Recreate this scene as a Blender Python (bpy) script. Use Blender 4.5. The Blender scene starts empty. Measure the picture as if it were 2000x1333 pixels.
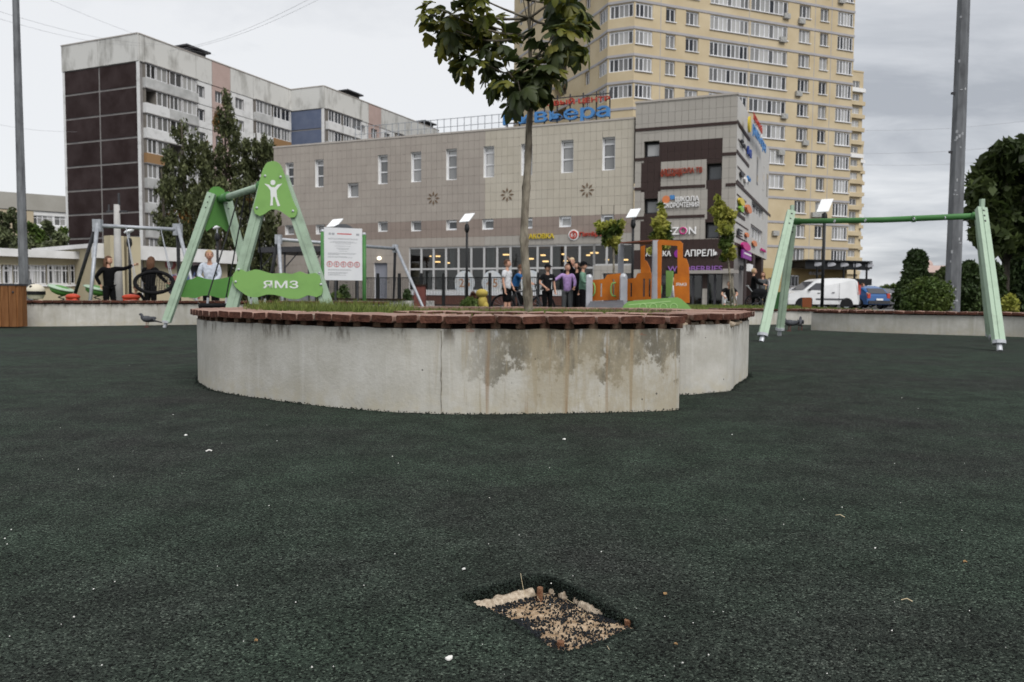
import bpy, bmesh, math, random
import numpy as np
from mathutils import Vector, Matrix, noise as mnoise
R = math.radians
random.seed(7); rng = np.random.default_rng(7)
scene = bpy.context.scene
COL = scene.collection
# ------------------------------------------------------------------ camera
EYE = 0.55; FPX = 1500.0; HZ = 583.0; ROLL = 0.0065
TILT = math.atan((HZ - 666.5) / -FPX)
_f = Vector((0, math.cos(TILT), -math.sin(TILT)))
_u0 = Vector((0, math.sin(TILT), math.cos(TILT))); _r0 = Vector((1, 0, 0))
_r = _r0 * math.cos(ROLL) + _u0 * math.sin(ROLL)
_u = _u0 * math.cos(ROLL) - _r0 * math.sin(ROLL)
cam_d = bpy.data.cameras.new('camera'); cam = bpy.data.objects.new('camera', cam_d); COL.objects.link(cam)
cam.matrix_world = Matrix(((_r.x, _u.x, -_f.x, 0), (_r.y, _u.y, -_f.y, 0), (_r.z, _u.z, -_f.z, EYE), (0, 0, 0, 1)))
cam_d.sensor_width = 36.0; cam_d.lens = 36.0 * FPX / 2000.0
cam_d.clip_start = 0.05; cam_d.clip_end = 6000
cam_d.dof.use_dof = True; cam_d.dof.focus_distance = 1.85; cam_d.dof.aperture_fstop = 8.2
scene.camera = cam
# ------------------------------------------------------------------ light
SUN_EL, SUN_AZ = R(46), R(148)
w = bpy.data.worlds.new('World'); scene.world = w; w.use_nodes = True
nt = w.node_tree; nt.nodes.clear()
def N(nt, t, **kw):
    n = nt.nodes.new(t)
    for k, v in kw.items():
        if k.startswith('i_'): n.inputs[k[2:].replace('_', ' ')].default_value = v
        else: setattr(n, k, v)
    return n
L = lambda nt, a, b: nt.links.new(a, b)
out = N(nt, 'ShaderNodeOutputWorld'); bg = N(nt, 'ShaderNodeBackground'); bg.inputs['Strength'].default_value = 0.1
sky = N(nt, 'ShaderNodeTexSky'); sky.sky_type = 'NISHITA'; sky.sun_disc = False
sky.sun_elevation = SUN_EL; sky.sun_rotation = SUN_AZ
tc = N(nt, 'ShaderNodeTexCoord')
sep = N(nt, 'ShaderNodeSeparateXYZ'); L(nt, tc.outputs['Generated'], sep.inputs[0])
mx = N(nt, 'ShaderNodeMath', operation='MAXIMUM'); mx.inputs[1].default_value = 0.0; L(nt, sep.outputs['Z'], mx.inputs[0])
ad = N(nt, 'ShaderNodeMath', operation='ADD'); ad.inputs[1].default_value = 0.16; L(nt, mx.outputs[0], ad.inputs[0])
dx = N(nt, 'ShaderNodeMath', operation='DIVIDE'); L(nt, sep.outputs['X'], dx.inputs[0]); L(nt, ad.outputs[0], dx.inputs[1])
dy = N(nt, 'ShaderNodeMath', operation='DIVIDE'); L(nt, sep.outputs['Y'], dy.inputs[0]); L(nt, ad.outputs[0], dy.inputs[1])
cb = N(nt, 'ShaderNodeCombineXYZ'); L(nt, dx.outputs[0], cb.inputs[0]); L(nt, dy.outputs[0], cb.inputs[1])
n1 = N(nt, 'ShaderNodeTexNoise'); n1.inputs['Scale'].default_value = 1.15; n1.inputs['Detail'].default_value = 7; n1.inputs['Roughness'].default_value = 0.58; n1.inputs['Distortion'].default_value = 0.5
mp = N(nt, 'ShaderNodeMapping'); mp.inputs['Location'].default_value = (3.1, 1.7, 0); L(nt, cb.outputs[0], mp.inputs[0]); L(nt, mp.outputs[0], n1.inputs['Vector'])
# cloud cover is thicker towards the east (right of the camera) all the way round
g1 = N(nt, 'ShaderNodeMath', operation='MULTIPLY_ADD'); g1.inputs[1].default_value = -0.36; L(nt, sep.outputs['X'], g1.inputs[0]); L(nt, n1.outputs['Fac'], g1.inputs[2])
cr = N(nt, 'ShaderNodeValToRGB'); L(nt, g1.outputs[0], cr.inputs[0])
e = cr.color_ramp.elements
e[0].position = 0.24; e[0].color = (0.235, 0.247, 0.268, 1)
e[1].position = 0.58; e[1].color = (0.462, 0.468, 0.477, 1)
k = e.new(0.36); k.color = (0.322, 0.333, 0.353, 1)
k = e.new(0.48); k.color = (0.405, 0.413, 0.427, 1)
sc_ = N(nt, 'ShaderNodeVectorMath', operation='SCALE'); sc_.inputs['Scale'].default_value = 10.0; L(nt, cr.outputs[0], sc_.inputs[0])
mixw = N(nt, 'ShaderNodeMix', data_type='RGBA'); mixw.inputs['Factor'].default_value = 0.95
L(nt, sky.outputs[0], mixw.inputs[6]); L(nt, sc_.outputs[0], mixw.inputs[7])
L(nt, mixw.outputs[2], bg.inputs[0]); L(nt, bg.outputs[0], out.inputs[0])
sd = bpy.data.lights.new('sun', 'SUN'); sd.energy = 1.5; sd.angle = R(40); sd.color = (1, 0.97, 0.93)
so = bpy.data.objects.new('sun', sd); COL.objects.link(so)
_d = Vector((math.sin(SUN_AZ) * math.cos(SUN_EL), math.cos(SUN_AZ) * math.cos(SUN_EL), math.sin(SUN_EL)))
so.rotation_euler = (-_d).to_track_quat('-Z', 'Y').to_euler(); so.location = (0, 0, 40)
scene.view_settings.view_transform = 'Standard'; scene.view_settings.look = 'None'
scene.view_settings.gamma = 1; scene.view_settings.use_curve_mapping = False; scene.view_settings.exposure = 0.9
scene.cycles.max_bounces = 5; scene.cycles.transparent_max_bounces = 12
# ------------------------------------------------------------------ pixel helpers: a ray of the photograph's pixel, met with a surface
def ray(px, py):
    return (_f * FPX + _r * (px - 1000) - _u * (py - 666.5)).normalized()
def at(px, py, Y):
    d = ray(px, py); return Vector((0, 0, EYE)) + d * (Y / d.y)
def pz(px, py, z):
    d = ray(px, py); return Vector((0, 0, EYE)) + d * ((z - EYE) / d.z)
def G(px, py): return pz(px, py, 0.0)
def atz(px, Y, z):
    p = at(px, HZ, Y); p = at(px, HZ, Y); return Vector((p.x, Y, z))
# ------------------------------------------------------------------ mesh builder
class MB:
    def __init__(s): s.v = []; s.f = []; s.m = []
    def add(s, vs, fs, mi=0):
        b = len(s.v); s.v += [tuple(p) for p in vs]
        s.f += [tuple(b + i for i in f) for f in fs]; s.m += [mi] * len(fs); return s
    def box(s, c, d, rot=None, mi=0):
        c = Vector(c); h = [x / 2 for x in d]; vs = []
        for z in (-1, 1):
            for x, y in ((-1, -1), (1, -1), (1, 1), (-1, 1)):
                p = Vector((x * h[0], y * h[1], z * h[2]))
                if rot is not None: p = rot @ p
                vs.append(p + c)
        return s.add(vs, [(3, 2, 1, 0), (4, 5, 6, 7), (0, 1, 5, 4), (1, 2, 6, 5), (2, 3, 7, 6), (3, 0, 4, 7)], mi)
    def hexa(s, vs, mi=0):
        return s.add(vs, [(3, 2, 1, 0), (4, 5, 6, 7), (0, 1, 5, 4), (1, 2, 6, 5), (2, 3, 7, 6), (3, 0, 4, 7)], mi)
    def prism(s, pts, vec, mi=0):
        n = len(pts); vec = Vector(vec); vs = [Vector(p) for p in pts] + [Vector(p) + vec for p in pts]
        fs = [tuple(range(n - 1, -1, -1)), tuple(range(n, 2 * n))] + [(i, (i + 1) % n, n + (i + 1) % n, n + i) for i in range(n)]
        return s.add(vs, fs, mi)
    def path(s, pts, radii, n=8, mi=0, caps=True, flat=1.0):
        pts = [Vector(p) for p in pts]
        if not hasattr(radii, '__len__'): radii = [radii] * len(pts)
        b = len(s.v); up = None
        for i, p in enumerate(pts):
            t = (pts[min(i + 1, len(pts) - 1)] - pts[max(i - 1, 0)]).normalized()
            if up is None:
                a = Vector((0, 0, 1)) if abs(t.z) < 0.9 else Vector((1, 0, 0)); up = (a - t * a.dot(t)).normalized()
            else:
                q = up - t * up.dot(t); up = q.normalized() if q.length > 1e-6 else up
            sd_ = t.cross(up)
            for k in range(n):
                a = 2 * math.pi * k / n
                s.v.append(tuple(p + (sd_ * math.cos(a) * flat + up * math.sin(a)) * radii[i]))
        for i in range(len(pts) - 1):
            for k in range(n):
                a0 = b + i * n + k; a1 = b + i * n + (k + 1) % n
                s.f.append((a0, a1, a1 + n, a0 + n)); s.m.append(mi)
        if caps:
            s.f.append(tuple(b + k for k in range(n - 1, -1, -1))); s.m.append(mi)
            e_ = b + (len(pts) - 1) * n
            s.f.append(tuple(e_ + k for k in range(n))); s.m.append(mi)
        return s
    def tube(s, p0, p1, r0, r1=None, n=8, mi=0): return s.path([p0, p1], [r0, r0 if r1 is None else r1], n, mi)
    def ball(s, c, r, nu=10, nv=7, mi=0, rot=None):
        c = Vector(c); r = (r, r, r) if not hasattr(r, '__len__') else r; b = len(s.v)
        for j in range(1, nv):
            ph = math.pi * j / nv
            for i in range(nu):
                th = 2 * math.pi * i / nu
                p = Vector((r[0] * math.sin(ph) * math.cos(th), r[1] * math.sin(ph) * math.sin(th), r[2] * math.cos(ph)))
                if rot is not None: p = rot @ p
                s.v.append(tuple(c + p))
        for zz in (r[2], -r[2]):
            p = Vector((0, 0, zz))
            if rot is not None: p = rot @ p
            s.v.append(tuple(c + p))
        t, bo = b + (nv - 1) * nu, b + (nv - 1) * nu + 1
        for j in range(nv - 2):
            for i in range(nu):
                a0 = b + j * nu + i; a1 = b + j * nu + (i + 1) % nu
                s.f.append((a0, a0 + nu, a1 + nu, a1)); s.m.append(mi)
        for i in range(nu):
            s.f.append((t, b + i, b + (i + 1) % nu)); s.m.append(mi)
            q = b + (nv - 2) * nu
            s.f.append((bo, q + (i + 1) % nu, q + i)); s.m.append(mi)
        return s
    def torus(s, c, R_, r, ax=(0, 1, 0), nu=24, nv=6, mi=0, flat=1.0, flat1=1.0):
        ax = Vector(ax).normalized(); a = Vector((0, 0, 1)) if abs(ax.z) < .9 else Vector((1, 0, 0))
        e1 = (a - ax * a.dot(ax)).normalized(); e2 = ax.cross(e1); b = len(s.v); c = Vector(c)
        for i in range(nu):
            t = 2 * math.pi * i / nu; d = e1 * math.cos(t) * flat1 + e2 * math.sin(t) * flat; dn = d.normalized()
            for j in range(nv):
                q = 2 * math.pi * j / nv
                s.v.append(tuple(c + d * R_ + (dn * math.cos(q) + ax * math.sin(q)) * r))
        for i in range(nu):
            for j in range(nv):
                s.f.append((b + i * nv + j, b + ((i + 1) % nu) * nv + j, b + ((i + 1) % nu) * nv + (j + 1) % nv, b + i * nv + (j + 1) % nv)); s.m.append(mi)
        return s
    def xf(s, M):
        s.v = [tuple(M @ Vector(p)) for p in s.v]; return s
    def join(s, o, mi=None):
        b = len(s.v); s.v += o.v; s.f += [tuple(b + i for i in f) for f in o.f]; s.m += (o.m if mi is None else [mi] * len(o.m)); return s
def wloc(o):
    p = Vector((0, 0, 0))
    while o is not None: p = p + o.location; o = o.parent
    return p
def mkdata(name, mb, mats, smooth=False, off=None, recalc=True):
    me = bpy.data.meshes.new(name)
    v = mb.v if off is None else [(p[0] - off[0], p[1] - off[1], p[2] - off[2]) for p in mb.v]
    me.from_pydata(v, [], mb.f)
    mats = mats if isinstance(mats, (list, tuple)) else [mats]
    for m in mats: me.materials.append(m)
    if len(mats) > 1: me.polygons.foreach_set('material_index', mb.m)
    if recalc:
        bm = bmesh.new(); bm.from_mesh(me); bmesh.ops.recalc_face_normals(bm, faces=bm.faces); bm.to_mesh(me); bm.free()
    if smooth: me.polygons.foreach_set('use_smooth', [True] * len(me.polygons))
    me.update(); return me
def link(name, data, parent=None, loc=(0, 0, 0), rz=0.0):
    o = bpy.data.objects.new(name, data); COL.objects.link(o)
    o.location = loc; o.rotation_euler = (0, 0, rz)
    if parent is not None: o.parent = parent
    return o
def empty(name, loc, rz=0.0): return link(name, None, None, loc, rz)
def part(name, mb, mats, parent, smooth=False, label=None, kind=None):
    """a part whose vertices were given in world space; the parent chain is unrotated"""
    o = link(name, mkdata(name, mb, mats, smooth, off=wloc(parent)), parent)
    if label: o['label'] = label
    if kind: o['kind'] = kind
    return o
def lpart(name, mb, mats, parent, smooth=False, label=None):
    """a part in its parent's local space"""
    o = link(name, mkdata(name, mb, mats, smooth), parent)
    if label: o['label'] = label
    return o
def solo(name, mb, mats, base=None, smooth=False):
    base = Vector(base) if base is not None else Vector((0, 0, 0))
    return link(name, mkdata(name, mb, mats, smooth, off=base), None, base)
def tag(o, label=None, cat=None, group=None, kind=None):
    if label: o['label'] = label
    if cat: o['category'] = cat
    if group: o['group'] = group
    if kind: o['kind'] = kind
    return o
def copy_tree(o, parent=None):
    c = o.copy(); COL.objects.link(c)
    if parent is not None: c.parent = parent
    for ch in o.children: copy_tree(ch, c)
    return c
def quads(name, V, mats, parent=None, mi=None, smooth=False):
    """V: (n,k,3) array of n separate k-gons"""
    n, k = V.shape[:2]
    me = bpy.data.meshes.new(name); off = np.array(wloc(parent)) if parent is not None else 0
    me.vertices.add(n * k); me.vertices.foreach_set('co', (V.reshape(-1, 3) - off).astype(np.float32).ravel())
    me.loops.add(n * k); me.loops.foreach_set('vertex_index', np.arange(n * k, dtype=np.int32))
    me.polygons.add(n); me.polygons.foreach_set('loop_start', (np.arange(n) * k).astype(np.int32))
    me.polygons.foreach_set('loop_total', np.full(n, k, dtype=np.int32))
    mats = mats if isinstance(mats, (list, tuple)) else [mats]
    for m in mats: me.materials.append(m)
    if mi is not None: me.polygons.foreach_set('material_index', mi)
    me.update(calc_edges=True); me.validate()
    o = bpy.data.objects.new(name, me); COL.objects.link(o)
    if parent is not None: o.parent = parent
    return o
# ------------------------------------------------------------------ materials
def srgb(r, g, b):
    f = lambda c: (c / 255 / 12.92) if c / 255 <= 0.04045 else ((c / 255 + 0.055) / 1.055) ** 2.4
    return (f(r), f(g), f(b))
def mat(name, c1, c2=None, scale=4.0, rough=0.75, bump=0.0, bscale=None, metal=0.0, detail=5, stretch=None, rnd=0.0, island=0.0, spec=0.16, lo=0.35, hi=0.65, coord='Object', bdist=0.01, trans=0.0):
    m = bpy.data.materials.new(name); m.use_nodes = True; nt = m.node_tree
    p = nt.nodes['Principled BSDF']; p.inputs['Roughness'].default_value = rough; p.inputs['Metallic'].default_value = metal
    p.inputs['Specular IOR Level'].default_value = spec
    col = None
    tcn = N(nt, 'ShaderNodeTexCoord'); vec = tcn.outputs[coord]
    if stretch:
        mpn = N(nt, 'ShaderNodeMapping'); mpn.inputs['Scale'].default_value = stretch; L(nt, vec, mpn.inputs[0]); vecs = mpn.outputs[0]
    else: vecs = vec
    if c2 is not None:
        nn = N(nt, 'ShaderNodeTexNoise'); nn.inputs['Scale'].default_value = scale; nn.inputs['Detail'].default_value = detail; nn.inputs['Roughness'].default_value = 0.6
        L(nt, vecs, nn.inputs['Vector'])
        rp = N(nt, 'ShaderNodeMapRange'); rp.inputs['From Min'].default_value = lo; rp.inputs['From Max'].default_value = hi; L(nt, nn.outputs['Fac'], rp.inputs['Value'])
        mxn = N(nt, 'ShaderNodeMix', data_type='RGBA'); mxn.inputs[6].default_value = (*c1, 1); mxn.inputs[7].default_value = (*c2, 1)
        L(nt, rp.outputs[0], mxn.inputs['Factor']); col = mxn.outputs[2]
    else:
        rgb = N(nt, 'ShaderNodeRGB'); rgb.outputs[0].default_value = (*c1, 1); col = rgb.outputs[0]
    for amt, src in ((rnd, 'obj'), (island, 'isl')):
        if amt:
            if src == 'obj': s_ = N(nt, 'ShaderNodeObjectInfo').outputs['Random']
            else: s_ = N(nt, 'ShaderNodeNewGeometry').outputs['Random Per Island']
            mr = N(nt, 'ShaderNodeMapRange'); mr.inputs['To Min'].default_value = 1 - amt; mr.inputs['To Max'].default_value = 1 + amt; L(nt, s_, mr.inputs['Value'])
            hs = N(nt, 'ShaderNodeVectorMath', operation='SCALE'); L(nt, col, hs.inputs[0]); L(nt, mr.outputs[0], hs.inputs['Scale']); col = hs.outputs[0]
    L(nt, col, p.inputs['Base Color'])
    if bump:
        bn = N(nt, 'ShaderNodeTexNoise'); bn.inputs['Scale'].default_value = bscale or scale * 4; bn.inputs['Detail'].default_value = 5; L(nt, vecs, bn.inputs['Vector'])
        bp = N(nt, 'ShaderNodeBump'); bp.inputs['Strength'].default_value = bump; bp.inputs['Distance'].default_value = bdist; L(nt, bn.outputs['Fac'], bp.inputs['Height']); L(nt, bp.outputs[0], p.inputs['Normal'])
    if trans:
        tr = N(nt, 'ShaderNodeBsdfTranslucent'); L(nt, col, tr.inputs[0]); ms = N(nt, 'ShaderNodeMixShader'); ms.inputs[0].default_value = trans
        L(nt, p.outputs[0], ms.inputs[1]); L(nt, tr.outputs[0], ms.inputs[2]); L(nt, ms.outputs[0], nt.nodes['Material Output'].inputs[0])
    return m
def emis(name, c, s):
    m = bpy.data.materials.new(name); m.use_nodes = True; p = m.node_tree.nodes['Principled BSDF']
    p.inputs['Base Color'].default_value = (*c, 1); p.inputs['Emission Color'].default_value = (*c, 1); p.inputs['Emission Strength'].default_value = s; return m
def glassy(name, tint, mixf):
    """thin see-through pane: tinted see-through plus reflection"""
    m = bpy.data.materials.new(name); m.use_nodes = True; nt = m.node_tree; nt.nodes.remove(nt.nodes['Principled BSDF'])
    t = N(nt, 'ShaderNodeBsdfTransparent'); t.inputs[0].default_value = (*tint, 1)
    g = N(nt, 'ShaderNodeBsdfGlossy'); g.inputs['Roughness'].default_value = 0.03
    fr = N(nt, 'ShaderNodeFresnel'); fr.inputs[0].default_value = 1.5
    a = N(nt, 'ShaderNodeMath', operation='ADD'); a.inputs[1].default_value = mixf; L(nt, fr.outputs[0], a.inputs[0])
    ms = N(nt, 'ShaderNodeMixShader'); L(nt, a.outputs[0], ms.inputs[0]); L(nt, t.outputs[0], ms.inputs[1]); L(nt, g.outputs[0], ms.inputs[2])
    L(nt, ms.outputs[0], nt.nodes['Material Output'].inputs[0]); return m
def pane_mat(name, lo_c, hi_c, rough=0.08):
    """window pane with a curtain or a dark room behind it, differing from pane to pane"""
    m = bpy.data.materials.new(name); m.use_nodes = True; nt = m.node_tree; p = nt.nodes['Principled BSDF']
    p.inputs['Roughness'].default_value = rough; p.inputs['Specular IOR Level'].default_value = 0.6
    g = N(nt, 'ShaderNodeNewGeometry'); oi = N(nt, 'ShaderNodeObjectInfo')
    a = N(nt, 'ShaderNodeMath', operation='MULTIPLY_ADD'); a.inputs[1].default_value = 0.6; L(nt, g.outputs['Random Per Island'], a.inputs[0])
    b = N(nt, 'ShaderNodeMath', operation='MULTIPLY'); b.inputs[1].default_value = 0.55; L(nt, oi.outputs['Random'], b.inputs[0]); L(nt, b.outputs[0], a.inputs[2])
    r = N(nt, 'ShaderNodeValToRGB'); L(nt, a.outputs[0], r.inputs[0])
    r.color_ramp.elements[0].position = 0.45; r.color_ramp.elements[0].color = (*lo_c, 1)
    r.color_ramp.elements[1].position = 1.0; r.color_ramp.elements[1].color = (*hi_c, 1)
    L(nt, r.outputs[0], p.inputs['Base Color']); return m
M = {}
M['white_pvc'] = mat('white_pvc', (0.74, 0.75, 0.77), (0.64, 0.64, 0.66), 1.2, 0.5)
M['pane'] = pane_mat('pane', (0.018, 0.02, 0.024), (0.42, 0.42, 0.41))
M['pane_mall'] = pane_mat('pane_mall', (0.04, 0.045, 0.05), (0.6, 0.6, 0.6))
M['pane_dark'] = pane_mat('pane_dark', (0.02, 0.02, 0.022), (0.10, 0.10, 0.11))
M['shop_frame'] = mat('shop_frame', (0.50, 0.50, 0.50), (0.42, 0.42, 0.42), 1.2, 0.6)
M['shop_glass'] = glassy('shop_glass', (0.62, 0.64, 0.64), 0.015)
M['black'] = mat('black', (0.006, 0.006, 0.007), (0.01, 0.01, 0.011), 6, 0.6, spec=.2)
M['black_metal'] = mat('black_metal', (0.009, 0.01, 0.011), (0.016, 0.017, 0.019), 8, 0.5, 0.1, spec=.25)
M['rubber'] = mat('black_rubber', (0.005, 0.005, 0.006), (0.01, 0.01, 0.011), 20, 0.8, 0.2, spec=.15)
M['galv'] = mat('galvanised_steel', (0.30, 0.32, 0.35), (0.42, 0.44, 0.47), 9, 0.5, 0.1, metal=0.35)
M['dark_steel'] = mat('dark_steel', (0.03, 0.031, 0.035), (0.05, 0.05, 0.056), 9, 0.55, spec=.3)
M['skin'] = mat('skin', (0.48, 0.27, 0.19), (0.55, 0.32, 0.23), 12, 0.6)
M['grey_paint'] = mat('grey_paint', (0.42, 0.43, 0.46), (0.34, 0.35, 0.38), 3, 0.5)
M['white_paint'] = mat('white_paint', (0.78, 0.78, 0.77), (0.68, 0.68, 0.67), 3, 0.4)
# ------------------------------------------------------------------ facade plane: s metres to the right along it, z up, d metres out of it
class Facade:
    def __init__(s, p0, p1):
        s.p = Vector((p0[0], p0[1], 0)); q = Vector((p1[0], p1[1], 0)); s.len = (q - s.p).length
        s.u = (q - s.p).normalized(); s.n = Vector((s.u.y, -s.u.x, 0)); s.rz = math.atan2(s.u.y, s.u.x)
    def pt(s, a, z, d=0.0): return s.p + s.u * a + s.n * d + Vector((0, 0, z))
    def hit(s, px, py):
        d = ray(px, py); o = Vector((0, 0, EYE)); k = (s.p - o).dot(s.n) / d.dot(s.n); h = o + d * k
        return (h - s.p).dot(s.u), h.z
    def s(self, px, py=HZ): return self.hit(px, py)[0]
    def box(s, mb, a0, a1, z0, z1, d0, d1, mi=0):
        mb.hexa([s.pt(a0, z0, d1), s.pt(a1, z0, d1), s.pt(a1, z0, d0), s.pt(a0, z0, d0), s.pt(a0, z1, d1), s.pt(a1, z1, d1), s.pt(a1, z1, d0), s.pt(a0, z1, d0)], mi)
    def wall(s, mb, a0, a1, z0, z1, holes, depth=0.3, mi=0, mi_rev=None):
        hs = [(max(a0, h[0]), min(a1, h[1]), max(z0, h[2]), min(z1, h[3])) for h in holes]
        hs = [h for h in hs if h[1] > h[0] and h[3] > h[2]]
        S = sorted(set([a0, a1] + [h[0] for h in hs] + [h[1] for h in hs])); Z = sorted(set([z0, z1] + [h[2] for h in hs] + [h[3] for h in hs]))
        for j in range(len(Z) - 1):
            run = None
            for i in range(len(S) - 1):
                cx, cz = (S[i] + S[i + 1]) / 2, (Z[j] + Z[j + 1]) / 2
                inh = any(h[0] < cx < h[1] and h[2] < cz < h[3] for h in hs)
                if not inh:
                    if run is None: run = S[i]
                if inh or i == len(S) - 2:
                    end = S[i] if inh else S[i + 1]
                    if run is not None: mb.add([s.pt(run, Z[j]), s.pt(end, Z[j]), s.pt(end, Z[j + 1]), s.pt(run, Z[j + 1])], [(0, 1, 2, 3)], mi)
                    run = None
        mr = mi if mi_rev is None else mi_rev
        for a, b, c, d in hs:
            P = [s.pt(a, c), s.pt(b, c), s.pt(b, d), s.pt(a, d)]; Q = [s.pt(a, c, -depth), s.pt(b, c, -depth), s.pt(b, d, -depth), s.pt(a, d, -depth)]
            mb.add(P + Q, [(0, 4, 5, 1), (1, 5, 6, 2), (2, 6, 7, 3), (3, 7, 4, 0)], mr)
_wc = {}
def window(parent, F, a, z, w, h, cols=2, trans=(), rec=0.2, fm='white_pvc', pm='pane', t=0.07, m=0.05, name='window'):
    """frame with mullions; its glazing is a child. bottom centre at (a, z)"""
    key = (round(w, 2), round(h, 2), cols, tuple(trans), fm, pm, t, m)
    if key not in _wc:
        w_, h_ = key[0], key[1]; f = MB()
        for x0, x1, z0, z1 in [(-w_/2, -w_/2 + t, 0, h_), (w_/2 - t, w_/2, 0, h_), (-w_/2 + t, w_/2 - t, 0, t), (-w_/2 + t, w_/2 - t, h_ - t, h_)]:
            f.box(((x0 + x1) / 2, 0.04, (z0 + z1) / 2), (x1 - x0, 0.09, z1 - z0))
        xs = [-w_/2 + t] + [-w_/2 + w_ * i / cols for i in range(1, cols)] + [w_/2 - t]
        for x in xs[1:-1]: f.box((x, 0.042, h_ / 2), (m, 0.08, h_ - 2 * t))
        zs = [t] + [h_ * q for q in trans] + [h_ - t]
        for zz in zs[1:-1]: f.box((0, 0.046, zz), (w_ - 2 * t, 0.07, m))
        g = MB()
        for i in range(len(xs) - 1):
            for j in range(len(zs) - 1):
                g.box(((xs[i] + xs[i + 1]) / 2, 0.07, (zs[j] + zs[j + 1]) / 2), (xs[i + 1] - xs[i] - m * 0.7, 0.012, zs[j + 1] - zs[j] - m * 0.7))
        _wc[key] = (mkdata('window_frame', f, M[fm]), mkdata('pane', g, M[pm], recalc=False))
    o = link(name, _wc[key][0], parent, F.pt(a, z, -rec) - wloc(parent), F.rz)
    link('pane', _wc[key][1], o)
    return o
_tc = {}
def text_mesh(s):
    if s not in _tc:
        cu = bpy.data.curves.new('t', 'FONT'); cu.body = s; cu.extrude = 0.5; cu.offset = 0.012; cu.resolution_u = 3
        o = bpy.data.objects.new('t', cu); COL.objects.link(o); bpy.context.view_layer.update()
        me = bpy.data.meshes.new_from_object(o.evaluated_get(bpy.context.evaluated_depsgraph_get())); bpy.data.objects.remove(o)
        vs = [v.co.copy() for v in me.vertices]; fs = [tuple(p.vertices) for p in me.polygons]; bpy.data.meshes.remove(me)
        x0, x1 = min(v.x for v in vs), max(v.x for v in vs); y0, y1 = min(v.y for v in vs), max(v.y for v in vs)
        _tc[s] = ([((v.x - x0) / (x1 - x0), (v.y - y0) / (y1 - y0), v.z) for v in vs], fs)
    return _tc[s]
def text_on(mb, F, s, a0, a1, z0, z1, d0, d1, mi=0, mirror=False):
    vs, fs = text_mesh(s)
    mb.add([F.pt(a0 + (a1 - a0) * ((1 - x) if mirror else x), z0 + (z1 - z0) * y, d0 + (d1 - d0) * (zz + 0.5)) for x, y, zz in vs], fs, mi)
def disc_on(mb, F, a, z, r, d0, d1, n=20, mi=0, rz=None):
    mb.prism([F.pt(a + r * math.cos(2 * math.pi * i / n), z + (rz or r) * math.sin(2 * math.pi * i / n), d0) for i in range(n)], F.n * (d1 - d0), mi)
def catmull(pts, step, closed=False):
    P = [Vector(p) for p in pts]; out_ = []
    n = len(P)
    for i in range(n if closed else n - 1):
        p0, p1, p2, p3 = (P[(i - 1) % n], P[i], P[(i + 1) % n], P[(i + 2) % n]) if closed else (P[max(i - 1, 0)], P[i], P[i + 1], P[min(i + 2, n - 1)])
        k = max(1, int((p2 - p1).length / step))
        for j in range(k):
            t = j / k
            out_.append(0.5 * ((2 * p1) + (p2 - p0) * t + (2 * p0 - 5 * p1 + 4 * p2 - p3) * t * t + (3 * p1 - p0 - 3 * p2 + p3) * t ** 3))
    if not closed: out_.append(P[-1])
    return out_
def resample(pts, step):
    d = [0]
    for i in range(1, len(pts)): d.append(d[-1] + (pts[i] - pts[i - 1]).length)
    n = max(2, int(d[-1] / step)); res = []; j = 0
    for k in range(n + 1):
        t = d[-1] * k / n
        while j < len(d) - 2 and d[j + 1] < t: j += 1
        q = (t - d[j]) / max(1e-9, d[j + 1] - d[j]); res.append(pts[j].lerp(pts[j + 1], min(1, q)))
    return res
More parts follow.
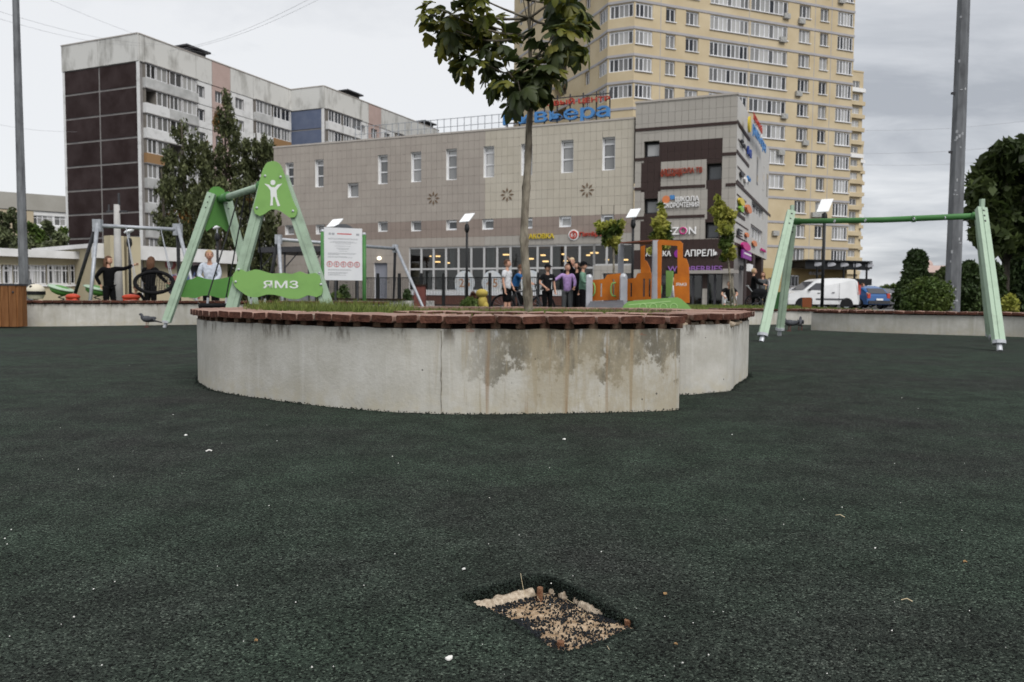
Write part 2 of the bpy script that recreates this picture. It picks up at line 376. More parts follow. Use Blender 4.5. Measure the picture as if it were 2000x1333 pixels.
# ================================================================== GROUND
def rubber_material():
    m = bpy.data.materials.new('crumb_rubber'); m.use_nodes = True; nt = m.node_tree; p = nt.nodes['Principled BSDF']
    p.inputs['Roughness'].default_value = 0.85; p.inputs['Specular IOR Level'].default_value = 0.1
    tc = N(nt, 'ShaderNodeTexCoord'); o = tc.outputs['Object']
    v = N(nt, 'ShaderNodeTexVoronoi'); v.inputs['Scale'].default_value = 300; v.inputs['Randomness'].default_value = 1.0; L(nt, o, v.inputs['Vector'])
    sp = N(nt, 'ShaderNodeSeparateColor'); L(nt, v.outputs['Color'], sp.inputs[0])
    r = N(nt, 'ShaderNodeValToRGB'); L(nt, sp.outputs[0], r.inputs[0]); e = r.color_ramp.elements
    e[0].position = 0.0; e[0].color = (0.001, 0.0015, 0.0012, 1); e[1].position = 1.0; e[1].color = (0.122, 0.165, 0.124, 1)
    k = e.new(0.22); k.color = (0.010, 0.0145, 0.0108, 1); k = e.new(0.36); k.color = (0.028, 0.041, 0.0305, 1); k = e.new(0.86); k.color = (0.043, 0.062, 0.046, 1)
    # worn areas where the green binder is gone: darker, bluer crumb
    n = N(nt, 'ShaderNodeTexNoise'); n.inputs['Scale'].default_value = 0.9; n.inputs['Detail'].default_value = 6; n.inputs['Roughness'].default_value = 0.62; L(nt, o, n.inputs['Vector'])
    mr = N(nt, 'ShaderNodeMapRange'); mr.inputs['From Min'].default_value = 0.42; mr.inputs['From Max'].default_value = 0.66; L(nt, n.outputs['Fac'], mr.inputs['Value'])
    mu = N(nt, 'ShaderNodeMix', data_type='RGBA', blend_type='MULTIPLY'); L(nt, mr.outputs[0], mu.inputs['Factor']); L(nt, r.outputs[0], mu.inputs[6]); mu.inputs[7].default_value = (0.95, 0.72, 0.88, 1)
    n2 = N(nt, 'ShaderNodeTexNoise'); n2.inputs['Scale'].default_value = 26; n2.inputs['Detail'].default_value = 4; n2.inputs['Roughness'].default_value = 0.7; L(nt, o, n2.inputs['Vector'])
    m2 = N(nt, 'ShaderNodeMapRange'); m2.inputs['From Min'].default_value = 0.3; m2.inputs['From Max'].default_value = 0.7; m2.inputs['To Min'].default_value = 0.78; m2.inputs['To Max'].default_value = 1.2; L(nt, n2.outputs['Fac'], m2.inputs['Value'])
    s = N(nt, 'ShaderNodeVectorMath', operation='SCALE'); L(nt, mu.outputs[2], s.inputs[0]); L(nt, m2.outputs[0], s.inputs['Scale'])
    n3 = N(nt, 'ShaderNodeTexNoise'); n3.inputs['Scale'].default_value = 5.5; n3.inputs['Detail'].default_value = 5; L(nt, o, n3.inputs['Vector'])
    m3 = N(nt, 'ShaderNodeMapRange'); m3.inputs['From Min'].default_value = 0.3; m3.inputs['From Max'].default_value = 0.7; m3.inputs['To Min'].default_value = 0.72; m3.inputs['To Max'].default_value = 1.3; L(nt, n3.outputs['Fac'], m3.inputs['Value'])
    s3 = N(nt, 'ShaderNodeVectorMath', operation='SCALE'); L(nt, s.outputs[0], s3.inputs[0]); L(nt, m3.outputs[0], s3.inputs['Scale'])
    L(nt, s3.outputs[0], p.inputs['Base Color'])
    b = N(nt, 'ShaderNodeBump'); b.inputs['Strength'].default_value = 1.0; b.inputs['Distance'].default_value = 0.005; b.invert = True; L(nt, v.outputs['Distance'], b.inputs['Height'])
    v2 = N(nt, 'ShaderNodeTexNoise'); v2.inputs['Scale'].default_value = 75; v2.inputs['Detail'].default_value = 3; L(nt, o, v2.inputs['Vector'])
    b2 = N(nt, 'ShaderNodeBump'); b2.inputs['Strength'].default_value = 0.7; b2.inputs['Distance'].default_value = 0.006; L(nt, v2.outputs['Fac'], b2.inputs['Height']); L(nt, b.outputs[0], b2.inputs['Normal'])
    L(nt, b2.outputs[0], p.inputs['Normal']); return m
M['crumb'] = rubber_material()
M['asphalt'] = mat('asphalt', (0.055, 0.055, 0.058), (0.09, 0.09, 0.092), 0.6, 0.85, 0.2, 40)
M['paving'] = mat('paving', (0.16, 0.155, 0.15), (0.22, 0.21, 0.2), 0.8, 0.85, 0.2, 30)
M['lawn'] = mat('lawn_soil', (0.045, 0.07, 0.02), (0.08, 0.10, 0.035), 2.5, 0.9, 0.4, 30)
M['grass'] = mat('grass_blade', (0.09, 0.135, 0.028), (0.18, 0.21, 0.06), 3.0, 0.7, island=0.4, trans=0.25)
# the damaged patch in the rubber, outlined from the photograph on the ground plane
hole_px = [(900, 1168), (925, 1158), (960, 1149), (1000, 1139), (1040, 1131), (1068, 1129), (1092, 1138), (1120, 1150), (1150, 1166), (1185, 1187), (1215, 1203), (1241, 1216), (1236, 1226),
           (1205, 1240), (1180, 1252), (1150, 1263), (1118, 1272), (1095, 1272), (1074, 1264), (1052, 1250), (1030, 1235), (1008, 1220), (985, 1206), (960, 1194), (935, 1184), (912, 1176)]
hole_pts = [G(*p) for p in hole_px]
HC = sum(hole_pts, Vector((0, 0, 0))) / len(hole_pts)
hloop = resample(catmull(hole_pts, 0.004, closed=True) + [hole_pts[0]], 0.0022)[:-1]
hang = sorted((math.atan2(p.y - HC.y, p.x - HC.x), (p - HC).length) for p in hloop)
NA = 300
def hole_r(a):
    ks = [q[0] for q in hang]; import bisect
    i = bisect.bisect(ks, a); a0, r0 = hang[i - 1]; a1, r1 = hang[i % len(hang)]
    if a1 <= a0: a1 += 2 * math.pi
    if a < a0: a += 2 * math.pi
    return r0 + (r1 - r0) * ((a - a0) / max(1e-6, a1 - a0))
angs = [-math.pi + 2 * math.pi * (i + 0.5) / NA for i in range(NA)]
rin = [hole_r(a) * (1 + 0.018 * mnoise.noise(Vector((a * 9, 3, 0))) + 0.012 * mnoise.noise(Vector((a * 31, 7, 0)))) for a in angs]
def back(a): return max(0.0, math.sin(a))            # 1 on the far side of the patch
def hole_depth(x, y):                                # sand lies low at the back, almost flush in front
    t = min(1, max(0, (y - (HC.y - 0.085)) / 0.2)); return -0.006 - 0.023 * t
g = MB(); rings = []
offs = [0.0, 0.0015, 0.004, 0.009, 0.017, 0.03, 0.05, 0.08, 0.13, 0.2, 0.35, 0.6, 1.2, 2.5, 6, 14, 34]
def ring_add(ps): b = len(g.v); g.v += [tuple(p) for p in ps]; rings.append(b)
ring_add([(HC.x + (rin[i] - 0.002) * math.cos(a), HC.y + (rin[i] - 0.002) * math.sin(a), hole_depth(0, HC.y + rin[i] * math.sin(a)) - 0.012) for i, a in enumerate(angs)])
ring_add([(HC.x + (rin[i] + 0.003 * mnoise.noise(Vector((a * 60, 1, 1)))) * math.cos(a), HC.y + (rin[i]) * math.sin(a), hole_depth(0, HC.y + rin[i] * math.sin(a)) * 0.5) for i, a in enumerate(angs)])
for o_ in offs:
    ps = []
    for i, a in enumerate(angs):
        rr = rin[i] + o_; x, y = HC.x + rr * math.cos(a), HC.y + rr * math.sin(a)
        bk = back(a); lift = (0.003 * bk + 0.001) * math.exp(-((o_ - 0.02) / 0.028) ** 2) - (0.004 if o_ < 0.002 else 0.0)
        n_ = 0.0025 * mnoise.noise(Vector((x * 55, y * 55, 2))) * math.exp(-o_ / 0.08)
        ps.append((x, y, lift + n_ if o_ < 0.5 else 0.0))
    ring_add(ps)
for k in range(len(rings) - 1):
    for i in range(NA):
        j = (i + 1) % NA; g.f.append((rings[k] + i, rings[k] + j, rings[k + 1] + j, rings[k + 1] + i)); g.m.append(0)
tag(solo('rubber_ground', g, M['crumb'], smooth=True), kind='structure')
# wide ground beyond, one sheet a little lower
g = MB(); b = [30, 120, 600, 4500]
for k in range(3):
    r0, r1 = b[k], b[k + 1]
    for i in range(48):
        a0, a1 = 2 * math.pi * i / 48, 2 * math.pi * (i + 1) / 48
        g.add([(r0 * math.cos(a0), HC.y + r0 * math.sin(a0), -0.004), (r1 * math.cos(a0), HC.y + r1 * math.sin(a0), -0.004), (r1 * math.cos(a1), HC.y + r1 * math.sin(a1), -0.004), (r0 * math.cos(a1), HC.y + r0 * math.sin(a1), -0.004)], [(0, 1, 2, 3)])
tag(solo('ground', g, M['asphalt']), kind='structure')
# ------------------------------------------------------------------ the patch: sand, crumbs, broken screed, bolts
M['sand'] = mat('sand', (0.27, 0.18, 0.105), (0.50, 0.38, 0.26), 55, 0.95, 0.8, 500, bdist=0.003, detail=9, lo=.38, hi=.6)
M['screed'] = mat('broken_screed', (0.30, 0.235, 0.17), (0.54, 0.46, 0.36), 90, 0.95, 0.9, 220, bdist=0.004)
M['crumb_loose'] = mat('loose_crumb', (0.004, 0.0045, 0.006), (0.022, 0.026, 0.03), 300, 0.7, island=0.5)
M['crumb_edge'] = mat('edge_crumb', (0.004, 0.006, 0.005), (0.022, 0.032, 0.025), 200, 0.8, island=0.5)
M['rust'] = mat('rust', (0.11, 0.048, 0.026), (0.24, 0.135, 0.08), 120, 0.9, 0.7, 500, bdist=0.002)
M['straw'] = mat('dry_straw', (0.45, 0.36, 0.22), (0.55, 0.47, 0.32), 50, 0.8)
g = MB(); prev = None; cidx = 0
g.v.append((HC.x, HC.y, hole_depth(0, HC.y)));
fr = [0.12, 0.25, 0.4, 0.55, 0.7, 0.85, 1.0, 1.03]
for q in fr:
    b0 = len(g.v)
    for i, a in enumerate(angs):
        rr = rin[i] * q; x, y = HC.x + rr * math.cos(a), HC.y + rr * math.sin(a)
        g.v.append((x, y, hole_depth(x, y) + 0.003 * mnoise.noise(Vector((x * 35, y * 35, 0))) + 0.0015 * mnoise.noise(Vector((x * 120, y * 120, 0)))))
    for i in range(NA):
        j = (i + 1) % NA
        if prev is None: g.f.append((0, b0 + i, b0 + j))
        else: g.f.append((prev + i, b0 + i, b0 + j, prev + j))
        g.m.append(0)
    prev = b0
tag(solo('sand_bed', g, M['sand'], smooth=True), kind='structure')
def chips(name, P, S, m):
    """one mesh of small six-sided crumbs"""
    n = len(P); base = np.array([(1, 0, 0), (-1, 0, 0), (0, 1, 0), (0, -1, 0), (0, 0, 1), (0, 0, -1)], float)
    F = np.array([(0, 2, 4), (2, 1, 4), (1, 3, 4), (3, 0, 4), (2, 0, 5), (1, 2, 5), (3, 1, 5), (0, 3, 5)])
    A = rng.normal(size=(n, 3, 3)); Q = np.linalg.qr(A)[0]
    V = base[None] * (0.55 + 0.9 * rng.random((n, 6, 1))) * S[:, None, None]; V = np.einsum('nij,nkj->nki', Q, V) + P[:, None, :]
    me = bpy.data.meshes.new(name); me.vertices.add(n * 6); me.vertices.foreach_set('co', V.astype(np.float32).ravel())
    idx = (F[None] + (np.arange(n) * 6)[:, None, None]).reshape(-1, 3)
    me.loops.add(len(idx) * 3); me.loops.foreach_set('vertex_index', idx.astype(np.int32).ravel())
    me.polygons.add(len(idx)); me.polygons.foreach_set('loop_start', (np.arange(len(idx)) * 3).astype(np.int32)); me.polygons.foreach_set('loop_total', np.full(len(idx), 3, np.int32))
    me.materials.append(m); me.update(calc_edges=True); o = bpy.data.objects.new(name, me); COL.objects.link(o); return o
P = []; S = []
while len(P) < 3000:
    a = random.uniform(-math.pi, math.pi); i = int((a + math.pi) / (2 * math.pi) * NA) % NA; rr = rin[i] * math.sqrt(random.random()) * 0.97
    x, y = HC.x + rr * math.cos(a), HC.y + rr * math.sin(a)
    dens = 0.2 + 0.8 * min(1, max(0, (mnoise.noise(Vector((x * 26, y * 26, 5))) + 0.18 + 1.2 * (rr / rin[i] - 0.62) + 2.6 * (HC.x - 0.03 - x)) * 1.9))
    if random.random() > dens: continue
    P.append((x, y, hole_depth(x, y) + 0.0018)); S.append(random.uniform(0.0010, 0.0027))
tag(chips('loose_crumbs', np.array(P), np.array(S), M['crumb_loose']), 'black rubber crumbs strewn over the sand in the damaged patch', 'rubber crumbs', kind='stuff')
P = []; S = []
for _ in range(9000):
    a = random.uniform(-math.pi, math.pi); i = int((a + math.pi) / (2 * math.pi) * NA) % NA; t = random.random(); bk = back(a)
    if random.random() > 0.25 + 0.75 * bk: continue
    dep = hole_depth(0, HC.y + rin[i] * math.sin(a))
    if t < 0.9: rr = rin[i] + random.uniform(-0.003, 0.003); z = dep * random.random() * 0.97
    else:
        q = random.random() ** 2.0 * 0.012; rr = rin[i] + q; z = (0.003 * bk + 0.001) * math.exp(-((q - 0.02) / 0.028) ** 2)
    P.append((HC.x + rr * math.cos(a), HC.y + rr * math.sin(a), z)); S.append(random.uniform(0.0016, 0.0036))
tag(chips('edge_crumbs', np.array(P), np.array(S), M['crumb_edge']), 'ragged dark rubber crumb along the torn edge of the patch', 'rubber crumbs', kind='stuff')
def rock(mb, c, r, seed, rot=None, n=12, v=8):
    b0 = len(mb.v); mb.ball(c, r, n, v, rot=rot)
    for i in range(b0, len(mb.v)):
        p = Vector(mb.v[i]); d = p - Vector(c); k = 1 + 0.28 * mnoise.noise(p * (1.1 / max(r)) + Vector((seed, 0, 0))) + 0.12 * mnoise.noise(p * (3.2 / max(r)))
        mb.v[i] = tuple(Vector(c) + d * k)
def zr(a): return Matrix.Rotation(a, 3, 'Z')
# pale broken screed strip, upper left, and lumps, upper right
def strip(name, pxs, width, h, label, seed):
    pts = [pz(x, y, -0.016) for x, y in pxs]; pts = resample(pts, 0.006); mb = MB(); rows = []
    for i, p in enumerate(pts):
        t = (pts[min(i + 1, len(pts) - 1)] - pts[max(i - 1, 0)]).normalized(); nn = Vector((-t.y, t.x, 0)); b0 = len(mb.v)
        for j, (q, zz) in enumerate(((-1, -0.02), (-0.9, 0.2), (-0.55, 0.8), (0, 1), (0.55, 0.95), (1, 0.75), (1.1, -0.2))):
            k = 1 + 0.35 * mnoise.noise(Vector((i * 0.22, j * 0.9, seed))); pp = p + nn * (q * width / 2 * k)
            z = hole_depth(pp.x, pp.y) + max(zz, -0.3) * h * (0.8 + 0.4 * mnoise.noise(Vector((i * 0.35, j, seed + 4)))); mb.v.append((pp.x, pp.y, z))
        rows.append(b0)
    for i in range(len(rows) - 1):
        for j in range(6): mb.f.append((rows[i] + j, rows[i] + j + 1, rows[i + 1] + j + 1, rows[i + 1] + j)); mb.m.append(0)
    for rr in (rows[0], rows[-1]): mb.f.append(tuple(rr + j for j in range(7))); mb.m.append(0)
    return tag(solo(name, mb, M['screed'], pts[0], smooth=True), label, 'concrete strip')
strip('screed_strip', [(928, 1183), (950, 1176), (985, 1163), (1015, 1155), (1040, 1150)], 0.028, 0.016, 'pale broken concrete strip along the upper left edge of the patch', 3)
strip('screed_strip', [(1133, 1177), (1155, 1188), (1180, 1199), (1205, 1209), (1222, 1216)], 0.016, 0.016, 'narrow sandy concrete ridge along the upper right edge of the patch', 9)
for k, (x, y, r_, lab) in enumerate([(1106, 1162, 0.014, 'brownish concrete lump at the top right of the patch'), (1131, 1173, 0.013, 'grey rounded concrete lump in the middle of the right edge of the patch'), (1080, 1152, 0.009, 'small dark concrete lump right of the standing bolt')]):
    p = pz(x, y, -0.02); mb = MB(); rock(mb, (p.x, p.y, hole_depth(p.x, p.y) + r_ * 0.45), (r_ * 1.25, r_ * 0.8, r_ * 0.8), k * 7, zr(-0.6))
    tag(solo('concrete_lump', mb, M['screed'], (p.x, p.y, hole_depth(p.x, p.y)), smooth=True), lab, 'stone', 'concrete lumps in the damaged patch')
for k, (x, y, h, tilt, lab) in enumerate([(1054, 1158, 0.026, 0.03, 'rusty threaded bolt standing at the top corner of the patch'), (1228, 1222, 0.010, -0.2, 'rusty bolt stub in the right corner of the patch'), (1094, 1271, 0.008, 0.1, 'rusty bolt stub in the front corner of the patch')]):
    p = pz(x, y, -0.012); z0 = hole_depth(p.x, p.y) - 0.004; mb = MB(); pts = []; rs = []
    for i in range(23):
        t = i / 22; pts.append((p.x + tilt * h * t, p.y, z0 + t * (h + 0.006))); rs.append(0.0056 + (0.0006 if i % 2 else 0) if i < 22 else 0.0045)
    mb.path(pts, rs, 14)
    tag(solo('bolt', mb, M['rust'], (p.x, p.y, z0), smooth=False), lab, 'bolt', 'rusty anchor bolts in the damaged patch')
for pts, lab in [([(1027, 1168, -.02), (1022, 1150, -.005), (1018, 1128, .012), (1017, 1120, .016)], 'thin dry stem standing up at the top of the patch'), ([(1029, 1162, -.02), (1046, 1163, -.016), (1066, 1160, -.018)], 'dry straw lying in front of the standing bolt'),
                 ([(1130, 1210, -.02), (1137, 1202, -.012), (1144, 1197, -.012)], 'short yellow straw in the middle of the sand'), ([(1105, 1168, -.02), (1113, 1175, -.01), (1121, 1179, -.012)], 'straw beside the grey concrete lump'),
                 ([(1051, 1162, -.02), (1050, 1168, -.016), (1054, 1173, -.016)], 'tiny bent straw under the standing bolt'), ([(1186, 1262, .002), (1190, 1269, .002)], 'pale straw on the rubber right of the patch'), ([(1240, 1266, .003), (1252, 1262, .003), (1262, 1264, .003)], None)]:
    mb = MB(); mb.path([pz(*q) for q in pts], 0.00045, 5)
    if lab: tag(solo('straw', mb, M['straw'], pz(*pts[0])), lab, 'dry stem', 'dry straws in and beside the patch')
# ------------------------------------------------------------------ litter on the rubber
M['white_bit'] = mat('white_litter', (0.62, 0.62, 0.60), (0.75, 0.74, 0.7), 60, 0.8)
M['leaf_bit'] = mat('brown_leaf_bit', (0.25, 0.14, 0.06), (0.4, 0.27, 0.14), 60, 0.8)
def flake(px, py, wpx, m, name, label, cat, seed):
    p = G(px, py); s = wpx * p.y / FPX; mb = MB(); n = 9; t0 = random.uniform(0, 6)
    ring = []
    for i in range(n):
        a = 2 * math.pi * i / n; r_ = s / 2 * (0.6 + 0.5 * random.random()); ring.append((p.x + r_ * math.cos(a), p.y + r_ * 0.75 * math.sin(a), 0.001 + 0.003 * random.random()))
    b0 = len(mb.v); mb.v += ring + [(x, y, z + s * 0.12 + 0.001) for x, y, z in ring] + [(p.x, p.y, 0.004 + s * 0.3)]
    for i in range(n):
        j = (i + 1) % n; mb.f += [(i, j, n + j, n + i), (n + i, n + j, 2 * n)]; mb.m += [0, 0]
    tag(solo(name, mb, m, (p.x, p.y, 0)), label, cat, 'litter on the dark rubber')
flake(877, 1290, 16, M['white_bit'], 'litter_bit', 'white crumpled scrap on the rubber nearest the camera, below the patch', 'litter', 1)
flake(906, 1115, 8, M['white_bit'], 'litter_bit', 'small white scrap left of the patch above its corner', 'litter', 2)
flake(363, 852, 7, M['white_bit'], 'litter_bit', 'small white scrap in front of the left end of the concrete planter', 'litter', 3)
flake(1102, 860, 7, M['white_bit'], 'litter_bit', 'small white scrap in front of the middle of the planter', 'litter', 4)
flake(1884, 1100, 9, M['leaf_bit'], 'leaf_scrap', 'brown dry leaf scrap far right on the rubber', 'leaf', 5)
flake(1300, 1164, 10, M['leaf_bit'], 'leaf_scrap', 'orange brown leaf scrap right of the patch', 'leaf', 6)
flake(500, 1254, 8, M['leaf_bit'], 'leaf_scrap', 'pale brown leaf scrap lower left on the rubber', 'leaf', 7)
flake(1320, 1262, 8, M['leaf_bit'], 'leaf_scrap', 'brown leaf scrap lower right of the patch', 'leaf', 8)
for a_, b_, lab in [((1760, 1174), (1782, 1177), 'pale pine needle on the rubber at the right'), ((1632, 1008), (1650, 1012), 'pale needle on the rubber right of centre'), ((402, 883), (414, 882), 'short white straw on the rubber, front left of the planter')]:
    mb = MB(); mb.path([G(*a_) + Vector((0, 0, .002)), (G(*a_) + G(*b_)) / 2 + Vector((0, 0, .006)), G(*b_) + Vector((0, 0, .002))], 0.0011 if a_[0] > 500 else 0.003, 5)
    tag(solo('dry_needle', mb, M['straw'] if a_[0] > 500 else M['white_bit'], G(*a_)), lab, 'dry needle', 'litter on the dark rubber')
P = []; S = []
while len(P) < 100:
    px, py = random.uniform(-40, 2040), random.uniform(700, 1330); p = G(px, py)
    if random.random() > min(1, (2.6 / p.y)): continue
    P.append((p.x, p.y, 0.001)); S.append(random.uniform(0.0005, 0.0016) * (1.0 + 0.25 * p.y))
tag(chips('white_specks', np.array(P), np.array(S), M['white_bit']), 'tiny white specks scattered over the rubber', 'litter', kind='stuff')
# ================================================================== PLANTERS
def concrete_wall_mat(name, stain=True):
    """cast concrete, UV = metres along the wall, metres up; localised weathering runs along the wall"""
    m = bpy.data.materials.new(name); m.use_nodes = True; nt = m.node_tree; p = nt.nodes['Principled BSDF']; p.inputs['Roughness'].default_value = 0.82; p.inputs['Specular IOR Level'].default_value = 0.3
    uv = N(nt, 'ShaderNodeUVMap').outputs[0]
    def noise_(scale, st=(1, 1, 1), det=5, ro=0.6, loc=(0, 0, 0)):
        mp = N(nt, 'ShaderNodeMapping'); mp.inputs['Scale'].default_value = st; mp.inputs['Location'].default_value = loc; L(nt, uv, mp.inputs[0])
        n = N(nt, 'ShaderNodeTexNoise'); n.inputs['Scale'].default_value = scale; n.inputs['Detail'].default_value = det; n.inputs['Roughness'].default_value = ro; L(nt, mp.outputs[0], n.inputs['Vector']); return n.outputs['Fac']
    def rng_(v, a, b, c=0.0, d=1.0, sm=True):
        r = N(nt, 'ShaderNodeMapRange'); r.interpolation_type = 'SMOOTHSTEP' if sm else 'LINEAR'
        r.inputs['From Min'].default_value = a; r.inputs['From Max'].default_value = b; r.inputs['To Min'].default_value = c; r.inputs['To Max'].default_value = d; L(nt, v, r.inputs['Value']); return r.outputs[0]
    def mul(a, b):
        q = N(nt, 'ShaderNodeMath', operation='MULTIPLY'); L(nt, a, q.inputs[0])
        if isinstance(b, float): q.inputs[1].default_value = b
        else: L(nt, b, q.inputs[1])
        return q.outputs[0]
    def add(a, b):
        q = N(nt, 'ShaderNodeMath', operation='ADD'); L(nt, a, q.inputs[0])
        if isinstance(b, float): q.inputs[1].default_value = b
        else: L(nt, b, q.inputs[1])
        return q.outputs[0]
    def mix(c, colr, f):
        x = N(nt, 'ShaderNodeMix', data_type='RGBA'); L(nt, c, x.inputs[6]); x.inputs[7].default_value = (*colr, 1); L(nt, f, x.inputs['Factor']); return x.outputs[2]
    base = N(nt, 'ShaderNodeValToRGB'); L(nt, noise_(3.2, det=9, ro=.7), base.inputs[0]); e = base.color_ramp.elements
    e[0].position = 0.32; e[0].color = (0.37, 0.355, 0.31, 1); e[1].position = 0.68; e[1].color = (0.54, 0.53, 0.495, 1)
    c = base.outputs[0]
    c = mix(c, (0.34, 0.325, 0.27), mul(rng_(noise_(9, (1, 0.10, 1)), 0.50, 0.72), 0.28 if stain else 0.7))       # vertical run-off streaks
    c = mix(c, (0.62, 0.62, 0.60), mul(rng_(noise_(22, (1, 0.07, 1), loc=(4, 0, 0)), 0.55, 0.75), 0.3))
    sx = N(nt, 'ShaderNodeSeparateXYZ'); L(nt, uv, sx.inputs[0]); U, V = sx.outputs[0], sx.outputs[1]
    c = mix(c, (0.44, 0.40, 0.30), mul(mul(rng_(V, 0.17, 0.0), rng_(noise_(12), 0.35, 0.65)), 0.6))      # soil splash by the foot
    c = mix(c, (0.09, 0.075, 0.055), mul(mul(rng_(V, 0.30, 0.40), rng_(noise_(9, (1, .25, 1), 7, .7, loc=(2, 2, 0)), 0.49, 0.62)), 0.85))  # drips from the boards
    if stain:
        # big grey weathered blotch near the free end of the front wall, brown run-offs below it
        reg = mul(rng_(U, 1.22, 0.85), rng_(U, -0.2, 0.0)); 
        n_ = add(noise_(5.5, (1, 0.8, 1), 9, 0.72, (1, 3, 0)), mul(rng_(V, 0.0, 0.40), 0.27))
        c = mix(c, (0.135, 0.122, 0.092), mul(mul(rng_(n_, 0.63, 0.69), reg), mul(rng_(noise_(34, (1, .5, 1), 6, .7), .25, .5), 0.95)))
        c = mix(c, (0.47, 0.48, 0.48), mul(mul(rng_(noise_(16, (1, 0.2, 1), loc=(9, 1, 0)), 0.57, 0.64), mul(rng_(n_, 0.70, 0.78), reg)), 0.75))
        c = mix(c, (0.22, 0.13, 0.06), mul(mul(rng_(noise_(15, (1, 0.035, 1), 3, 0.5, (6.3, 0, 0)), 0.585, 0.67), reg), 0.85))
        c = mix(c, (0.30, 0.255, 0.17), mul(mul(rng_(noise_(30, (1, 0.06, 1), 3, 0.5, (1.3, 0, 0)), 0.56, 0.66), rng_(U, 1.6, 0.9)), 0.55))
        c = mix(c, (0.32, 0.275, 0.19), mul(mul(rng_(noise_(4.5, (1, .45, 1), 7, .7, (8, 2, 0)), .40, .60), reg), .7))
        # dried red paint under the deck
        c = mix(c, (0.28, 0.07, 0.035), mul(mul(rng_(noise_(7, (1, 2.2, 1), 4, 0.6, (3.4, 1.1, 0)), 0.60, 0.62), mul(rng_(V, 0.372, 0.382), reg)), 0.9))
    v = N(nt, 'ShaderNodeTexVoronoi'); v.inputs['Scale'].default_value = 13; L(nt, uv, v.inputs['Vector'])
    sp = N(nt, 'ShaderNodeSeparateColor'); L(nt, v.outputs['Color'], sp.inputs[0])
    rad = rng_(sp.outputs[0], 0.45, 1.0, 0.0, 0.075, False)
    lt = N(nt, 'ShaderNodeMath', operation='LESS_THAN'); L(nt, v.outputs['Distance'], lt.inputs[0]); L(nt, rad, lt.inputs[1])
    c = mix(c, (0.06, 0.055, 0.05), mul(lt.outputs[0], 0.85))
    sc = rng_(noise_(40, (1, 0.5, 1), 8, 0.75, (5, 5, 0)), 0.66, 0.72)
    c = mix(c, (0.22, 0.2, 0.17), mul(sc, 0.5)); L(nt, c, p.inputs['Base Color'])
    b = N(nt, 'ShaderNodeBump'); b.inputs['Strength'].default_value = 0.5; b.inputs['Distance'].default_value = 0.004
    h = add(noise_(60, det=6), mul(lt.outputs[0], -1.5)); L(nt, h, b.inputs['Height']); L(nt, b.outputs[0], p.inputs['Normal']); return m
M['conc'] = concrete_wall_mat('cast_concrete'); M['conc2'] = concrete_wall_mat('cast_concrete_far', False)
def board_mat():
    m = mat('painted_board', (0.22, 0.125, 0.095), (0.34, 0.225, 0.185), 9, 0.72, 0.6, 60, stretch=(1, 1, 1), rnd=0.22, bdist=0.003)
    nt = m.node_tree; p = nt.nodes['Principled BSDF']; src = p.inputs['Base Color'].links[0].from_socket
    tcn = N(nt, 'ShaderNodeTexCoord'); n = N(nt, 'ShaderNodeTexNoise'); n.inputs['Scale'].default_value = 26; n.inputs['Detail'].default_value = 6; n.inputs['Roughness'].default_value = 0.7; L(nt, tcn.outputs['Object'], n.inputs['Vector'])
    r = N(nt, 'ShaderNodeMapRange'); r.inputs['From Min'].default_value = 0.56; r.inputs['From Max'].default_value = 0.66; L(nt, n.outputs['Fac'], r.inputs['Value'])
    x = N(nt, 'ShaderNodeMix', data_type='RGBA'); L(nt, r.outputs[0], x.inputs['Factor']); L(nt, src, x.inputs[6]); x.inputs[7].default_value = (0.30, 0.265, 0.22, 1)
    L(nt, x.outputs[2], p.inputs['Base Color']); return m
M['board'] = board_mat()
M['board_end'] = mat('board_worn_end', (0.16, 0.11, 0.075), (0.07, 0.032, 0.022), 14, 0.85, 0.5, 60)
M['endgrain'] = mat('board_end_grain', (0.05, 0.02, 0.014), (0.11, 0.047, 0.032), 30, 0.9, 0.6, 90, rnd=.2)
M['bearer'] = mat('dark_bearer', (0.016, 0.011, 0.009), (0.035, 0.022, 0.017), 12, 0.9, 0.4, 50)
M['soil'] = mat('soil', (0.05, 0.04, 0.028), (0.09, 0.085, 0.035), 6, 0.95, 0.6, 60)
def normals2(P):
    out_ = []
    for i in range(len(P)):
        t = (P[min(i + 1, len(P) - 1)] - P[max(i - 1, 0)]).normalized(); out_.append(Vector((t.y, -t.x, 0)))
    return out_
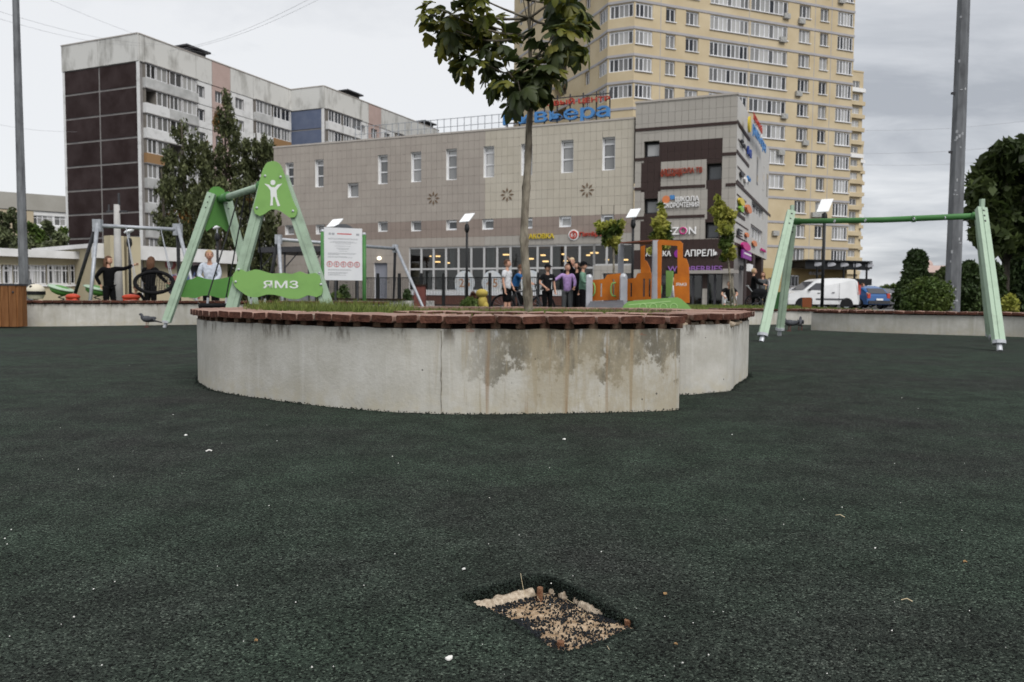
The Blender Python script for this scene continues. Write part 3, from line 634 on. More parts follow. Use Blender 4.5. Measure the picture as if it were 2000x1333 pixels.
def wall_sweep(name, P, thick, z0, z1, m, parent, kind=None, rough=0.0):
    """wall along P (outer face), thickness inwards; carries a UV map in metres"""
    Nn = normals2(P); me = bpy.data.meshes.new(name); bm = bmesh.new(); uvl = bm.loops.layers.uv.new('UVMap'); d = 0; cols = []; nz = 6
    for i, p in enumerate(P):
        if i: d += (P[i] - P[i - 1]).length
        c = []
        for j in range(nz + 1):
            z = z0 + (z1 - z0) * j / nz; o = rough * mnoise.noise(Vector((d * 3, z * 3, 1)))
            if j == nz and rough: z += rough * 2.0 * mnoise.noise(Vector((d * 9, 0, 4)))
            q = p + Nn[i] * (-o); c.append((bm.verts.new((q.x, q.y, z)), d, z))
        q = p + Nn[i] * thick; c.append((bm.verts.new((q.x, q.y, z1)), d + thick, z1)); c.append((bm.verts.new((q.x, q.y, z0)), d + thick, z0 + .001)); cols.append(c)
    for i in range(len(cols) - 1):
        for j in range(len(cols[0]) - 1):
            f = bm.faces.new((cols[i][j][0], cols[i + 1][j][0], cols[i + 1][j + 1][0], cols[i][j + 1][0]))
            for lp, k in zip(f.loops, ((i, j), (i + 1, j), (i + 1, j + 1), (i, j + 1))): lp[uvl].uv = (cols[k[0]][k[1]][1], cols[k[0]][k[1]][2])
    for e_, s in ((cols[0], -1), (cols[-1], 1)):
        f = bm.faces.new([q[0] for q in (e_ if s > 0 else e_[::-1])])
        for lp in f.loops: lp[uvl].uv = (e_[0][1] + s * ((lp.vert.co - e_[0][0].co).xy.length), lp.vert.co.z)
    bmesh.ops.recalc_face_normals(bm, faces=bm.faces)
    off = wloc(parent); bmesh.ops.translate(bm, verts=bm.verts, vec=-off); bm.to_mesh(me); bm.free(); me.materials.append(m)
    o = link(name, me, parent)
    return o
def deck(P, parent, width, z_top, th, pitch, gap, over, base_parts=True, block=True, seed=0, s_from=0, maxb=400, jitter=1.0):
    random.seed(100 + seed); Q = resample(P, pitch); Nn = normals2(Q)
    for i in range(len(Q) - 1):
        c = (Q[i] + Q[i + 1]) / 2; t = (Q[i + 1] - Q[i]).normalized(); n = Vector((t.y, -t.x, 0)); a0 = Q[i] + Nn[i] * width; a1 = Q[i + 1] + Nn[i + 1] * width
        wi = max(0.03, (a1 - a0).length - gap); wo = (Q[i + 1] - Q[i]).length + over * 0 - gap * random.uniform(0.7, 1.3)
        if (a1 - a0).dot(t) < 0: wi = 0.03
        dz = random.uniform(-.004, .004) * jitter; ov = over + random.uniform(-.012, .008) * jitter; off = random.uniform(-.004, .004) * jitter; tl = random.uniform(-.006, .006) * jitter
        ci = (a0 + a1) / 2; mb = MB(); o_ = c - n * ov; ch = th * 0.22
        def ring(cn, w_, z1, lo):
            h = w_ / 2; r_ = []
            for xx, zz in ((-h + ch * .8 * lo, -th), (h - ch * .8 * lo, -th), (h, -th + ch), (h, -.004), (h - .004, 0), (-h + .004, 0), (-h, -.004), (-h, -th + ch)):
                r_.append(cn + t * (xx + off) + Vector((0, 0, z1 + zz + tl * (xx / max(h, .01)))))
            return r_
        A = ring(o_, wo, z_top + dz, 1); B = ring(ci, wi, z_top + dz, 1)
        mb.add(A + B, [tuple(range(8, 16))] + [(k, (k + 1) % 8, 8 + (k + 1) % 8, 8 + k) for k in range(8)]); mb.add(A, [tuple(range(7, -1, -1))], 1)
        part('board', mb, [M['board'], M['endgrain']], parent)
        if block:
            b_ = MB(); x0 = Q[i] + Nn[i] * .006; b_.hexa([x0 - t * .022 + Vector((0, 0, z_top - th - .026)), x0 + t * .022 + Vector((0, 0, z_top - th - .026)), x0 + t * .022 + n * .3 + Vector((0, 0, z_top - th - .026)), x0 - t * .022 + n * .3 + Vector((0, 0, z_top - th - .026)),
                      x0 - t * .022 + Vector((0, 0, z_top - .007)), x0 + t * .022 + Vector((0, 0, z_top - .007)), x0 + t * .022 + n * .3 + Vector((0, 0, z_top - .007)), x0 - t * .022 + n * .3 + Vector((0, 0, z_top - .007))])
            part('support_block', b_, M['board_end'], parent)
# --- main spiral planter
pxs = [(1326, 800), (1300, 803), (1172, 806.5), (1032, 809), (920, 809.5), (860, 809), (762, 805), (650, 795.5), (552, 784.5), (493, 776), (426, 765), (397, 753), (389.5, 739)]
front = [G(*p) for p in pxs]
backp = [Vector(p) for p in ((-2.16, 5.75, 0), (-1.98, 6.5, 0), (-1.45, 7.2, 0), (-0.6, 7.6, 0), (0.4, 7.6, 0), (1.25, 7.15, 0), (1.68, 6.45, 0))]
side = [G(1458, 731), G(1437, 752), G(1424, 764), G(1380, 768.5), G(1329, 771.5)]
inner = [Vector(p) for p in ((0.6, 4.50, 0), (0.0, 4.53, 0), (-0.45, 4.62, 0), (-0.72, 4.74, 0))]
path_all = resample(catmull(front + backp + side + inner, 0.03), 0.03)
pl = empty('spiral_planter', (0, 5.4, 0)); tag(pl, 'round pale concrete planter with stained wall and red brown seat boards around the young tree', 'planter')
wall_sweep('wall', path_all, 0.30, -0.01, 0.404, M['conc'], pl, rough=0.003)
deck(path_all, pl, 0.44, 0.466, 0.034, 0.118, 0.012, 0.038, seed=1, jitter=.45)
bm_ = MB()
Nn = normals2(path_all)
for k in range(0, len(path_all) - 4, 4):
    for a0, a1 in ((0.05, 0.10), (0.24, 0.29)):
        p0, p1 = path_all[k], path_all[k + 4]; n0, n1 = Nn[k], Nn[k + 4]; z0, z1 = 0.4045, 0.4268
        bm_.hexa([p0 + n0 * a0 + Vector((0, 0, z0)), p1 + n1 * a0 + Vector((0, 0, z0)), p1 + n1 * a1 + Vector((0, 0, z0)), p0 + n0 * a1 + Vector((0, 0, z0)), p0 + n0 * a0 + Vector((0, 0, z1)), p1 + n1 * a0 + Vector((0, 0, z1)), p1 + n1 * a1 + Vector((0, 0, z1)), p0 + n0 * a1 + Vector((0, 0, z1))])
part('bearer', bm_, M['bearer'], pl)
# vertical casting seams: thin dark recessed-looking joint strips with crumbled edges
def seam(px, pyt, pyb, wdt=0.006):
    p = G(px, pyb); mb = MB(); pts = []
    for i in range(15):
        z = 0.395 * i / 14; pts.append((p.x + 0.0015 * math.sin(i * 1.7), p.y - 0.004, z))
    mb.path(pts, [0.0010 + 0.0022 * abs(mnoise.noise(Vector((i * .9, px, 0)))) for i in range(15)], 5); part('casting_joint', mb, mat('joint_dirt', (.12, .105, .08), (.3, .28, .23), 40, .9, lo=.4, hi=.6), pl)
seam(862, 645, 809)
P_ = []; S_ = []
for _ in range(5200):
    k = random.randrange(len(path_all)); q = path_all[k] - Nn[k] * (random.random() ** 2.2 * .035 - .002); P_.append((q.x + random.uniform(-.015, .015), q.y, random.random() ** 2 * .009)); S_.append(random.uniform(.0015, .0042))
tag(chips('edge_crumbs', np.array(P_), np.array(S_), M['crumb_edge']), 'dark rubber crumb gathered along the foot of the round planter', 'rubber crumbs', kind='stuff')
# broken mortar lip where the deck has lifted, right end
mb = MB()
for k in range(26):
    t = k / 25; p = path_all[-1] * 0 + side[4].lerp(side[2], t) if t < 0.8 else side[2].lerp(side[0], (t - .8) * 2.2)
    rock(mb, (p.x, p.y + 0.012, 0.402 + 0.004 * math.sin(k * 1.9)), (0.034, 0.016, 0.010 + 0.005 * (k % 3)), k, n=8, v=6)
part('broken_mortar', mb, M['screed'], pl, smooth=True, kind='stuff')
# soil and grass inside
iw = [p + n * 0.28 for p, n in zip(path_all, Nn)]
cut = next(i for i, p in enumerate(path_all) if i > 60 and p.x > 1.0 and p.y < 5.0 and i > len(path_all) * 0.6)
poly = [(p.x, p.y) for p in iw[:cut]]
def inside(x, y, poly):
    c = False; n = len(poly); j = n - 1
    for i in range(n):
        if (poly[i][1] > y) != (poly[j][1] > y) and x < (poly[j][0] - poly[i][0]) * (y - poly[i][1]) / (poly[j][1] - poly[i][1]) + poly[i][0]: c = not c
        j = i
    return c
mb = MB(); mb.prism([(x, y, 0.2) for x, y in poly[::4]], (0, 0, 0.19)); tag(part('soil', mb, M['soil'], pl), kind=None)
def grass(name, sampler, n, h0, h1, z, m, parent=None, lean=0.5, wd=0.004):
    P = np.array([sampler() for _ in range(n)]); a = rng.random(n) * 2 * np.pi; h = h0 + (h1 - h0) * rng.random(n) ** 1.6; w_ = wd * (0.6 + 0.8 * rng.random(n))
    dx, dy = np.cos(a), np.sin(a); V = np.zeros((n, 2, 4, 3)); b = rng.random(n) * 2 * np.pi; ln = h * lean * rng.random(n)
    base = np.stack([P[:, 0], P[:, 1], np.full(n, z) if P.shape[1] < 3 else P[:, 2]], 1); wv = np.stack([dx, dy, np.zeros(n)], 1) * w_[:, None] / 2
    mid = base + np.stack([np.cos(b) * ln * .4, np.sin(b) * ln * .4, h * .6], 1); tip = base + np.stack([np.cos(b) * ln, np.sin(b) * ln, h * (1 - .25 * rng.random(n))], 1)
    V[:, 0, 0] = base - wv; V[:, 0, 1] = base + wv; V[:, 0, 2] = mid + wv * .8; V[:, 0, 3] = mid - wv * .8
    V[:, 1, 0] = mid - wv * .8; V[:, 1, 1] = mid + wv * .8; V[:, 1, 2] = tip + wv * .1; V[:, 1, 3] = tip - wv * .1
    return quads(name, V.reshape(-1, 4, 3), m, parent)
def smp():
    while True:
        x, y = random.uniform(-1.9, 1.7), random.uniform(4.0, 7.5)
        if inside(x, y, poly) and not (x > -0.75 and 4.42 < y < 5.12):
            if random.random() < 0.55 + mnoise.noise(Vector((x * 2, y * 2, 0))): return (x, y)
tag(grass('grass', smp, 30000, 0.05, 0.105, 0.382, M['grass']), 'tufts of short green grass growing inside the round planter', 'grass', kind='stuff')
def smp0():
    while True:
        x, y = random.uniform(-1.95, -0.72), random.uniform(4.35, 5.9)
        if inside(x, y, poly) and mnoise.noise(Vector((x * 3, y * 3, 0))) > -.25: return (x, y)
tag(grass('grass', smp0, 9000, 0.08, 0.17, 0.382, M['grass'], wd=.005), 'taller unmown grass at the left inside the round planter', 'grass', kind='stuff')
# ------------------------------------------------------------------ young chestnut tree
def bark_mat(name, a, b): return mat(name, a, b, 14, 0.9, 0.8, 40, stretch=(1, 1, 0.35), bdist=0.01)
M['bark'] = bark_mat('grey_bark', (0.075, 0.062, 0.048), (0.30, 0.27, 0.215)); M['bark_dark'] = bark_mat('dark_bark', (0.05, 0.042, 0.035), (0.11, 0.095, 0.08))
M['leaf_big'] = mat('chestnut_leaf', (0.035, 0.058, 0.018), (0.075, 0.098, 0.028), 2.2, 0.5, rnd=0.3, spec=0.4, trans=0.4, coord='Generated')
M['leaf_olive'] = mat('chestnut_leaf_turning', (0.13, 0.165, 0.022), (0.21, 0.20, 0.035), 2.2, 0.5, rnd=0.3, spec=0.4, trans=0.35, coord='Generated')
def leaf_mesh(name, length, width, fold, droop, m):
    mb = MB(); prof = [0.06, 0.3, 0.62, 0.92, 1.0, 0.72, 0.06]; n = len(prof); rows = []
    for i, p_ in enumerate(prof):
        t = i / (n - 1); y = length * t; z = -droop * t * t * length; h = width / 2 * p_; b0 = len(mb.v)
        mb.v += [(-h, y, z - fold * h), (0, y, z), (h, y, z - fold * h)]; rows.append(b0)
    for i in range(n - 1):
        for j in range(2): mb.f.append((rows[i] + j, rows[i] + j + 1, rows[i + 1] + j + 1, rows[i + 1] + j)); mb.m.append(0)
    return mkdata(name, mb, m, smooth=True, recalc=False)
tree = empty('chestnut_tree', at(1033, 606, 6.2)); tree.location.z = 0.388
TB = Vector(tree.location)
tag(tree, 'young chestnut tree with thin grey trunk and large dark leaves in the round planter', 'tree')
Y = 6.2
tr_pts = [(TB.x, Y, 0.38), at(1030, 560, Y), at(1024, 480, Y), at(1026, 400, Y), at(1032, 300, Y), at(1033, 250, Y), at(1037, 190, Y), at(1036, 120, Y), at(1034, 60, Y), at(1032, 0, Y), at(1028, -60, Y), at(1030, -160, Y), at(1034, -230, Y)]
tp = catmull(tr_pts, 0.045)
rs = []
for i, p in enumerate(tp):
    t = (p.z - 0.38) / 3.4; r_ = 0.036 * (1 - 0.25 * min(1, t * 2.2)) if t < 0.42 else 0.027 * max(0.16, 1 - (t - 0.42) * 2.2)
    rs.append(r_ * (1 + 0.09 * mnoise.noise(Vector((0, 0, p.z * 9))) + (0.22 if (i % 9 == 4) else 0) * (t < .42)))
mb = MB(); mb.path(tp, rs, 12); part('trunk', mb, M['bark'], tree, smooth=True)
blobs = [(856, 48, 36), (880, 30, 40), (905, 62, 42), (868, 82, 34), (935, 28, 40), (900, 112, 40), (950, 70, 40), (930, 145, 36), (965, 110, 38), (985, 158, 34), (1012, 188, 34), (1040, 170, 46), (1068, 136, 42),
         (1092, 92, 46), (1115, 60, 42), (1105, 15, 46), (1128, 95, 34), (1090, -30, 50), (1130, -50, 44), (1085, -100, 55), (1030, -150, 60), (980, -120, 50), (925, -30, 36), (1000, -220, 60), (1060, -200, 60), (1060, 165, 40), (1130, 40, 30)]
random.seed(21); brm = MB(); cen = []
for i, (x, y, r_) in enumerate(blobs):
    dy = random.uniform(-0.35, 0.35) if i not in (0, 1) else random.uniform(-.2, .2); y -= 14; x = 1003 + (x - 1003) * .97; c = at(x, y, Y + dy); c.y = Y + dy; cen.append((c, r_ * Y / FPX))
forks = [tp[min(range(len(tp)), key=lambda k: abs(tp[k].z - z))] for z in (1.9, 1.98, 2.06, 2.14, 2.22, 2.32, 2.45, 2.6, 2.75, 2.9, 3.05, 3.2)]
for c, r_ in cen:
    f = min(forks, key=lambda q: (q - c).length + max(0, q.z - c.z) * 2); mid = (f + c) / 2 + Vector((0, 0, -0.05 + 0.08 * random.random()))
    pts = catmull([f, mid, c + Vector((0, 0, r_ * .4))], 0.08); brm.path(pts, [0.012 - 0.0085 * k / (len(pts) - 1) for k in range(len(pts))], 6)
for q in range(4):
    t_ = at(1010 + 14 * q, -20 + 5 * q, Y); brm.path([at(1034, 60 + 10 * q, Y), at(1024 + 7 * q, 10, Y), t_ + Vector((0, 0, .12))], [.006, .004, .002], 5)
part('limbs', brm, M['bark'], tree, smooth=True)
leafd = [leaf_mesh('leaf', .15, .062, 0.35, .35, M['leaf_big']), leaf_mesh('leaf', .125, .055, 0.25, .6, M['leaf_big']), leaf_mesh('leaf', .13, .056, 0.45, .5, M['leaf_olive']), leaf_mesh('leaf', .11, .05, 0.3, .2, M['leaf_olive'])]
inst = []
for bi, (c, r_) in enumerate(cen):
    olive = 0.6 if (c.x < -0.2) else (0.2 if c.z < 2.4 else 0.4)
    for k in range(int(4 + 80 * r_)):
        d = Vector((random.gauss(0, 1), random.gauss(0, 1), random.gauss(0, 1))).normalized() * r_ * (0.45 + 0.6 * random.random()); p = c + d
        ax = (d.normalized() + Vector((0, 0, -0.55))).normalized(); col_ = 2 if random.random() < olive else 0
        nl = random.choice((5, 5, 7)); e1 = ax.orthogonal().normalized(); e2 = ax.cross(e1)
        updir = (Vector((0, 0, 1)) + d.normalized() * 0.3 + Vector((random.gauss(0, .25), random.gauss(0, .25), 0))).normalized()
        rgt = ax.cross(updir).normalized(); upd = rgt.cross(ax)
        for q in range(nl):
            t = (q / (nl - 1) - 0.5) * 2.5; dirv = (ax * math.cos(t) + rgt * math.sin(t)).normalized(); s_ = (1 - 0.35 * abs(q / (nl - 1) - .5) * 2) * random.uniform(.78, 1.1)
            zz = (upd + Vector((random.gauss(0, .2), random.gauss(0, .2), random.gauss(0, .2)))); zz = (zz - dirv * zz.dot(dirv)).normalized(); xx = dirv.cross(zz)
            inst.append((Matrix(((xx.x * s_, dirv.x * s_, zz.x * s_, p.x), (xx.y * s_, dirv.y * s_, zz.y * s_, p.y), (xx.z * s_, dirv.z * s_, zz.z * s_, p.z), (0, 0, 0, 1))), col_ + (random.random() < .5), p))
inview = [q for q in inst if q[2].z < 2.95 and abs(q[2].x) < 1.1]; random.shuffle(inview)
top = inview[:300]; ids = set(id(q) for q in top); rest = [q for q in inst if id(q) not in ids]
for Mx, k, p in top:
    o = bpy.data.objects.new('leaf', leafd[k]); COL.objects.link(o); o.parent = tree; Mx = Mx.copy(); Mx.translation = Mx.translation - TB; o.matrix_basis = Mx
mb = MB()
for Mx, k, p in rest:
    d_ = leafd[k]; mb.add([Mx @ v.co for v in d_.vertices], [tuple(f.vertices) for f in d_.polygons], 0 if k < 2 else 1)
o = link('foliage', mkdata('foliage', mb, [M['leaf_big'], M['leaf_olive']], smooth=True, off=TB, recalc=False), tree); o['kind'] = 'stuff'
# ------------------------------------------------------------------ far low walls with seat boards
def far_planter(name, pxs, zc, zt, tail, label, cat, seed, grassn=0, soil=None, body=None):
    P = [G(*p) for p in pxs] + [Vector((*t, 0)) for t in tail]; P = resample(catmull(P, 0.1), 0.1); P.reverse()
    # traverse right to left so that the wall thickens away from the camera
    mid = P[len(P) // 2]; r_ = empty(name, (mid.x, mid.y, 0)); tag(r_, label, cat)
    wall_sweep('wall', P, 0.3, -0.01, zc, M['conc2'], r_)
    deck(P, r_, 0.45, zt, 0.042, 0.15, 0.012, 0.05, block=False, seed=seed)
    b_ = MB(); n_ = normals2(P)
    for k in range(len(P) - 1):
        b_.hexa([P[k] + n_[k] * .04 + Vector((0, 0, zc + .0005)), P[k + 1] + n_[k + 1] * .04 + Vector((0, 0, zc + .0005)), P[k + 1] + n_[k + 1] * .26 + Vector((0, 0, zc + .0005)), P[k] + n_[k] * .26 + Vector((0, 0, zc + .0005)),
                 P[k] + n_[k] * .04 + Vector((0, 0, zt - .0425)), P[k + 1] + n_[k + 1] * .04 + Vector((0, 0, zt - .0425)), P[k + 1] + n_[k + 1] * .26 + Vector((0, 0, zt - .0425)), P[k] + n_[k] * .26 + Vector((0, 0, zt - .0425))])
    part('bearer', b_, M['bearer'], r_)
    return r_, P
far_planter('low_wall', [(-160, 640), (0, 638.5), (150, 637.5), (300, 635.5), (450, 634), (600, 633), (760, 632)], 0.395, 0.462, [], 'long pale curved concrete seat wall with dark boards on the left behind the swing', 'wall', 11)
far_planter('low_wall', [(1400, 634.5), (1470, 634.5), (1530, 634.3), (1600, 635), (1700, 637)], 0.30, 0.355, [], 'short concrete seat wall topped with grass behind the planter to its right', 'wall', 12)
rw, RP = far_planter('low_wall', [(1584, 645), (1640, 647.5), (1720, 650.5), (1850, 654.5), (2000, 659), (2200, 668)], 0.315, 0.375, [], 'curved concrete seat wall on the right with evergreens and a steel mast behind it', 'wall', 13)
# lawns and plots behind the walls
def sheet(name, pts, z, m, kind='structure', th=None):
    mb = MB()
    if th: mb.prism([(x, y, z - th) for x, y in pts], (0, 0, th))
    else: mb.add([(x, y, z) for x, y in pts], [tuple(range(len(pts)))])
    return tag(solo(name, mb, m), kind=kind)
sheet('lawn', [(-15.0, 15.0), (-3.2, 17.0), (-3.0, 25.0), (-22, 27.0)], 0.02, M['lawn'])
sheet('lawn', [(-12, 34), (6.5, 33), (6.5, 38), (-14, 44)], 0.02, M['lawn'])
sheet('lawn', [(4.6, 17.6), (8.6, 17.4), (12, 34), (6.0, 34)], 0.27, M['lawn'], th=0.3)
sheet('plant_bed', [(RP[-1].x + .35, RP[-1].y + .42), (RP[0].x + 1.0, RP[0].y + .3), (16, 15.6), (9.5, 16.6)][::-1], 0.27, M['soil'], th=0.27)
sheet('pavement', [(-30, 27.2), (40, 34.5), (44, 48), (-34, 48)], 0.012, M['paving'])
def smp2():
    while True:
        x, y = random.uniform(4.6, 11.5), random.uniform(17.6, 33)
        if 4.6 + (y - 17.6) * .085 < x < 8.6 + (y - 17.4) * .2: return (x, y)
tag(grass('grass', smp2, 9000, 0.05, 0.13, 0.268, M['grass'], wd=0.012), 'mown grass on the raised lawn behind the short wall right of the planter', 'grass', kind='stuff')
tag(grass('grass', lambda: (random.uniform(-11, 6.3), random.uniform(33.5, 38)), 9000, 0.05, 0.14, 0.018, M['grass'], wd=0.025), 'grass strip in front of the shop windows behind the children', 'grass', kind='stuff')
tag(grass('grass', lambda: (random.uniform(-13, -3.3), random.uniform(17.3, 25)), 9000, 0.05, 0.14, 0.018, M['grass'], wd=0.015), 'grass behind the long left seat wall', 'grass', kind='stuff')
# ================================================================== PLAYGROUND
M['mint'] = mat('mint_paint', (0.36, 0.47, 0.36), (0.25, 0.32, 0.245), 5, 0.5, 0.15, 30, detail=9, lo=.5, hi=.78); M['lime'] = mat('lime_panel', (0.215, 0.40, 0.12), (0.17, 0.32, 0.10), 3, 0.55, detail=9, lo=.5, hi=.8)
M['green_d'] = mat('green_panel_inner', (0.095, 0.25, 0.06), (0.08, 0.21, 0.05), 2, 0.5); M['green_post'] = mat('green_post', (0.075, 0.21, 0.07), (0.06, 0.17, 0.055), 4, 0.45)
M['galv_l'] = mat('light_galvanised', (0.55, 0.57, 0.6), (0.42, 0.44, 0.47), 9, 0.45, metal=0.3); M['white_print'] = mat('white_print', (0.72, 0.74, 0.72), rough=0.5)
M['orange'] = mat('orange_panel', (0.58, 0.175, 0.02), (0.45, 0.13, 0.02), 4, 0.55, detail=9); M['grey_panel'] = mat('grey_panel', (0.085, 0.088, 0.10), (0.11, 0.114, 0.125), 4, 0.6)
M['red_plastic'] = mat('red_plastic', (0.45, 0.06, 0.03), rough=0.4)
def beam_box(mb, p0, p1, w_, h_, ref=Vector((1, 0, 0)), mi=0):
    p0, p1 = Vector(p0), Vector(p1); t = (p1 - p0).normalized(); a = (ref - t * ref.dot(t)).normalized(); b = t.cross(a)
    P = []
    for p in (p0, p1):
        for sx, sy in ((-1, -1), (1, -1), (1, 1), (-1, 1)): P.append(p + a * sx * w_ / 2 + b * sy * h_ / 2)
    mb.hexa(P, mi)
def plane_fac(px0, Y0, px1, Y1):
    a, b = at(px0, HZ, Y0), at(px1, HZ, Y1); return Facade((a.x, Y0), (b.x, Y1))
def panel(F, pxs, d0, d1, mb=None, mi=0):
    mb = mb or MB(); pts = [F.hit(*p) for p in pxs]; mb.prism([F.pt(a, z, d0) for a, z in pts], F.n * (d1 - d0), mi); return mb
def spx(pts, k=6): # smooth closed px outline
    return [(v.x, v.y) for v in catmull([Vector((x, y, 0)) for x, y in pts], 6, closed=True)]
def leg(parent, top, foot, wdt=0.115, m='mint'):
    mb = MB(); top, foot = Vector(top), Vector(foot); t = (foot - top).normalized(); fe = foot - t * 0.11
    beam_box(mb, top, fe, wdt, wdt * 0.62, mi=0)
    # two grooves left and right of a raised rib, as on the extruded legs
    n = Vector((0, -1, 0)); n = (n - t * n.dot(t)).normalized()
    beam_box(mb, top + n * wdt * .33, fe + n * wdt * .33, wdt * 0.22, 0.012, mi=0)
    l = part('leg', mb, M[m], parent)
    f = MB(); f.tube(fe, foot, 0.03, 0.03, 10); f.tube(fe + Vector((0, 0, .02)) , fe + t * .02, .07, .07, 8); part('foot', f, M['galv_l'], l, smooth=False)
    b = MB()
    for q in (0.03, 0.07, 0.11): b.ball(top + (foot - top) * q + n * wdt * .36, 0.014, 6, 4)
    part('bolts', b, M['dark_steel'], l)
    return l
# --- green swing on the left: near frame (side panels facing us) and far frame
Yn = 11.0; Yf = 13.4
sw = empty('swing', (at(480, 600, 12).x, 12.2, 0)); tag(sw, 'green two seat swing with lime side panels, printed child figure and white letters, left', 'swing')
Fn = plane_fac(440, Yn, 660, Yn - 0.1)
Ff = plane_fac(330, Yf, 500, Yf + .3)
def onp(F, px, py, d=0.0): a, z = F.hit(px, py); return F.pt(a, z, d)
def foot_on(F, px): a = F.s(px); return F.pt(a, 0)
leg(sw, onp(Fn, 522, 348), foot_on(Fn, 438), 0.155); leg(sw, onp(Fn, 552, 346), foot_on(Fn, 660), 0.155)
leg(sw, onp(Ff, 414, 378), foot_on(Ff, 320), 0.14); leg(sw, onp(Ff, 441, 379), foot_on(Ff, 508), 0.14)
mb = MB(); p0, p1 = onp(Ff, 432, 389), onp(Fn, 528, 357, -0.05); mb.path([p0, p0.lerp(p1, .5), p1], 0.055, 14); part('beam', mb, M['mint'], sw, smooth=True)
mb = MB(); mb.path([p0 - (p1 - p0).normalized() * .06, p0.lerp(p1, .16)], .066, 14); mb.path([p0.lerp(p1, .155), p0.lerp(p1, .175)], .085, 14); mb.path([p0.lerp(p1, .83), p1], .066, 14); mb.path([p0.lerp(p1, .825), p0.lerp(p1, .845)], .085, 14); part('beam_sleeve', mb, M['green_post'], sw, smooth=True)
tp_out = spx([(519, 332), (527, 320), (538, 317), (550, 322), (557, 336), (568, 370), (577, 396), (585, 414), (580, 426), (571, 427), (562, 421), (550, 413), (535, 411), (523, 419), (513, 424), (503, 419), (500, 408), (507, 380), (513, 352)])
op = part('head_panel', panel(Fn, tp_out, 0.07, 0.095), M['lime'], sw)
bp_out = spx([(461, 536), (467, 529), (476, 527), (486, 532), (503, 527), (517, 530), (535, 535), (560, 534), (575, 536), (590, 531), (603, 536), (620, 534), (628, 539), (631, 555), (634, 565), (631, 577), (622, 581), (606, 577), (590, 584), (570, 584), (545, 577), (525, 576), (508, 581), (490, 579), (476, 570), (465, 561), (460, 548)])
bpn = part('foot_panel', panel(Fn, bp_out, 0.07, 0.095), M['lime'], sw)
mb = MB(); F = Fn
cx, cz = F.hit(538, 359); disc_on(mb, F, cx, cz, 0.036, 0.0955, 0.098)
panel(F, [(521, 361), (530, 363), (535, 368), (542, 368), (547, 363), (556, 361), (549, 369), (545, 374), (546, 388), (552, 404), (547, 405), (542, 388), (540, 386), (538, 388), (538, 403), (533, 404), (534, 388), (533, 374), (529, 368)], 0.0955, 0.098, mb)
part('child_figure', mb, M['white_print'], op)
a0, z0 = F.hit(519, 563.5); a1, z1 = F.hit(587, 549); mb = MB(); text_on(mb, F, 'ЯМЗ', a0, a1, z0, z1, 0.0955, 0.1); part('letters', mb, M['white_print'], bpn)
mb = MB()
for x, y in ((523, 346), (553, 348), (507, 408), (577, 414), (466, 551), (472, 527), (628, 534), (631, 556)):
    mb = MB(); a, z = F.hit(x, y); p = F.pt(a, z, 0.1); mb.ball(p, (.018, .012, .018), 8, 5); part('panel_bolt', mb, M['galv_l'], sw, smooth=True)
tpf = spx([(406, 385), (407, 372), (416, 364), (427, 364), (436, 370), (440, 384), (444, 400), (448, 430), (446, 450), (440, 452), (432, 444), (421, 440), (410, 446), (402, 452), (399, 445), (404, 420)])
part('head_panel', panel(Ff, tpf, -0.06, -0.085), M['green_d'], sw)
bpf = spx([(356, 560), (362, 548), (375, 545), (385, 540), (398, 544), (412, 546), (428, 545), (442, 542), (453, 540), (458, 545), (454, 562), (450, 575), (440, 583), (425, 582), (410, 578), (395, 578), (380, 583), (366, 581), (352, 580)])
part('foot_panel', panel(Ff, bpf, -0.06, -0.085), M['green_d'], sw)
Ys = 12.3
def swing_seat(parent, top, pxl, pxr, py, Y, label=None):
    mb = MB(); a, b = at(pxl, py, Y), at(pxr, py, Y + .25); mb.path([a, a.lerp(b, .02), a.lerp(b, .98), b], [0.03, .042, .042, .03], 10, flat=2.2)
    s = part('seat', mb, M['rubber'], parent, smooth=True); c = MB(); h = MB()
    for q, tt in ((0.28, 0.38), (0.92, 0.52)):
        e_ = a.lerp(b, q); t = top[0].lerp(top[1], tt) + Vector((0, 0, -.06)); c.path([t, t.lerp(e_, .25) , e_ + Vector((0, 0, .12))], 0.011, 6)
        h.path([e_ + Vector((0, 0, .02)), e_ + Vector((0.01, 0, .13))], [.016, .02], 8)
    part('hanger', c, M['black_metal'], s); part('shackle', h, M['galv_l'], s)
swing_seat(sw, (p0, p1), 389, 446, 598, 12.0); swing_seat(sw, (p0.lerp(p1, .35), p1 + (p1 - p0) * .05), 478, 520, 599, 12.6)
# --- mint frame swing on the right
sw2 = empty('swing', (atz(1720, 10.4, 0))); tag(sw2, 'pale green metal swing frame without seats standing right of the planter', 'swing')
tL, tR = at(1552, 421, 11.2), at(1909, 409, 9.6)
def ft(px, py): return G(px, py)
leg(sw2, at(1545, 414, 11.15), ft(1487, 668), 0.115); leg(sw2, at(1549, 426, 11.35), ft(1522, 656), 0.105)
leg(sw2, at(1916, 408, 9.5), ft(1953, 686), 0.115); leg(sw2, at(1913, 416, 9.75), ft(1936, 665), 0.105)
mb = MB(); mb.path([at(1548, 433, 11.25), at(1725, 430, 10.4), at(1911, 422, 9.6)], 0.038, 14); part('beam', mb, M['green_post'], sw2, smooth=True)
mb = MB(); mb.path([at(1553, 433, 11.25), at(1562, 433, 11.2)], .05, 14); mb.path([at(1900, 422, 9.65), at(1907, 422, 9.62)], .05, 14); mb.path([at(1782, 428, 10.1), at(1787, 428, 10.1)], .044, 12); part('beam_collar', mb, M['green_post'], sw2, smooth=True)
mb = MB()
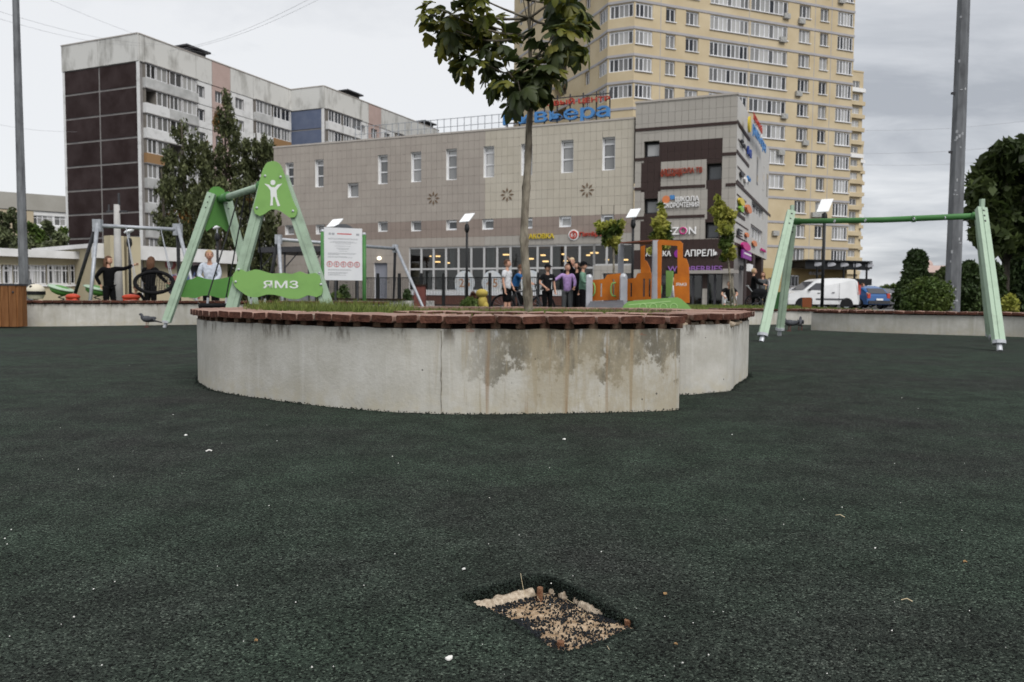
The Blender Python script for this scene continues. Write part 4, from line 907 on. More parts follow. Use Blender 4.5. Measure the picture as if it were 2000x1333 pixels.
for X in (1785, 1845, 1630, 1690): p = at(X, 435 - (X - 1550) * .03, 10.7 - (X - 1600) * .0035); mb.torus(p, .018, .006, (1, 0, 0), 10, 5)
part('eyelets', mb, M['galv_l'], sw2, smooth=True)
for q in (at(1547, 412, 11.2), at(1918, 402, 9.6)): mb = MB(); mb.box(q, (.045, .045, .16)); part('end_cap', mb, M['mint'], sw2)
mb = MB(); F = plane_fac(1505, 12.0, 1545, 11.6); panel(F, [(1513, 571), (1530, 571), (1530, 604), (1513, 604)], 0, .03, mb); part('foot_panel', mb, M['green_post'], sw2)
# --- grey steel frames behind
def grey_frame(px0, py0, px1, py1, Y0, Y1, label, feet, r_=0.05, extra=None):
    a, b = at(px0, py0, Y0), at(px1, py1, Y1); zt = (a.z + b.z) / 2
    e_ = empty('swing', ((a.x + b.x) / 2, (Y0 + Y1) / 2, 0)); tag(e_, label, 'swing')
    mb = MB(); mb.tube(a, b, r_, r_, 10); part('beam', mb, M['galv'], e_, smooth=True)
    for i, (fx, Yy) in enumerate(feet):
        t = a if i < 2 else b; f = atz(fx, Yy, 0); m_ = MB(); m_.tube(t + Vector((0, 0, .12)), f, r_ * .95, r_ * .8, 10); part('leg', m_, M['galv'] if i % 2 == 0 else M['dark_steel'], e_, smooth=True)
    m_ = MB(); m_.box(a, (.2, .14, .3)); m_.box(b, (.2, .14, .3)); part('beam_bracket', m_, M['galv'], e_)
    return e_, a, b
gf, ga, gb = grey_frame(191, 441, 347, 449, 19.0, 20.0, 'grey steel swing frame with black basket seat, behind the left seat wall', [(172, 18.0), (132, 20.2), (392, 18.9), (351, 21.0)])
# basket seat: ring, net, ropes
bc = at(301, 552, 17.2); ax = Vector((0.25, -1, 0.28)).normalized(); b_ = empty('basket_seat', (bc.x, bc.y, 0)); b_.parent = gf; b_.location = Vector((bc.x, bc.y, bc.z)) - gf.location
mb = MB(); mb.torus(bc, 0.395, 0.045, ax, 30, 8, flat1=0.62); lp = part('ring', mb, M['rubber'], b_, smooth=True)
e1 = (Vector((0, 0, 1)) - ax * ax.z).normalized(); e2 = ax.cross(e1); mb = MB()
for k in range(-6, 7):
    q = k / 7; hw = math.sqrt(1 - q * q)
    mb.tube(bc + e2 * .38 * q - e1 * .24 * hw, bc + e2 * .38 * q + e1 * .24 * hw, .006, .006, 4); mb.tube(bc + e1 * .245 * q - e2 * .38 * hw, bc + e1 * .245 * q + e2 * .38 * hw, .006, .006, 4)
part('net', mb, M['rubber'], b_)
mb = MB()
for sx, sy in ((-1, 1), (1, 1), (-1, -1), (1, -1)): mb.tube(bc + e1 * .1 * sx + e2 * .38 * sy, ga.lerp(gb, .34 if sy * e2.x < 0 else .78), .008, .008, 5)
part('rope', mb, M['galv'], b_)
grey_frame(544, 468, 772, 486, 24.5, 29.0, 'grey steel swing frame seen behind the white notice board', [(553, 23.5), (516, 25.5), (832, 26.0), (768, 31.0)], 0.06)
# --- notice board
nb = empty('notice_board', atz(671, 19.5, 0)); tag(nb, 'white notice board with red round prohibition signs between two green posts', 'notice board'); F = plane_fac(631, 19.3, 711, 19.7)
for x, yt in ((630, 452), (711, 458)):
    a, z = F.hit(x, yt); mb = MB(); mb.tube(F.pt(a, -0.01), F.pt(a, z), .05, .05, 14); p_ = part('post', mb, M['green_post'], nb, smooth=True); mb = MB(); mb.ball(F.pt(a, z), (.055, .055, .05), 12, 7); part('post_cap', mb, M['galv_l'], p_, smooth=True)
M['board_white'] = mat('enamelled_board', (0.66, 0.67, 0.69), (0.6, 0.61, 0.64), 2, 0.4); M['print_grey'] = mat('grey_print', (0.32, 0.33, 0.35), rough=0.6); M['print_red'] = mat('red_print', (0.45, 0.03, 0.03), rough=0.5)
mb = MB(); q = [F.hit(*p) for p in ((633, 444), (707, 450), (707, 549), (636, 547))]; a0, a1 = F.s(633), F.s(707); zt, zb = F.hit(670, 446)[1], F.hit(670, 548)[1]
F.box(mb, a0, a1, zb, zt, .03, .055); bd = part('board', mb, M['board_white'], nb)
mb = MB(); random.seed(4); H_ = zt - zb; W_ = a1 - a0
for row, (f0, w0) in enumerate([(.20, .8), (.215, .78), (.26, .55), (.275, .7), (.30, .4), (.345, .44), (.385, .36), (.405, .26), (.44, .22), (.48, .74), (.495, .7), (.51, .3), (.545, .5), (.56, .66), (.79, .6), (.805, .62), (.85, .54), (.862, .5), (.885, .3), (.9, .46)]):
    x = a0 + W_ * (.5 - w0 / 2) if row < 9 else a0 + W_ * .1; e_ = x + W_ * w0
    while x < e_ - .02:
        l_ = random.uniform(.02, .06); F.box(mb, x, min(e_, x + l_), zt - H_ * (f0 + .009), zt - H_ * f0, .0552, .0562); x += l_ + .012
for x_, w_ in ((.12, .06), (.2, .07), (.84, .08)): F.box(mb, a0 + W_ * x_, a0 + W_ * (x_ + w_), zt - H_ * .14, zt - H_ * .10, .0552, .0562)
part('print', mb, M['print_grey'], bd, kind='stuff')
mb = MB(); F.box(mb, a0 + W_ * .34, a0 + W_ * .72, zt - H_ * .125, zt - H_ * .105, .0552, .0562); part('heading', mb, M['print_red'], bd)
for k in range(5):
    mb = MB(); c = a0 + W_ * (.14 + .18 * k); z = zt - H_ * .695; p = F.pt(c, z, .057); mb.torus(p, .068 * W_ / 1.0, .008, F.n, 20, 5)
    F.box(mb, c - .006, c + .006, z - .05, z + .05, .0552, .0562); part('prohibition_sign', mb, M['print_red'], bd)
mb = MB()
for k in range(5):
    c = a0 + W_ * (.14 + .18 * k); z = zt - H_ * .695; disc_on(mb, F, c - .012, z + .018, .014, .0552, .0562, 8); F.box(mb, c - .035, c + .03, z - .02, z + .004, .0552, .0560)
part('pictograms', mb, M['print_grey'], bd, kind='stuff')
# board standing behind it with a dark arched top
nb2 = empty('notice_board', atz(672, 22.5, 0)); tag(nb2, 'dark arched top of a board standing just behind the white notice board', 'notice board'); F = plane_fac(645, 22.5, 705, 22.6)
panel_pts = [(648, 448), (656, 441), (664, 438), (674, 438), (683, 441), (690, 446), (702, 447), (702, 500), (648, 500)]
part('board', panel(F, panel_pts, 0, .04), M['grey_panel'], nb2); mb = MB(); mb.tube(F.pt(F.s(655), 0, -.03), F.pt(F.s(655), 2.3, -.03), .03); mb.tube(F.pt(F.s(698), 0, -.03), F.pt(F.s(698), 2.3, -.03), .03); part('post', mb, M['dark_steel'], nb2)
# --- playground train
tn = empty('play_train', atz(1250, 15.5, 0)); tag(tn, 'orange playground train with grey posts, roofed cab and lime green ramp behind the planter', 'play structure')
F1 = plane_fac(1142, 16.6, 1290, 15.6); F2 = plane_fac(1286, 15.0, 1352, 14.7); F3 = plane_fac(1250, 18.2, 1300, 17.9)
def post(px, pyt, Y, w_=0.13, cap=True):
    p = at(px, pyt, Y); mb = MB(); mb.box((p.x, Y, p.z / 2), (w_, w_, p.z)); o = part('post', mb, M['grey_paint'], tn)
    if cap: mb = MB(); mb.ball((p.x, Y, p.z), (w_ * .56, w_ * .56, w_ * .6), 12, 8); part('post_cap', mb, M['galv_l'], o, smooth=True)
post(1151, 543, 16.4); post(1218, 542, 15.9, 0.14); post(1213, 478, 17.9, .12, False); post(1280, 470, 15.3, 0.1, False)
def slotted(F, outline, slots, d, m, name, parent, th=0.03):
    """panel of vertical strips with real slots"""
    pts = [F.hit(*p) for p in outline]; xs = sorted(set([p[0] for p in pts] + [F.s(s[0], (s[2] + s[3]) / 2) for s in slots] + [F.s(s[1], (s[2] + s[3]) / 2) for s in slots]))
    mb = MB(); n = len(pts)
    def span(x):
        zs = []
        for i in range(n):
            (x0, z0), (x1, z1) = pts[i], pts[(i + 1) % n]
            if (x0 - x) * (x1 - x) <= 0 and abs(x1 - x0) > 1e-6: zs.append(z0 + (z1 - z0) * (x - x0) / (x1 - x0))
        return (min(zs), max(zs)) if len(zs) > 1 else None
    sl = [(F.s(s[0], (s[2] + s[3]) / 2), F.s(s[1], (s[2] + s[3]) / 2), F.hit(s[0], s[3])[1], F.hit(s[0], s[2])[1]) for s in slots]
    for i in range(len(xs) - 1):
        a, b = xs[i], xs[i + 1]
        if b - a < 1e-4: continue
        sa, sb = span(a + 1e-4), span(b - 1e-4)
        if not sa or not sb: continue
        cut_ = [q for q in sl if q[0] < (a + b) / 2 < q[1]]
        segs = [((sa[0], sb[0]), (sa[1], sb[1]))]
        if cut_: segs = [((sa[0], sb[0]), (cut_[0][2], cut_[0][2])), ((cut_[0][3], cut_[0][3]), (sa[1], sb[1]))]
        for (l0, l1), (h0, h1) in segs:
            mb.hexa([F.pt(a, l0, d + th), F.pt(b, l1, d + th), F.pt(b, l1, d), F.pt(a, l0, d), F.pt(a, h0, d + th), F.pt(b, h1, d + th), F.pt(b, h1, d), F.pt(a, h0, d)])
    return part(name, mb, m, parent)
slotted(F1, [(1153, 588), (1153, 548), (1182, 545), (1187, 537), (1212, 534), (1212, 586)], [(1173, 1177, 554, 580), (1197, 1201, 546, 580)], 0, M['orange'], 'side_panel', tn)
slotted(F1, [(1225, 588), (1225, 546), (1243, 543), (1247, 534), (1290, 533), (1290, 584)], [(1232, 1236, 553, 580), (1257, 1261, 545, 580), (1268, 1272, 545, 580)], 0.01, M['orange'], 'side_panel', tn)
slotted(F2, [(1286, 540), (1286, 471), (1290, 469), (1328, 471), (1334, 475), (1334, 504), (1341, 506), (1346, 520), (1347, 592), (1318, 592), (1318, 537), (1324, 535), (1324, 481), (1294, 479), (1292, 540)], [], 0, M['orange'], 'cab_front', tn) if False else None
mb = MB(); panel(F2, [(1285, 588), (1285, 472), (1290, 469), (1328, 471), (1334, 476), (1334, 504), (1341, 506), (1346, 520), (1347, 592), (1319, 592), (1317, 560), (1318, 536), (1324, 535), (1324, 481), (1293, 479), (1291, 588)], 0, .035, mb); cf = part('cab_front', mb, M['orange'], tn)
a0, z0 = F2.hit(1321, 559); a1, z1 = F2.hit(1342, 553); mb = MB(); text_on(mb, F2, 'ЯМЗ', a0, a1, z0, z1, .0355, .038); part('letters', mb, M['white_print'], cf)
mb = MB(); panel(F3, [(1252, 540), (1252, 482), (1260, 480), (1259, 508), (1264, 511), (1270, 524), (1272, 540)], 0, .03, mb); part('rear_panel', mb, M['orange'], tn)
mb = MB(); A_, B_, C_, D_ = at(1211, 476, 17.9), at(1283, 471, 15.3), at(1330, 474, 15.1), at(1262, 478, 18.0); mb.hexa([A_, B_, C_, D_, A_ + Vector((0, 0, .03)), B_ + Vector((0, 0, .03)), C_ + Vector((0, 0, .03)), D_ + Vector((0, 0, .03))]); part('roof', mb, mat('roof_panel', (0.30, 0.10, 0.06), (0.25, 0.08, 0.05), 3, 0.5), tn)
mb = MB(); panel(F1, [(1292, 580), (1292, 528), (1306, 529), (1304, 560), (1300, 580)], -.25, -.22, mb); part('inner_panel', mb, M['lime'], tn)
for cx_, s_ in ((1158, 1), (1206, -1), (1286, 1)):
    mb = MB(); a, z = F1.hit(cx_, 566); mb.path([F1.pt(a, z + .14, .08), F1.pt(a + .07 * s_, z + .13, .1), F1.pt(a + .1 * s_, z + .06, .1), F1.pt(a + .1 * s_, z - .06, .1), F1.pt(a + .07 * s_, z - .13, .1), F1.pt(a, z - .14, .08)], .018, 8); part('handle', mb, M['lime'], tn, smooth=True)
a, z = F1.s(1151), 0
mb = MB(); q = [at(1143, 607, 14.6), at(1221, 607, 14.4), at(1217, 587, 15.8), at(1153, 589, 16.3)]; mb.hexa([Vector((p.x, p.y, p.z - .06)) for p in q] + q); part('floor_plate', mb, M['grey_panel'], tn)
mb = MB(); F4 = plane_fac(1210, 13.6, 1355, 13.3); panel(F4, [(1212, 612), (1219, 596), (1228, 589), (1280, 584), (1322, 581), (1330, 584), (1344, 596), (1357, 612)], 0, .04, mb); rp = part('ramp_side', mb, M['lime'], tn)
mb = MB(); panel(F4, [(1228, 595), (1310, 588), (1310, 589.5), (1228, 596.5)], .0405, .043, mb)
for k in range(4):
    a, z = F4.hit(1256 + 20 * k, 600); mb.torus(F4.pt(a, z, .042), .06, .006, F4.n, 14, 4)
part('ramp_print', mb, mat('pale_lime_print', (0.42, 0.62, 0.28), rough=.5), rp)
mb = MB(); L0, R0 = F4.hit(1219, 596), F4.hit(1322, 581); mb.hexa([F4.pt(L0[0], L0[1] - .03, 0), F4.pt(R0[0], R0[1] - .03, 0), F4.pt(R0[0], R0[1] - .03, -1.2), F4.pt(L0[0], L0[1] - .03, -1.2), F4.pt(L0[0], L0[1], 0), F4.pt(R0[0], R0[1], 0), F4.pt(R0[0], R0[1], -1.2), F4.pt(L0[0], L0[1], -1.2)]); part('ramp_deck', mb, M['grey_panel'], tn)
mb = MB(); e_ = atz(1160, 14.2, .2); mb.ball((e_.x, e_.y, .33), (.12, .1, .035), 14, 6); mb.tube((e_.x, e_.y, 0), (e_.x, e_.y, .32), .03); part('step', mb, M['lime'], tn, smooth=True)
# --- spring rockers on the left
for x, Yy, lab, seedr in ((120, 20.5, 'green tilted dish of a rocker left of the steel swing leg', 0.3), (190, 20.0, 'green tilted dish of a rocker beside the girl with outstretched arm', 0.25)):
    p = atz(x, Yy, 0.62); e_ = empty('spring_rocker', (p.x, Yy, 0)); tag(e_, lab, 'rocker', 'dish shaped spring rockers'); rot = Matrix.Rotation(seedr, 3, 'Y')
    mb = MB(); mb.ball((p.x, Yy, .74), (.34, .34, .05), 18, 6, rot=rot); part('dish', mb, M['mint'], e_, smooth=True); mb = MB(); mb.ball((p.x, Yy, .68), (.28, .28, .13), 16, 8, rot=rot); part('bowl', mb, M['green_d'], e_, smooth=True)
    mb = MB(); pts = [(p.x + .07 * math.cos(t * .9), Yy + .07 * math.sin(t * .9), .02 + .015 * t) for t in range(38)]; mb.path(pts, .015, 5); part('spring', mb, M['dark_steel'], e_)
for x, Yy, w_, lab in ((142, 17.2, .32, 'small red plastic toy on the grass behind the left wall'), (256, 17.5, .42, 'red plastic ride-on by the crouching child')):
    p = atz(x, Yy, .55); e_ = empty('ride_on_toy', (p.x, Yy, 0)); tag(e_, lab, 'toy'); mb = MB(); mb.ball((p.x, Yy, .52), (w_ / 2, .12, .07), 14, 8); mb.box((p.x, Yy, .44), (w_ * .7, .16, .08)); part('body', mb, M['red_plastic'], e_, smooth=True)
    mb = MB(); mb.path([(p.x, Yy, .34), (p.x, Yy, .0)], [.06, .09], 10); part('pedestal', mb, M['dark_steel'], e_)
# --- wooden litter bin with slats, far left
bx = empty('litter_bin', atz(0, 12.9, 0)); tag(bx, 'brown wooden slatted litter bin at the left edge', 'litter bin')
M['slat'] = mat('stained_slat', (0.17, 0.07, 0.025), (0.27, 0.125, 0.05), 6, 0.6, 0.3, 40, stretch=(3, 3, .4), rnd=0.25)
xr = G(50, 641); xr = G(34, 641); bw = 0.78; bd_ = .26; cx_, cy_ = xr.x - bw / 2, xr.y + bd_ / 2; H_ = at(50, 556, xr.y).z
sl_me = MB(); sl_me.box((0, 0, H_ / 2), (.118, .022, H_ - .04)); sl_me = mkdata('slat', sl_me, M['slat'])
for k in range(6):
    for sy, r0 in ((-1, 0), (1, 0)): link('slat', sl_me, bx, Vector((cx_ - bw / 2 + .065 + k * .13, cy_ + sy * bd_ / 2, 0)) - wloc(bx), 0)
    if k < 2:
        for sx in (-1, 1): link('slat', sl_me, bx, Vector((cx_ + sx * bw / 2, cy_ - bd_ / 2 + .065 + k * .13, 0)) - wloc(bx), R(90))
mb = MB(); mb.box((cx_, cy_, H_ / 2), (bw - .06, bd_ - .06, H_ - .08)); part('liner', mb, M['black'], bx)
mb = MB(); mb.box((cx_, cy_, H_ - .005), (bw + .04, bd_ + .04, .03)); part('rim', mb, M['dark_steel'], bx)
mb = MB(); mb.ball(at(25, 571, cy_ - bd_ / 2 - .02), (.018, .01, .018), 8, 5); part('lock', mb, M['dark_steel'], bx)
# --- second small brown bin far right of the swing, in front of the van
b2 = empty('litter_bin', atz(1575, 23, 0)); tag(b2, 'small red brown slatted litter bin in front of the white van', 'litter bin')
for k in range(5):
    p = atz(1569 + 3.6 * k, 23, 0); mb = MB(); mb.box((p.x, 23, .37), (.05, .025, .52)); part('slat', mb, mat('red_brown_slat', (0.22, .07, .03), rough=.7) if k == 0 else bpy.data.materials['red_brown_slat'], b2)
mb = MB(); p = atz(1576, 23.15, 0); mb.box((p.x, 23.16, .3), (.25, .25, .6)); part('liner', mb, M['dark_steel'], b2)
# --- solar street lamps
M['solar'] = mat('white_lamp_top', (0.8, 0.82, 0.84), rough=0.35)
def lamp(px, pyt, Y, w_, label, tilt=0.8, arm=0.0, rd=False):
    p = at(px, pyt, Y); e_ = empty('solar_lamp', (p.x, Y, 0)); tag(e_, label, 'street lamp', 'solar street lamps round the playground')
    mb = MB(); mb.path([(p.x, Y, 0), (p.x, Y, p.z - .3)], [.06, .05], 10); part('pole', mb, M['black_metal'], e_, smooth=True)
    mb = MB(); mb.path([(p.x, Y, p.z - .62), (p.x, Y, p.z - .5), (p.x, Y, p.z - .3), (p.x, Y, p.z - .26)], [.06, .11, .09, .05], 10); part('collar', mb, M['black_metal'], e_, smooth=True)
    mb = MB(); rot = Matrix.Rotation(tilt, 3, 'X') @ Matrix.Rotation(-.12, 3, 'Y')
    if rd: mb.ball((p.x, Y, p.z), (w_ / 2, w_ * .3, .07), 14, 6, rot=Matrix.Rotation(-.35, 3, 'Y'))
    else:
        h = .5; sk = .12; vs = []
        for zz in (-.02, .02):
            for x, y in ((-w_ / 2 - sk, -h / 2), (w_ / 2 - sk, -h / 2), (w_ / 2 + sk, h / 2), (-w_ / 2 + sk, h / 2)): vs.append(rot @ Vector((x, y, zz)) + Vector((p.x, Y, p.z)))
        mb.hexa(vs)
    part('solar_head', mb, M['solar'], e_); mb = MB(); mb.tube((p.x, Y, p.z - .3), (p.x, Y, p.z - .02), .035); part('bracket', mb, M['galv'], e_)
lamp(912, 426, 33, .42, 'black lamp post with white solar head left of the tree trunk'); lamp(1237, 417, 32, .42, 'black lamp post with white solar head behind the roof of the playground train')
lamp(1611, 402, 28, .42, 'black lamp post with white solar head in front of the white van', tilt=1.2); lamp(654, 436, 36, .5, 'lamp with white solar head seen above the white notice board')
lamp(252, 452, 30, .42, 'lamp with small white head below the beam of the steel swing', rd=True); lamp(424, 444, 34, .4, 'lamp with white head seen between the legs of the far green swing frame', rd=True)
# --- tall masts
def octa(e_, pts, rs, m): mb = MB(); mb.path(pts, rs, 8); part('mast', mb, m, e_)
M['mast'] = mat('weathered_mast', (0.085, 0.088, 0.095), (0.17, 0.178, 0.19), 3, 0.6, 0.3, 20, stretch=(2, 2, .5), lo=.3, hi=.6)
p = atz(1860, 17.5, 0); e_ = empty('light_mast', (p.x, 17.5, 0)); tag(e_, 'tall tapered grey steel mast with pale scuffs behind the right seat wall', 'mast'); q = at(1881, 0, 17.5)
octa(e_, [(p.x, 17.5, 0), (p.x, 17.5, 3), (p.x, 17.5, 16)], [.17, .155, .085], M['mast'])
mb = MB(); random.seed(9)
for k in range(26):
    z = .5 + 7.5 * random.random() ** 1.3; a = -math.pi / 2 + random.uniform(-.9, .3); r_ = .172 - z * .0053; mb.box((p.x + r_ * math.cos(a), 17.5 + r_ * math.sin(a) * .96, z), (random.uniform(.02, .06), .006, random.uniform(.01, .07)), zr(a + math.pi / 2))
part('sticker_scraps', mb, mat('pale_sticker_scraps', (.42, .43, .45), rough=.8), e_, kind='stuff')
for dx, z in ((.17, 3.9), (.165, 5.2)): mb = MB(); mb.box((p.x - dx, 17.5, z), (.06, .05, .05)); part('hook', mb, M['dark_steel'], e_)
p = atz(47.5, 27, 0); e_ = empty('light_mast', (p.x, 27, 0)); tag(e_, 'tall thin grey steel mast behind the wooden litter bin on the left', 'mast')
octa(e_, [(p.x, 27, 0), (p.x, 27, 6), (p.x, 27, 18)], [.16, .13, .07], M['mast']); mb = MB(); mb.tube((p.x + .28, 27, 0), (p.x + .2, 27, 1.1), .07, .06); mb.box((p.x + .18, 27, .9), (.3, .16, .14)); part('strut', mb, M['mast'], e_)
p = atz(232, 34, 0); e_ = empty('concrete_pole', (p.x, 34, 0)); tag(e_, 'pale concrete power pole between the two girls in black', 'utility pole'); z_ = at(232, 400, 34).z
mb = MB(); mb.path([(p.x, 34, 0), (p.x, 34, z_)], [.19, .12], 10); part('shaft', mb, mat('pole_concrete', (.34, .34, .33), (.44, .43, .42), 2, .8), e_, smooth=True); mb = MB(); mb.box((p.x, 34, z_ - .3), (.9, .08, .08)); mb.tube((p.x - .35, 34, z_ - .3), (p.x - .35, 34, z_), .04); mb.tube((p.x + .1, 34, z_), (p.x + .1, 34, z_ + .5), .05); part('crossarm', mb, M['dark_steel'], e_)
# ------------------------------------------------------------------ PEOPLE
def skin_eval(V, E, Rr, sub=1, root=0):
    me = bpy.data.meshes.new('s'); me.from_pydata([tuple(v) for v in V], E, []); o = bpy.data.objects.new('s', me); COL.objects.link(o)
    md = o.modifiers.new('k', 'SKIN'); md.use_smooth_shade = True
    for i, r_ in enumerate(Rr): me.skin_vertices[0].data[i].radius = (r_, r_) if not hasattr(r_, '__len__') else r_; me.skin_vertices[0].data[i].use_root = (i == root)
    if sub: s_ = o.modifiers.new('u', 'SUBSURF'); s_.levels = sub; s_.render_levels = sub
    bpy.context.view_layer.update(); ev = o.evaluated_get(bpy.context.evaluated_depsgraph_get()); m2 = bpy.data.meshes.new_from_object(ev); vs = [v.co.copy() for v in m2.vertices]; fs = [tuple(p.vertices) for p in m2.polygons]
    bpy.data.objects.remove(o); bpy.data.meshes.remove(m2); mb = MB(); mb.add(vs, fs); return mb
STAND = dict(pelvis=(0, 0, .52), waist=(0, 0, .60), chest=(0, 0, .72), neck=(0, 0, .835), head=(0, -.008, .925), shL=(.098, 0, .80), shR=(-.098, 0, .80), elL=(.118, .01, .635), elR=(-.118, .01, .635), wrL=(.12, -.03, .49), wrR=(-.12, -.03, .49),
             hipL=(.05, 0, .50), hipR=(-.05, 0, .50), knL=(.055, -.005, .275), knR=(-.055, -.005, .275), anL=(.055, .01, .045), anR=(-.055, .01, .045))
def cloth(name, c, c2=None): return mat(name, c, c2 or tuple(x * .7 for x in c), 14, 0.95, 0.6, 30, spec=.12, bdist=.03)
SHOEW = cloth('white_shoe', (.6, .6, .6)); SHOEB = cloth('black_shoe', (.02, .02, .022))
def person(label, base, H, yaw, shirt, trousers, hairc, pose=None, sleeve='long', legs='long', hair='short', head_yaw=0.0, cap=None, shoe=None, dark=False, group=None, skinm=None, print_=None):
    J = {k: Vector(v) for k, v in STAND.items()}
    for k, v in (pose or {}).items(): J[k] = Vector(v)
    root = empty('person', base, yaw); tag(root, label, 'person', group); skinm = skinm or M['skin']
    for k in J: J[k] = J[k] * H
    names = ['pelvis', 'waist', 'chest', 'neck', 'shL', 'elL', 'wrL', 'shR', 'elR', 'wrR', 'hipL', 'knL', 'anL', 'hipR', 'knR', 'anR']; idx = {n: i for i, n in enumerate(names)}
    E = [(0, 1), (1, 2), (2, 3), (2, 4), (4, 5), (5, 6), (2, 7), (7, 8), (8, 9), (0, 10), (10, 11), (11, 12), (0, 13), (13, 14), (14, 15)]
    rad = dict(pelvis=.040, waist=.040, chest=.048, neck=.027, shL=.026, shR=.026, elL=.021, elR=.021, wrL=.016, wrR=.016, hipL=.036, hipR=.036, knL=.030, knR=.030, anL=.021, anR=.021)
    V = [J[n] for n in names]; fwd = Vector((0, -1, 0)); Rr = [rad[n] * H for n in names]
    for s in ('L', 'R'):
        d = (J['wr' + s] - J['el' + s]).normalized(); V.append(J['wr' + s] + d * .045 * H); Rr.append(.018 * H); E.append((idx['wr' + s], len(V) - 1))
        V.append(J['an' + s] + Vector((0, -.09, -.022)) * H); Rr.append(.02 * H); E.append((idx['an' + s], len(V) - 1))
    V.append(J['neck'] + (J['head'] - J['neck']) * .6); Rr.append(.03 * H); E.append((3, len(V) - 1))
    body = skin_eval(V, E, Rr)
    for s in ('L', 'R'):                                     # five fingers, curled a little
        d = (J['wr' + s] - J['el' + s]).normalized(); pc = J['wr' + s] + d * .05 * H; sd_ = d.cross(fwd); sd_ = (sd_ if sd_.length > .2 else d.cross(Vector((0, 0, 1)))).normalized(); up_ = sd_.cross(d)
        for k in range(4):
            o_ = sd_ * (.009 * (k - 1.5)) * H; ln = (.036, .042, .039, .03)[k] * H; body.path([pc + o_, pc + o_ + d * ln * .5 + up_ * .004 * H, pc + o_ + d * ln * .9 + up_ * .014 * H], [.0055 * H, .005 * H, .004 * H], 5)
        body.path([pc - d * .02 * H + sd_ * .015 * H, pc + sd_ * .03 * H, pc + d * .02 * H + sd_ * .03 * H + up_ * .008 * H], [.006 * H, .0055 * H, .0045 * H], 5)
    RH = Matrix.Rotation(head_yaw, 3, 'Z'); hc = J['head']; hb = MB()
    hb.ball((0, 0, 0), (.048 * H, .058 * H, .066 * H), 16, 12)
    for i, v in enumerate(hb.v):
        x, y, z = v; t = max(0, -z / (.066 * H)); x *= 1 - .28 * t * t; y = y * (1 - .15 * t) - .006 * H * t; hb.v[i] = (x, y, z)
    hb.ball((0, -.058 * H, -.010 * H), (.008 * H, .012 * H, .014 * H), 6, 5)
    for sx in (-1, 1): hb.ball((sx * .049 * H, .004 * H, -.006 * H), (.006 * H, .011 * H, .016 * H), 6, 5)
    hb.path([(-.016 * H, -.053 * H, -.034 * H), (0, -.056 * H, -.035 * H), (.016 * H, -.053 * H, -.034 * H)], .0035 * H, 5, mi=1)
    for sx in (-1, 1): hb.ball((sx * .019 * H, -.050 * H, .004 * H), (.0075 * H, .005 * H, .005 * H), 6, 4, mi=2); hb.path([(sx * .010 * H, -.056 * H, .017 * H), (sx * .028 * H, -.051 * H, .017 * H)], .0025 * H, 4, mi=2)
    hb.v = [tuple(RH @ Vector(p) + hc) for p in hb.v]; body.join(hb)
    lipm = bpy.data.materials.get('lips') or mat('lips', (.38, .12, .10), rough=.5); eyem = bpy.data.materials.get('eyes') or mat('eyes', (.03, .02, .018), rough=.3)
    b = lpart('body', body, [skinm, lipm, eyem], root, smooth=True)
    # shirt
    V = [J['pelvis'] + (J['pelvis'] - J['waist']) * .75, J['waist'], J['chest'], J['neck'] + Vector((0, 0, -.022 * H))]; E = [(0, 1), (1, 2), (2, 3)]; Rr = [.086 * H, .073 * H, .078 * H, .037 * H]
    for s in ('L', 'R'):
        V.append(J['sh' + s]); Rr.append(.045 * H); E.append((2, len(V) - 1)); e2 = J['el' + s] if sleeve == 'long' else J['sh' + s].lerp(J['el' + s], .72)
        V.append(e2); Rr.append((.033 if sleeve == 'long' else .040) * H); E.append((len(V) - 2, len(V) - 1))
        if sleeve == 'long': V.append(J['wr' + s] * 1.0); Rr.append(.026 * H); E.append((len(V) - 2, len(V) - 1))
    sh = skin_eval(V, E, Rr); sh = lpart('shirt', sh, shirt, root, smooth=True)
    if print_: mb = MB(); c = J['chest']; mb.box((c.x + .03 * H, c.y - .083 * H, c.z + .01 * H), (.05 * H, .004, .018 * H)); lpart('print', mb, print_, sh)
    # trousers
    V = [J['pelvis'] + (J['waist'] - J['pelvis']) * .5]; E = []; Rr = [.066 * H]
    for s in ('L', 'R'):
        V.append(J['hip' + s]); Rr.append(.058 * H); E.append((0, len(V) - 1)); V.append(J['kn' + s] if legs == 'long' else J['hip' + s].lerp(J['kn' + s], 1.0)); Rr.append((.042 if legs == 'long' else .052) * H); E.append((len(V) - 2, len(V) - 1))
        if legs == 'long': V.append(J['an' + s] + Vector((0, 0, .01 * H))); Rr.append(.036 * H); E.append((len(V) - 2, len(V) - 1))
    lpart('trousers' if legs == 'long' else 'shorts', skin_eval(V, E, Rr), trousers, root, smooth=True)
    for s in ('L', 'R'):
        f = MB(); a = J['an' + s]; f.ball((a.x, a.y - .035 * H, a.z - .022 * H), (.028 * H, .075 * H, .026 * H), 10, 6); lpart('shoe', f, shoe or SHOEB, root, smooth=True)
    if hair:
        h = MB(); nu, nv = 18, 12; h.ball((0, .004 * H, .008 * H), (.055 * H, .064 * H, .068 * H), nu, nv)
        keep = [];
        for f, mi in zip(h.f, h.m):
            c = sum((Vector(h.v[i]) for i in f), Vector((0, 0, 0))) / len(f)
            lim = -.005 * H if c.y > -.012 * H else .034 * H
            if hair == 'long' and c.y > -.02 * H: lim = -.07 * H
            if c.z > lim: keep.append(f)
        h.f = keep; h.m = [0] * len(keep)
        for i, v in enumerate(h.v):
            k = 1 + .07 * mnoise.noise(Vector(v) * (40 / H) + Vector((len(label), 0, 0))); h.v[i] = (v[0] * k, v[1] * k, v[2] * k)
